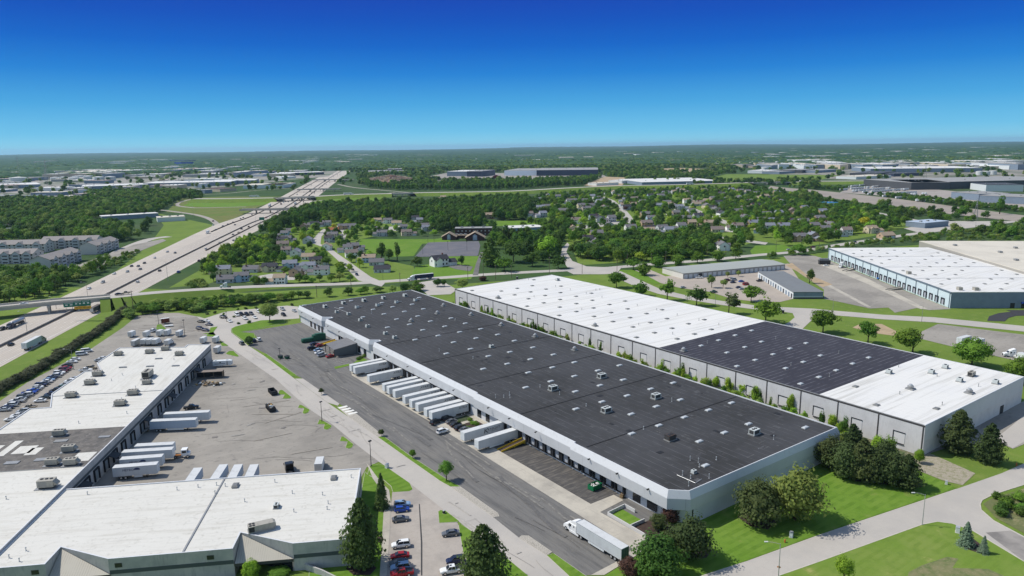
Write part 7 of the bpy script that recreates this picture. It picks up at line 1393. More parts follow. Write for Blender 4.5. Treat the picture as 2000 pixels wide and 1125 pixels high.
for k in range(22):
    x = 2.5+k*(L1-5)/21; b = MB(); b.box(x-1.45, x+1.45, -.1, 0, .1, 3.2, DARK if k in (3, 11) else mat('white_shutter', (.6, .61, .62), .6, lines=((2, .4, .05, (.4, .41, .42), .7),))); part('garage_door', b, t)
o2 = np.array(G(1549, 584)); e2 = np.array(G(1609, 584))-o2; d2 = np.array((326.9, 212.0))-np.array((278.8, 151.1)); a2 = math.atan2(d2[1], d2[0]); t = thing('storage_garage', 'grey roofed garage building with a white door side and steel blue end', 'garages', (o2[0], o2[1], 0), a2, 'storage garages')
b = MB(); b.box(0, 78, -19, 0, 0, 4.5, SLBL); b.box(-.02, 78, 0, .06, 0, 4.5, TWHITE); b.box(-.08, -.02, -19, 0, 1.1, 2.0, mat('pale_band', (.42, .46, .5), .7)); b.box(-.07, -.03, -19, 0, 0, 1.1, DKG); part('wall', b, t); b = MB(); b.box(-.3, 78.3, -19.3, .4, 4.5, 4.75, mat('slate_roof', (.19, .20, .20), .7, var=((.2, (.16, .165, .17), .45, .7, .6),))); part('roof', b, t)
for k in range(14): x = 3+k*5.4; b = MB(); b.box(x-1.3, x+1.3, .06, .16, .1, 3.0, SLBL if k % 3 else DKG); part('garage_door', b, t)
# pale blue warehouse and cream roof beyond it
C0 = np.array((320.2, 72.5)); dA_ = np.array((431, 217.4))-np.array((314.5, 70.5)); aA = math.atan2(dA_[1], dA_[0])
t = thing('pale_blue_warehouse', 'pale blue panelled warehouse with a huge white roof at the right', 'warehouse', (C0[0], C0[1], 0), aA)
b = MB(); b.box(0, 190, -84, 0, 0, 9.7, PBL); b.box(-.05, 0, -84, 0, 0, 9.7, SLBL); part('wall', b, t); b = MB(); b.box(-.2, 190, -84, .2, 9.7, 10.1, ROOFW); part('roof', b, t)
b = MB(); b.box(-.3, 190, .2, .45, 9.3, 10.15, mat('trim_blue_grey', (.12, .16, .2), .6)); 
for k in range(15): b.box(1+k*13.4-.25, 1+k*13.4+.25, 0, .3, 0, 9.3, mat('trim_blue_grey', (.12, .16, .2), .6))
part('trim', b, t)
for k in range(26):
    x = 8+k*6.9; b = MB(); b.box(x-1.4, x+1.4, 0, .15, .9, 4.2, DOORM); d = part('dock_door', b, t); b = MB(); b.box(x-1.9, x-1.4, 0, .5, .8, 4.8, SHELT); b.box(x+1.4, x+1.9, 0, .5, .8, 4.8, SHELT); b.box(x-1.9, x+1.9, 0, .5, 4.2, 4.8, SHELT); part('dock_seal', b, d)
b = MB(); b.box(-.2, -.05, -38, -35.5, 0, 3.2, DARK); b.box(-.3, -.05, -47, -42, 0, 3.6, GLASS); b.box(-1.6, -.05, -47.5, -41.5, 3.0, 3.8, mat('awning_blue', (.02, .06, .3), .6)); part('entrance', b, t)
b = MB(); b.box(45, 45.5, -84, 0, 10.1, 10.2, METALG); b.box(90, 90.5, -84, 0, 10.1, 10.2, METALG); b.box(140, 140.5, -84, 0, 10.1, 10.2, METALG); part('roof_joint', b, t)
for i in range(11):
    for j in range(6):
        if (i*7+j*3) % 5 == 0: continue
        link('skylight', dg, t, (8+i*16.5, -7-j*13.5, 10.1))
for x, y in ((6, -8), (5, -17), (62, -5)): b = MB(); b.box(x-1.5, x+1.5, y-1.2, y+1.2, 10.1, 12, RTUC); part('roof_unit', b, t)
a3 = aA-R(3.5); C3 = np.array((419.6-104*math.cos(a3), 68.9-104*math.sin(a3))); t = thing('cream_roofed_warehouse', 'higher warehouse with a cream roof beyond the white one', 'warehouse', (C3[0], C3[1], 0), a3)
b = MB(); b.box(0, 262, -110, 0, 0, 11.8, mat('grey_tan_panel', (.33, .31, .275), .8)); part('wall', b, t); b = MB(); b.box(0, 262, -110, 0, 11.8, 12.2, CRM); part('roof', b, t)
for x, y in ((150, -20), (170, -45), (190, -30), (215, -55), (230, -15), (120, -30)): b = MB(); b.box(x-1.5, x+1.5, y-1.2, y+1.2, 12.2, 13.6, METALG); part('roof_unit', b, t)
t = thing('boom_lift', 'bright blue folding lift beside the pale blue warehouse docks', 'lift', (*G(1716, 546), .1), aA, 'vehicles at the pale blue warehouse'); BL = mat('lift_blue', (.01, .17, .55), .4); b = MB(); b.box(-1.2, 1.2, -.9, .9, .4, 1.3, BL); part('body', b, t); b = MB(); b.tube([(0, 0, 1.3), (2.5, 0, 3.8), (-1.5, 0, 5.2), (-3, 0, 4.6)], .35, BL, 5); part('boom', b, t)
for x in (-.9, .9):
    for s in (-1, 1): b = MB(); b.wheel((x, s*.85, .42), .42, .3, BLACK, METALL, 10); part('wheel', b, t)
ramp('loading_ramp', 'long pale concrete loading ramp, near the white box truck', G(1648, 530), G(1672, 526), 3, 1.3, CONCL, CONCL); ramp('loading_ramp', 'long pale concrete loading ramp, farther from the white box truck', G(1732, 567), G(1760, 565), 3, 1.3, YARD, CONCL)
t = shed('dark tarped trailer beside the pale blue warehouse corner', (1601, 517), (1622, 517), 4, 3.2, DKG, DARK, 'covered_trailer', 'trailer', 'vehicles at the pale blue warehouse')
# distant sheds and works
for a in [('long pale warehouse with a navy right end, behind the freeway', (985, 343), (1100, 342.5), 190, 17, GRYR, mat('silver_panel', (.78, .84, .9), .6)), ('navy walled warehouse joined right of a silver one', (1048, 343.5), (1168, 342.5), 190, 19, GRYR, NVY), ('navy angled block joined left of a silver warehouse', (912, 345), (940, 345), 120, 18, GRYR, NVY), ('white glassy block at the left end of the big warehouse', (873, 344), (916, 344), 120, 16, ROOFW, SLBL), ('white roofed shed with grey wall right behind the suburb', (1254, 362.5), (1408, 359), 150, 8, ROOFW, SLBL), ('long charcoal warehouse above the trailer yard', (1779, 371), (2090, 364), 130, 15, GRYR, DKG), ('charcoal side block at left end of long charcoal warehouse', (1738, 364), (1780, 370.5), 60, 15, GRYR, DKG),
          ('white fronted grey block above the wide road, left one', (1857, 387), (1911, 392), 60, 11, GRYR, SLBL), ('white fronted grey block above the wide road, right one', (1912, 395), (2060, 402), 70, 11, GRYR, SLBL), ('slanting white walled block near the right picture edge', (1925, 374), (1998, 374), 60, 13, DKG, TWHITE), ('white roofed long hall at the right, near the far woods', (1700, 337.5), (1918, 336), 160, 13, ROOFW, SLBL), ('very long white roof in front of the far right woods', (1790, 322.5), (1960, 321), 150, 13, ROOFW, mat('blue_grey_panel', (.26, .29, .33), .7)), ('white roof at the right edge below the far woods', (1880, 331), (2060, 329), 120, 10, ROOFW, SAND), ('white hall left of the far right woods', (1665, 310), (1713, 309), 60, 14, ROOFW, SAND), ('pale box hall beyond the right works', (1716, 310), (1737, 310), 70, 14, GRYR, mat('blue_grey_panel', (.26, .29, .33), .7)), ('flat white hall near the far woods, right of two', (1745, 312), (1776, 311), 60, 12, CRM, SAND), ('long white roof and dark wall near the middle right woods', (1400, 325), (1528, 321), 150, 12, ROOFW, NVY), ('brown square works block at the middle right', (1450, 328), (1470, 327), 50, 14, GRYR, SAND), ('low long brown works roof at the middle right', (1470, 328), (1550, 326), 60, 8, GRYR, mat('works_wall', (.3, .25, .19), .8)), ('tan works tower block at the right', (1655, 330), (1682, 328), 50, 18, DKG, SAND), ('white works hall behind the tan tower block', (1685, 324), (1717, 322), 60, 12, ROOFW, DKG), ('white long works shed at the middle right', (1502, 339), (1525, 337), 60, 9, ROOFW, TWHITE), ('grey works shed joined to a white one', (1522, 340), (1552, 338), 50, 7, GRYR, SLBL), ('dark grey works block at the middle right', (1566, 338), (1592, 336), 60, 10, GRYR, DKG), ('long grey works wall at the middle right', (1594, 338), (1640, 335), 60, 8, GRYR, SLBL), ('dark green roofed sheds in front of long white hall', (1713, 346), (1750, 341), 60, 10, DKG, DKG), ('long dark shed in front of the long white hall', (1745, 345), (1800, 343), 60, 8, DKG, NVY), ('white low shed above the freeway at the right', (1672, 350.5), (1740, 347), 50, 7, CRM, TWHITE),
          ('round pale hall near the left field, behind tanks', (210, 343), (274, 337), 120, 16, CRM, GG), ('pale long roof behind the left field', (150, 333), (240, 329), 160, 10, CRM, GG), ('long pink roofed hall right of the left field', (358, 338), (450, 333), 140, 14, mat('pink_roof', (.42, .33, .29), .8), SLBL), ('bright blue tower block among the far left woods', (341, 324), (354, 324), 60, 25, NVY, mat('bright_blue', (.03, .09, .4), .6)), ('blue grey block behind the bright blue tower', (330, 318), (362, 318), 60, 22, NVY, mat('dusk_blue', (.06, .1, .2), .7)), ('tan flat block right of the bright blue tower', (363, 320), (405, 319.5), 80, 12, SAND, SAND), ('long white roof at the left picture edge', (-40, 371), (80, 366.5), 90, 10, ROOFW, SLBL), ('long white roof across the left works, middle one', (280, 366), (450, 362.5), 70, 11, ROOFW, SLBL), ('white roof behind and left of another in left works', (160, 371), (290, 366.5), 60, 9, ROOFW, SLBL), ('long white roof right of the left works', (410, 360.5), (498, 358.5), 60, 10, ROOFW, SLBL), ('white shed with dark trim near the interchange', (512, 368), (554, 367.5), 60, 9, CRM, TWHITE), ('angled white wing joined to the shed near interchange', (553, 367.5), (567, 364), 60, 9, CRM, TWHITE), ('low white roof by the interstate, nearest to woods', (583, 326), (650, 325.5), 50, 9, ROOFW, SLBL), ('low white roof by the interstate, second row', (575, 333), (648, 331.5), 50, 9, ROOFW, SAND), ('white roof with dark base left of the interstate', (543, 343.5), (633, 341), 60, 10, ROOFW, NVY), ('pale roof row left of the interstate, farther back', (480, 335), (545, 334), 60, 9, CRM, GG), ('long low dark row left of the interstate', (505, 327), (585, 325.5), 80, 8, GRYR, GG), ('white curved roof amid trees left of interstate', (550, 349), (578, 348), 40, 6, ROOFW, TWHITE), ('grey blue shed row at the far left works', (65, 390), (93, 388), 30, 8, SLBL, SLBL), ('pale roofed shed with green wall, left works', (140, 389), (174, 386), 40, 6, CRM, mat('sage_wall', (.16, .2, .15), .8)), ('white roof strip at the left works edge', (-30, 379), (35, 373), 50, 6, ROOFW, SLBL), ('flat pale roof at the left edge in trees', (-30, 391), (38, 385), 40, 6, GRYR, SLBL), ('brown low hall by the left interchange', (430, 375), (462, 373), 40, 7, mat('brown_roof', (.14, .09, .08), .8), SAND), ('pale hall by the trees at left interchange', (400, 378), (415, 377), 30, 8, GRYR, SLBL), ('long low white roofed depot by the ramp, left row', (200, 431), (310, 424), 22, 6, ROOFW, SLBL), ('low white depot end block by the ramp', (308, 434), (362, 431), 26, 6, CRM, TWHITE), ('white cabins amid rubble behind the suburb', (1165, 363), (1208, 361), 30, 6, CRM, TWHITE), ('white shed left of the white roofed shed, behind suburb', (1215, 358.5), (1240, 357), 40, 7, ROOFW, TWHITE), ('long pale roof strip far in the left woods', (128, 314), (166, 314), 60, 10, ROOFW, TWHITE), ('pale blue flat shop block near the wide road', (1806, 446), (1852, 441.5), 24, 6, mat('shop_roof', (.4, .47, .55), .7), SLBL), ('bright blue roofed pavilion by the wide road', (1617, 402), (1638, 401), 18, 4.5, mat('roof_sky_blue', (.04, .24, .5), .6), TWHITE), ('white flat hall at far middle woods', (985, 296.5), (1063, 294.5), 100, 8, ROOFW, TWHITE), ('long low plant roof behind the rubble hill', (735, 340), (798, 337.5), 90, 9, GRYR, GG), ('small dark plant roof on a long low plant', (757, 337.5), (785, 337), 60, 14, GRYR, DKG), ('white cabin with flat roof amid trees at left', (130, 415), (158, 412), 14, 5, CRM, TWHITE)]:
    shed(a[0], a[1], a[2], a[3]*(1.7 if a[1][1] < 385 and a[1][0] < 860 else 1.25 if a[1][1] < 385 else 1), a[4], a[5], a[6], 'industrial_building', bays=0)
x, y = G(969, 353); t = thing('barn', 'dark red barn with a rounded roof before the big warehouse', 'barn', (x, y, 0), ARM+1.57, 'industrial buildings'); RB = mat('barn_red', (.16, .02, .022), .7); b = MB(); b.loft([[(xx, 13*cx, 17*z) for cx, z in ((-1, 0), (1, 0), (1, .5), (.72, .8), (0, 1), (-.72, .8), (-1, .5))] for xx in (-15, 5)], RB); part('wall', b, t); b = MB(); b.box(5.0, 5.2, -3, 3, 0, 7, TWHITE); part('door', b, t)
for px, py, r_, h in [(37, 358, 26, 19), (108, 353, 15, 12), (125, 353, 17, 13), (145, 354, 17, 14), (158, 349, 13, 12), (171, 352, 13, 14), (193, 354, 18, 15), (216, 353, 17, 14), (155, 346, 13, 14), (1494, 333, 13, 12), (1489, 335, 9, 8), (1913, 342, 10, 11), (1926, 342, 10, 11), (1939, 341, 10, 11), (1517, 323, 6, 18)]:
    x, y = G(px, py); t = thing('storage_tank', 'round white storage tank among the distant works', 'tank', (x, y, 0), 0, 'white storage tanks'); b = MB(); b.cyl((0, 0), r_, 0, h, mat('tank_white', (.6, .61, .59), .6), 20); part('shell', b, t); b = MB(); b.cyl((0, 0), r_*1.0, h, h+r_*.12, mat('tank_top', (.55, .55, .52), .6), 20, .5); part('roof', b, t)
# trailers in the distant yard
random.seed(5)
_ft = join_mesh('trailer', [me for n_, me in trailer_meshes(14)])
for r_ in range(9):
    x0, y0, x1, y1 = [(1645, 368, 1720, 360), (1650, 372, 1735, 364), (1665, 375, 1750, 368), (1690, 377, 1790, 370), (1700, 381, 1800, 377), (1735, 385, 1812, 379), (1760, 388, 1860, 392), (1790, 393, 1880, 396), (1860, 398, 1890, 399)][r_]
    n_ = int((x1-x0)/5.2)
    for k in range(n_):
        if random.random() < .25: continue
        px, py = x0+(x1-x0)*k/n_, y0+(y1-y0)*k/n_; thing('semi_trailer', 'pale trailer parked in the distant yard by the wide road', 'trailer', (*G(px, py), .12), ARM+random.choice((.35, .4, 1.2)), 'trailers in the distant yard', _ft)
b = MB()
for k in range(900):
    a = random.uniform(0, 6.28); q = math.sqrt(random.random()); x, y = G(765+q*math.cos(a)*50, 353+q*math.sin(a)*5.0); h = 16*(1-q)**.8; s = random.uniform(2, 6); b.box(-s, s, -s*.7, s*.7, -1, h+random.uniform(.5, 3), (DIRT, mat('rubble', (.4, .33, .25)), mat('brick_rubble', (.26, .16, .12), .9))[k % 3], a, (x, y, 0))
o = part('rubble_heap', b, None); tag(o, 'broad tan heap of rubble beyond the interchange', 'rubble', None, 'stuff')
# ------------------------------------------------------------------ woods
def pip(P_, poly):
    x, y = P_[:, 0], P_[:, 1]; r = np.zeros(len(P_), bool); q = np.array(poly); j = len(q)-1
    for i in range(len(q)):
        c = ((q[i, 1] > y) != (q[j, 1] > y)) & (x < (q[j, 0]-q[i, 0])*(y-q[i, 1])/(q[j, 1]-q[i, 1]+1e-12)+q[i, 0]); r ^= c; j = i
    return r
ROADS = [(np.array([p[:2] for p in ovp]), 8.5), (np.array(hp), 40)]+[(np.array(smooth_pts([G(x, y) for x, y in q], 4)), w) for q, w in ((EWL, 21), ([(448, 450), (424, 438), (385, 420), (310, 410), (275, 409)], 10), ([(346, 400), (370, 390), (352, 403), (392, 406), (480, 404)], 9), ([(30, 500), (90, 500), (150, 522), (240, 488), (330, 462)], 13), ([(1655, 405), (1810, 434)], 10))]
def ok_mask(P_, hr_=8.5):
    m = np.ones(len(P_), bool)
    for poly in EXC:
        q = np.array(poly); bb = (P_ > q.min(0)).all(1) & (P_ < q.max(0)).all(1)
        if bb.any(): m[np.where(bb)[0][pip(P_[bb], poly)]] = False
    for pl_, w in ROADS:
        for i in range(len(pl_)-1):
            a, d = pl_[i], pl_[i+1]-pl_[i]; t_ = np.clip(((P_-a) @ d)/(d @ d), 0, 1); m &= np.linalg.norm(P_-(a+t_[:, None]*d), axis=1) > w
    if hr_:
        for hx_, hy_ in HOUSES:
            v = CAM[:2]-np.array([hx_, hy_]); v = v/np.linalg.norm(v); q = P_-np.array([hx_, hy_]); al = q @ v; m &= ~((al > 0) & (al < 30) & (np.abs(q[:, 0]*v[1]-q[:, 1]*v[0]) < 7.5))
        for hx_, hy_ in HOUSES: m &= (np.abs(P_[:, 0]-hx_+3)+np.abs(P_[:, 1]-hy_+4)) > hr_*1.5
    return m
def scatter(px, sp, hr_=8.5):
    q = np.array([G(*p) for p in px]); lo, hi = q.min(0), q.max(0); nx, ny = int((hi[0]-lo[0])/sp)+1, int((hi[1]-lo[1])/sp)+1
    gx, gy = np.meshgrid(np.arange(nx), np.arange(ny)); P_ = np.stack([gx.ravel(), gy.ravel()], 1)*sp+lo+RNG.uniform(-.48, .48, (nx*ny, 2))*sp
    P_ = P_[pip(P_, [tuple(a) for a in q])]; return P_[ok_mask(P_, hr_)] if len(P_) else P_
ZONES = [  # outline in the photograph, spacing, (width, height) range, tints, label, shrub?
 ([(222, 613), (262, 606), (330, 598), (480, 588), (640, 579), (760, 572), (815, 565), (832, 568), (815, 574), (740, 571), (600, 583), (470, 598), (420, 604), (385, 612), (330, 607), (262, 622), (240, 622)], 4.7, (6.5, 9.5), (4.5, 7.5), 'green dark green pale', 'bushy tree in the green belt below the cross road'),
 ([(-30, 600), (-40, 545), (60, 535), (130, 542), (170, 530), (215, 512), (180, 545), (110, 578), (60, 588)], 8, (8, 12), (8, 13), 'green dark green pale', 'leafy tree in the wood between apartments and interstate'),
 ([(215, 512), (260, 488), (320, 468), (335, 462), (362, 455), (300, 490), (250, 515), (190, 545)], 8, (5, 8), (4, 7), 'green pale', 'bushy tree along the interstate verge'),
 ([(395, 545), (400, 505), (440, 485), (500, 470), (545, 470), (552, 500), (545, 515), (510, 520), (440, 522), (430, 545)], 9, (8, 12), (8, 13), 'green dark bright', 'leafy tree beside the interstate and first houses'),
 ([(400, 548), (470, 552), (530, 556), (640, 548), (690, 548), (700, 556), (600, 556), (480, 562), (360, 570)], 8, (6, 9), (5, 8), 'green dark pale', 'tree in the belt above the cross road'),
 ([(545, 470), (520, 455), (505, 462), (540, 430), (600, 414), (640, 408), (760, 409), (770, 409), (905, 397), (985, 392), (1035, 394), (1040, 432), (945, 430), (940, 452), (840, 458), (830, 436), (760, 428), (700, 440), (640, 432), (590, 440), (550, 455)], 9.5, (10, 15), (12, 19), 'dark dark green dark', 'dark tall tree in the big wood beyond the houses'),
 ([(545, 470), (560, 440), (640, 430), (760, 428), (840, 440), (850, 462), (705, 468), (690, 490), (745, 512), (748, 552), (720, 540), (640, 545), (560, 550), (540, 520)], 15, (7, 11), (7, 11), 'green green bright dark', 'leafy tree among the houses near the interstate'),
 ([(940, 455), (985, 450), (1075, 445), (1110, 440), (1130, 480), (1100, 480), (1092, 505), (1080, 520), (1030, 505), (960, 480)], 12, (9, 14), (9, 16), 'dark green', 'leafy tree behind the blue hall and church'),
 ([(1030, 405), (1060, 383), (1240, 374), (1380, 370.5), (1470, 369), (1560, 382), (1660, 402), (1720, 425), (1790, 440), (1710, 462), (1640, 474), (1560, 486), (1480, 470), (1470, 494), (1400, 500), (1280, 510), (1180, 516), (1120, 500), (1130, 480), (1080, 440), (1070, 425)], 18, (8.5, 13.5), (8.5, 13.5), 'green green dark bright green dark', 'leafy tree in the suburb beyond the crossing'),
 ([(1130, 482), (1180, 470), (1330, 468), (1430, 482), (1400, 498), (1280, 510), (1180, 515), (1122, 502)], 10, (11, 17), (9, 15), 'dark green dark', 'leafy tree in the grove beside the crossing'),
 ([(1400, 402), (1560, 396), (1700, 432), (1640, 470), (1560, 480), (1500, 458), (1420, 440)], 13, (9, 14), (8, 13), 'dark green green', 'leafy tree in the right part of the suburb'),
 ([(-40, 476), (-40, 405), (60, 398), (160, 398), (175, 380), (330, 376), (392, 382), (395, 390), (340, 396), (320, 412), (290, 430), (200, 425), (150, 440), (240, 450), (262, 470), (200, 476), (60, 470)], 11, (10, 16), (11, 17), 'green dark green pale dark', 'leafy tree in the broad wood behind the apartments'),
 ([(1480, 508), (1620, 484), (1720, 470), (1860, 452), (2050, 440), (2050, 470), (1900, 472), (1700, 480), (1560, 500)], 10, (4, 8), (3, 7), 'green pale', 'bushy shrub on the bank behind the pale blue warehouse'),
 ([(1530, 366), (1640, 373), (1760, 390), (1900, 408), (2050, 420), (2050, 408), (1900, 398), (1770, 383), (1650, 368)], 10, (8, 12), (6, 10), 'green dark', 'bushy tree in the belt above the wide road'),
 ([(1640, 398), (1760, 412), (1880, 428), (1960, 438), (1860, 436), (1760, 420), (1660, 404)], 12, (8, 12), (6, 10), 'green dark', 'bushy tree below the wide road'),
 ([(700, 352), (740, 365), (820, 368), (900, 362), (1000, 358), (1165, 350), (1168, 362), (1100, 364), (1000, 370), (870, 372), (780, 372), (720, 368)], 12, (10, 15), (12, 18), 'green dark', 'leafy tree behind the freeway, below the big warehouse'),
 ([(1168, 345), (1300, 338), (1360, 345), (1400, 350), (1460, 350), (1300, 352), (1240, 350), (1180, 358)], 14, (10, 15), (9, 14), 'green dark', 'tree right of the big warehouse')]
cand = []
for z in ZONES:
    for p in scatter(z[0], z[1]): cand.append((float(np.hypot(p[0]-CAM[0], p[1]-CAM[1])), p, z))
cand.sort(key=lambda c: c[0]); NB = 296-NTREE[0]; random.seed(11)
far_pts = {'green': [], 'dark': [], 'pale': [], 'bright': []}; done_ = 0
for i, (d_, p, z) in enumerate(cand):
    w, h = random.uniform(*z[2]), random.uniform(*z[3]); tint = random.choice(z[4].split()); sh = random.choice(('round', 'round', 'tall', 'open')) if h > 6.5 else 'shrub'
    if done_ < NB: tree(('tall ' if h > w*1.25 else 'low ' if h < w*.8 else '')+z[5].replace('leafy tree', {'dark': 'dark green tree', 'pale': 'pale green tree', 'bright': 'bright green tree'}.get(tint, 'leafy tree')), p, w, h, 'round' if sh == 'shrub' else sh, tint, 1, 'trees in the '+('suburb' if 'suburb' in z[5] or 'houses' in z[5] else 'green belts')); done_ += 1
    else: far_pts[tint].append((p[0], p[1], w, h))
# looser woods farther out, thinning with distance, kept off the works yards
P_ = []
for k in range(60):
    n = 900; rr = np.exp(RNG.uniform(math.log(900), math.log(4600), n)); aa = R(54.3)+RNG.uniform(-R(42), R(42), n); P_.append(np.stack([CAM[0]+rr*np.cos(aa), CAM[1]+rr*np.sin(aa)], 1))
P_ = np.concatenate(P_); keep = ok_mask(P_, 26); pxy = np.array([PX(x, y) for x, y in P_]); X_, Y_ = pxy[:, 0], pxy[:, 1]
dens = np.where(Y_ < 331, .8, .5); works = ((X_ < 700) & (Y_ > 322) & (Y_ < 392)) | ((X_ > 1440) & (Y_ > 318) & (Y_ < 352)); dens = np.where(works, .06, dens)
dens = np.where((Y_ > 352) & (X_ > 1600) & (Y_ < 400), 0, dens); dens = np.where((Y_ > 400), .06, dens); dens = np.where((Y_ > 374) & (Y_ < 445) & (X_ > 330) & (X_ < 640), .0, dens); dens = np.where((Y_ > 362) & (Y_ < 398) & (X_ > 600) & (X_ < 1560), .0, dens); dens = np.where((X_ < 160) & (Y_ > 326) & (Y_ < 346), .03, dens)
sl = keep & (RNG.uniform(0, 1, len(P_)) < dens)
for x, y in P_[sl]:
    d_ = math.hypot(x-CAM[0], y-CAM[1]); k = 1+max(0, d_-1500)/2600; w = random.uniform(10, 16)*k; far_pts[random.choice(('green', 'dark', 'dark', 'pale'))].append((x, y, w, min(random.uniform(10, 16)*(.7+.3*k), 22)))
n = 16000; rr = np.exp(RNG.uniform(math.log(3300), math.log(10500), n)); aa = R(54.3)+RNG.uniform(-R(42), R(42), n); rough = np.sin(aa*41+rr/700)+np.sin(aa*17-rr/1500)+RNG.normal(0, .7, n)
for r_, a_, q in zip(rr, aa, rough):
    if q > -.2: k = r_/4000; w = random.uniform(18, 34)*k; far_pts[random.choice(('green', 'dark', 'dark', 'pale'))].append((CAM[0]+r_*math.cos(a_), CAM[1]+r_*math.sin(a_), w, random.uniform(12, 19)))
def stuff_points(name, lab, cat, pts, crown):
    me = bpy.data.meshes.new(name); a = np.array(pts); n = len(a); co_ = np.zeros((n, 3), np.float32); co_[:, :2] = a[:, :2]; me.vertices.add(n); me.vertices.foreach_set('co', co_.ravel())
    at = me.attributes.new('size', 'FLOAT_VECTOR', 'POINT'); s = np.stack([a[:, 2], a[:, 2], a[:, 3]], 1).astype(np.float32); at.data.foreach_set('vector', s.ravel()); at = me.attributes.new('turn', 'FLOAT', 'POINT'); at.data.foreach_set('value', RNG.uniform(0, 6.28, n).astype(np.float32))
    o = link(name, me); tag(o, lab, cat, None, 'stuff'); ng = bpy.data.node_groups.new(name, 'GeometryNodeTree'); ng.interface.new_socket('Geometry', in_out='INPUT', socket_type='NodeSocketGeometry'); ng.interface.new_socket('Geometry', in_out='OUTPUT', socket_type='NodeSocketGeometry'); l = ng.links.new
    gi, go = ng.nodes.new('NodeGroupInput'), ng.nodes.new('NodeGroupOutput'); ip = ng.nodes.new('GeometryNodeInstanceOnPoints'); oi = ng.nodes.new('GeometryNodeObjectInfo'); oi.inputs['Object'].default_value = crown; oi.inputs['As Instance'].default_value = True
    a1, a2_ = ng.nodes.new('GeometryNodeInputNamedAttribute'), ng.nodes.new('GeometryNodeInputNamedAttribute'); a1.data_type = 'FLOAT_VECTOR'; a1.inputs['Name'].default_value = 'size'; a2_.inputs['Name'].default_value = 'turn'; cx = ng.nodes.new('ShaderNodeCombineXYZ')
    mp = ng.nodes.new('GeometryNodeMeshToPoints'); l(gi.outputs[0], mp.inputs['Mesh']); l(mp.outputs[0], ip.inputs['Points']); l(oi.outputs['Geometry'], ip.inputs['Instance']); l(a2_.outputs['Attribute'], cx.inputs['Z']); l(cx.outputs[0], ip.inputs['Rotation']); l(a1.outputs['Attribute'], ip.inputs['Scale']); l(ip.outputs[0], go.inputs[0])
    md = o.modifiers.new('woods', 'NODES'); md.node_group = ng; return o
for tint, pts in far_pts.items():
    if not pts: continue
    near = [p for p in pts if math.hypot(p[0]-CAM[0], p[1]-CAM[1]) < 1500]; far = [p for p in pts if math.hypot(p[0]-CAM[0], p[1]-CAM[1]) >= 1500]
    for q, lod, w_ in ((near, 1, 'nearer'), (far, 2, 'distant')):
        if len(q) < 2: continue
        x, y, w, h = q[0]; ct = thing('leafy_tree', '%s green tree at the edge of the %s woods' % ({'green': 'mid', 'dark': 'dark', 'pale': 'pale', 'bright': 'bright'}[tint], w_), 'tree', (x, y, 0), 0, 'trees at the edge of the woods')
        me = crown_mesh('round', tint, lod, 1).copy(); c_ = link('crown', me, ct); me.transform(Matrix.Diagonal((1, 1, 1, 1))); ct.scale = (w, w, h)
        stuff_points('woods', 'mass of %s trees in the %s woods' % (tint+' green' if tint != 'green' else 'mid green', w_), 'woods', q[1:], c_)
# rolling wooded land out to the horizon
rings, segs = 230, 520; rr = np.exp(np.linspace(math.log(3400), math.log(27500), rings)); aa = np.linspace(R(54.3-46), R(54.3+46), segs); A_, R_ = np.meshgrid(aa, rr)
bm_ = RNG.uniform(0, 1, (rings, segs)); bm2 = (bm_+np.roll(bm_, 1, 0)+np.roll(bm_, 1, 1)+np.roll(bm_, -1, 1))/4
hill = np.clip((R_-9000)/17000, 0, 1)**1.4*(18+26*(.5+.5*np.sin(A_*9+1))*1.0+12*np.sin(A_*23+R_/5000))*np.where(A_ < R(54.3), 1.15, .8)
Z_ = 3+9*bm_+10*bm2+hill; Z_[0] = -2; X_ = CAM[0]+R_*np.cos(A_); Y_ = CAM[1]+R_*np.sin(A_); me = bpy.data.meshes.new('far_woods'); V = np.stack([X_, Y_, Z_], -1).reshape(-1, 3)
me.vertices.add(len(V)); me.vertices.foreach_set('co', V.astype(np.float32).ravel()); i = (np.arange(rings-1)[:, None]*segs+np.arange(segs-1)[None]).ravel(); fc = np.stack([i, i+segs, i+segs+1, i+1], 1)[:, ::-1]
me.loops.add(fc.size); me.loops.foreach_set('vertex_index', fc.ravel().astype(np.int32)); me.polygons.add(len(fc)); me.polygons.foreach_set('loop_start', np.arange(0, fc.size, 4, dtype=np.int32)); me.polygons.foreach_set('loop_total', np.full(len(fc), 4, np.int32)); me.update(calc_edges=True)
me.materials.append(mat('far_canopy', (.06, .115, .045), .9, var=((.012, (.03, .07, .03), .42, .62, .9), ((.03, .03, 0), (.02, .052, .026), .47, .56, .85), (.0016, (.085, .14, .06), .5, .66, .6), ((.004, .004, 0), (.2, .21, .12), .64, .7, .7), ((.02, .02, 0), (.5, .5, .46), .70, .72, .9)), spec=.05)); o = link('far_woods', me); tag(o, 'wooded plain reaching to the horizon', 'woods', None, 'stuff')
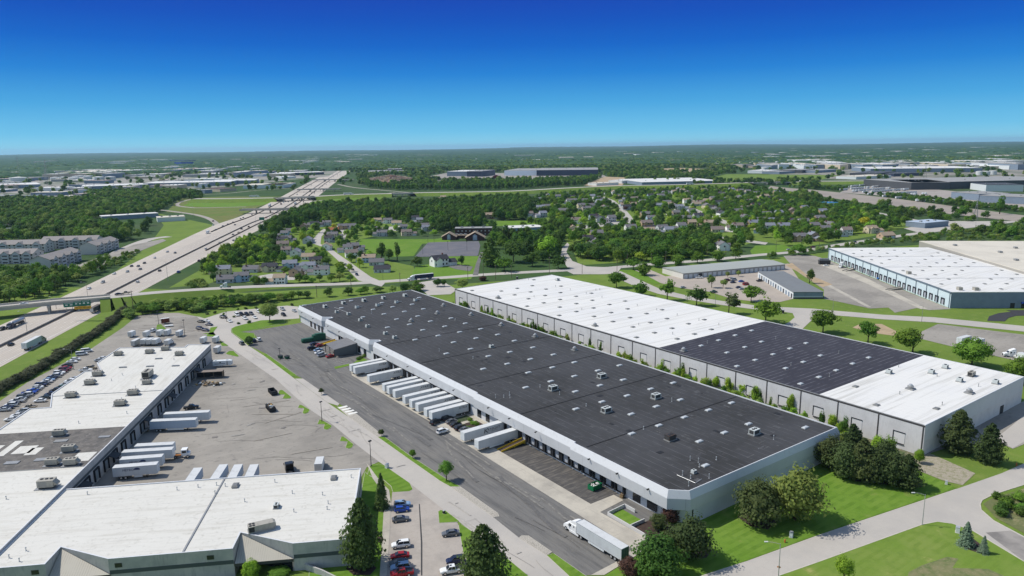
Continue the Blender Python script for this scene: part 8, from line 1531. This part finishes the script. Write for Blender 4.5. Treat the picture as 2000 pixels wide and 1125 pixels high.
# hedges, weeds
hq = [G(*p) for p in ((-30, 783), (20, 752), (60, 734), (120, 694), (160, 670), (200, 645), (225, 625), (246, 606))]; hl = smooth_pts(hq, 6); k = 0; random.seed(3)
for i in range(len(hl)-1):
    for j in range(2):
        p = (hl[i][0]+(hl[i+1][0]-hl[i][0])*j/2+random.uniform(-1, 1), hl[i][1]+(hl[i+1][1]-hl[i][1])*j/2+random.uniform(-1, 1)); tree('grey brown leafless looking shrub in the hedge beside the interstate verge', p, random.uniform(5.5, 7.5), random.uniform(3, 4.4), 'shrub', 'grey', 1, 'shrubs of the hedge by the interstate')
for i in range(130):
    y = random.uniform(0, 1)**1.35*262+2; x = random.uniform(82, 88.8)
    if i < 104: tree('weedy green shrub in the alley between the two warehouses', (x, y), random.uniform(2.6, 5), random.uniform(3, 6.2), 'shrub', random.choice(('bright', 'green', 'pale')), 1, 'shrubs in the alley')
    else: tree('spindly young tree in the alley between the two warehouses', (x, y), random.uniform(2, 3.2), random.uniform(6, 8.5), 'tall', random.choice(('bright', 'green', 'dark')), 1, 'young trees in the alley')
for px, py, w, h in [(1340, 752, 6, 5), (1400, 760, 6, 6), (1425, 768, 7, 7), (1455, 775, 7, 7), (1475, 785, 6, 7), (1545, 808, 5, 8), (1625, 838, 4, 6), (1300, 735, 4, 5)]: tree('bright bushy tree crowding the alley between warehouses', G(px, py), w, h, 'tall', 'bright', 0, 'young trees in the alley')
for i in range(16): tree('bushy green shrub on the dry bank by the street corner', G(random.uniform(1945, 2040), random.uniform(965, 1010)), random.uniform(3, 5), random.uniform(2, 3.6), 'shrub', random.choice(('green', 'dark')), 1, 'shrubs on the dry bank')
for px, py in [(897, 830), (905, 836), (918, 822), (925, 828), (932, 832), (914, 838), (704, 700), (712, 697), (700, 703), (1340, 1060), (1322, 1048), (1300, 1045), (437, 616), (457, 620), (465, 606), (480, 604), (500, 603), (405, 614), (420, 612), (570, 597), (330, 688), (345, 690), (466, 633), (487, 631), (842, 700-10)]: tree('small dark shrub in a planted bed near the buildings', G(px, py), random.uniform(1.8, 3.2), random.uniform(1.2, 2.4), 'shrub', random.choice(('dark', 'brown', 'green')), 1, 'shrubs in planted beds')
random.seed(17); wd = [(0, 420, 303, 322), (420, 700, 304, 324), (700, 1400, 297, 318), (1400, 2000, 290, 312), (1480, 2000, 318, 332), (60, 640, 322, 350)]
for i in range(230):
    q = wd[(0, 1, 2, 3, 3, 4, 4, 4, 5, 5)[i % 10]]; px = random.uniform(q[0], q[1]); py = random.uniform(q[2], q[3]); w = random.uniform(6, 42)*(.5 if py < 305 else 1)
    shed(random.choice(('low pale roofed shed', 'small flat white roofed shed', 'grey walled flat shed', 'pale box building'))+' among the distant trees', (px, py), (px+w, py-w*.013), random.uniform(60, 190), random.uniform(11, 19), random.choice((ROOFW, ROOFW, CRM, GRYR)), random.choice((TWHITE, SAND, SLBL, GG)), group='distant sheds among the trees')
built = []; k = 0
while k < 70:
    px = random.uniform(-20, 660); py = random.uniform(322, 388); x, y = G(px, py); lim = 45+max(0, (350-py))*5
    if px > 330+(388-py)*4.6 or (py > 372 and px > 170) or any(math.hypot(x-a, y-c) < lim for a, c in built+HOUSES[-0:0]): continue
    built.append((x, y)); k += 1; w = random.uniform(14, 60)
    shed(random.choice(('white roofed works shed', 'cream roofed works shed', 'grey roofed works shed', 'long low works shed'))+' in the left works', (px, py), (px+w, py-w*.013), lim*random.uniform(.7, 1.5), random.uniform(6, 11), random.choice((ROOFW, ROOFW, CRM, GRYR, mat('pink_roof', (.42, .33, .29), .8))), random.choice((TWHITE, SAND, SLBL, GG)), group='works sheds at the left')
# the box of air
b = MB(); b.box(-14000, 33000, -2600, 33000, -1, 190, hm); o = part('haze', b, None); tag(o, 'thin blue haze over the whole plain', 'haze', None, 'stuff')
for o in S.objects:
    if o.name == 'ground':
        me = o.data; k = [(-13500, -2400), (32500, -2400), (32500, 32500), (-13500, 32500)]
        for v, q in zip(me.vertices, k): v.co = (*q, 0)
# ------------------------------------------------------------------ every label singles out one thing
LM = [((1476, 1000), 'the front lawn'), ((945, 1100), 'the front parking lot'), ((1175, 1050), 'the parked semi truck'), ((950, 840), 'the big K trailer'), ((660, 690), 'the entrance canopy'), ((580, 640), 'the compactor'), ((480, 640), 'the back lot'), ((300, 650), 'the cargo trailers'), ((170, 600), 'the near bridge'), ((50, 660), 'the tank truck'), ((360, 860), 'the yard tractor'), ((540, 785), 'the dark dumpsters'), ((640, 820), 'the saw tooth islands'), ((120, 480), 'the apartments'), ((410, 440), 'the curved ramp'), ((540, 405), 'the far bridges'), ((660, 340), 'the distant interstate'), ((520, 500), 'the interstate edge'), ((600, 520), 'the first houses'), ((680, 540), 'the house street'), ((740, 500), 'the bright field'), ((870, 490), 'the church parking'), ((920, 450), 'the brick school'), ((858, 515), 'the farmhouse'), ((1030, 460), 'the blue hall'), ((1072, 490), 'the huge bright tree'), ((1130, 525), 'the crossing'), ((1230, 430), 'the suburb street'), ((1320, 400), 'the suburb rows'), ((1450, 400), 'the wooded suburb'), ((1480, 460), 'the pale blue garage'), ((1690, 445), 'the yellow tree'), ((1620, 400), 'the blue pavilion'), ((1830, 440), 'the shop block'), ((1410, 530), 'the long garages'), ((1550, 560), 'the steel blue garages'), ((1700, 540), 'the blue lift'), ((1900, 590), 'the pale blue warehouse'), ((1890, 680), 'the trailer lot'), ((1550, 680), 'the black roof'), ((1780, 770), 'the near white roof'), ((1250, 600), 'the long white roof'), ((1700, 910), 'the evergreen clump'), ((1940, 990), 'the street corner'), ((1750, 380), 'the distant trailer yard'), ((1850, 340), 'the right works'), ((1020, 340), 'the big warehouse'), ((200, 350), 'the left tanks'), ((330, 400), 'the loop ramp'), ((100, 560), 'the left wood'), ((60, 740), 'the hedge'), ((1330, 730), 'the alley'), ((1100, 770), 'the dark roof middle'), ((1400, 870), 'the dark roof front'), ((720, 610), 'the dark roof back'), ((980, 690), 'the dark roof centre'), ((300, 570), 'the green belt'), ((640, 570), 'the cross road belt')]
ORD = ['first', 'second', 'third', 'fourth', 'fifth', 'sixth', 'seventh', 'eighth', 'ninth', 'tenth', 'eleventh', 'twelfth', 'thirteenth', 'fourteenth', 'fifteenth', 'sixteenth', 'seventeenth', 'eighteenth', 'nineteenth', 'twentieth']
bpy.context.view_layer.update()
def dup_labels():
    d = {}
    for o in S.objects:
        if o.parent is None and 'label' in o and o.get('kind') not in ('stuff', 'structure'): d.setdefault(o['label'], []).append(o)
    return {k: v for k, v in d.items() if len(v) > 1}
SHORT = {'bushy tree in the green belt below the cross road': 'bushy tree in the green belt', 'brown timber utility pole with a crossarm along the cross road': 'timber utility pole with a crossarm', 'weedy green shrub in the alley between the two warehouses': 'weedy shrub in the warehouse alley', 'grey brown leafless looking shrub in the hedge beside the interstate verge': 'grey brown shrub in the hedge', 'small dark shrub in a planted bed near the buildings': 'small dark shrub in a planting', 'pale trailer parked in the distant yard by the wide road': 'pale trailer in the distant yard rows', 'spindly young tree in the alley between the two warehouses': 'spindly young tree in the warehouse alley', 'tree in the wood between apartments and interstate': 'tree in the left wood', 'tall grey light pole beside the interstate and freeway': 'tall grey highway light pole', ' in the leafy suburb beyond the cross road': '', ' among trees near the interstate': '', ' driving on the left side of the interstate': ' on the left interstate lanes', ' driving on the right side of the interstate': ' on the right interstate lanes', 'tree behind the freeway, below the big warehouse': 'tree behind the freeway', 'sport utility car': 'utility car'}
def where(o): w = o.matrix_world.translation; return PX(w.x, w.y, w.z)
for lab, lst in dup_labels().items():
    if len(lst) <= 20 and len(lab.split()) <= 13: continue
    sh = lab
    for k, v in SHORT.items(): sh = sh.replace(k, v)
    for o in lst:
        p = where(o); lm = min(LM, key=lambda q: (q[0][0]-p[0])**2+((q[0][1]-p[1])*1.6)**2)[1]
        o['label'] = sh+' near '+lm if len(lst) > 20 and len((sh+' near '+lm).split()) <= 13 else sh
for lab, lst in dup_labels().items():
    lst.sort(key=lambda o: where(o)[0]); n = len(lst)
    for i, o in enumerate(lst):
        if n > 40 and 20 <= i < n-20: o['label'] = lab+', toward the middle'; continue
        o['label'] = lab+', '+(ORD[i]+' from left' if i < 20 and (n <= 20 or i < n/2) else ORD[n-1-i]+' from right')
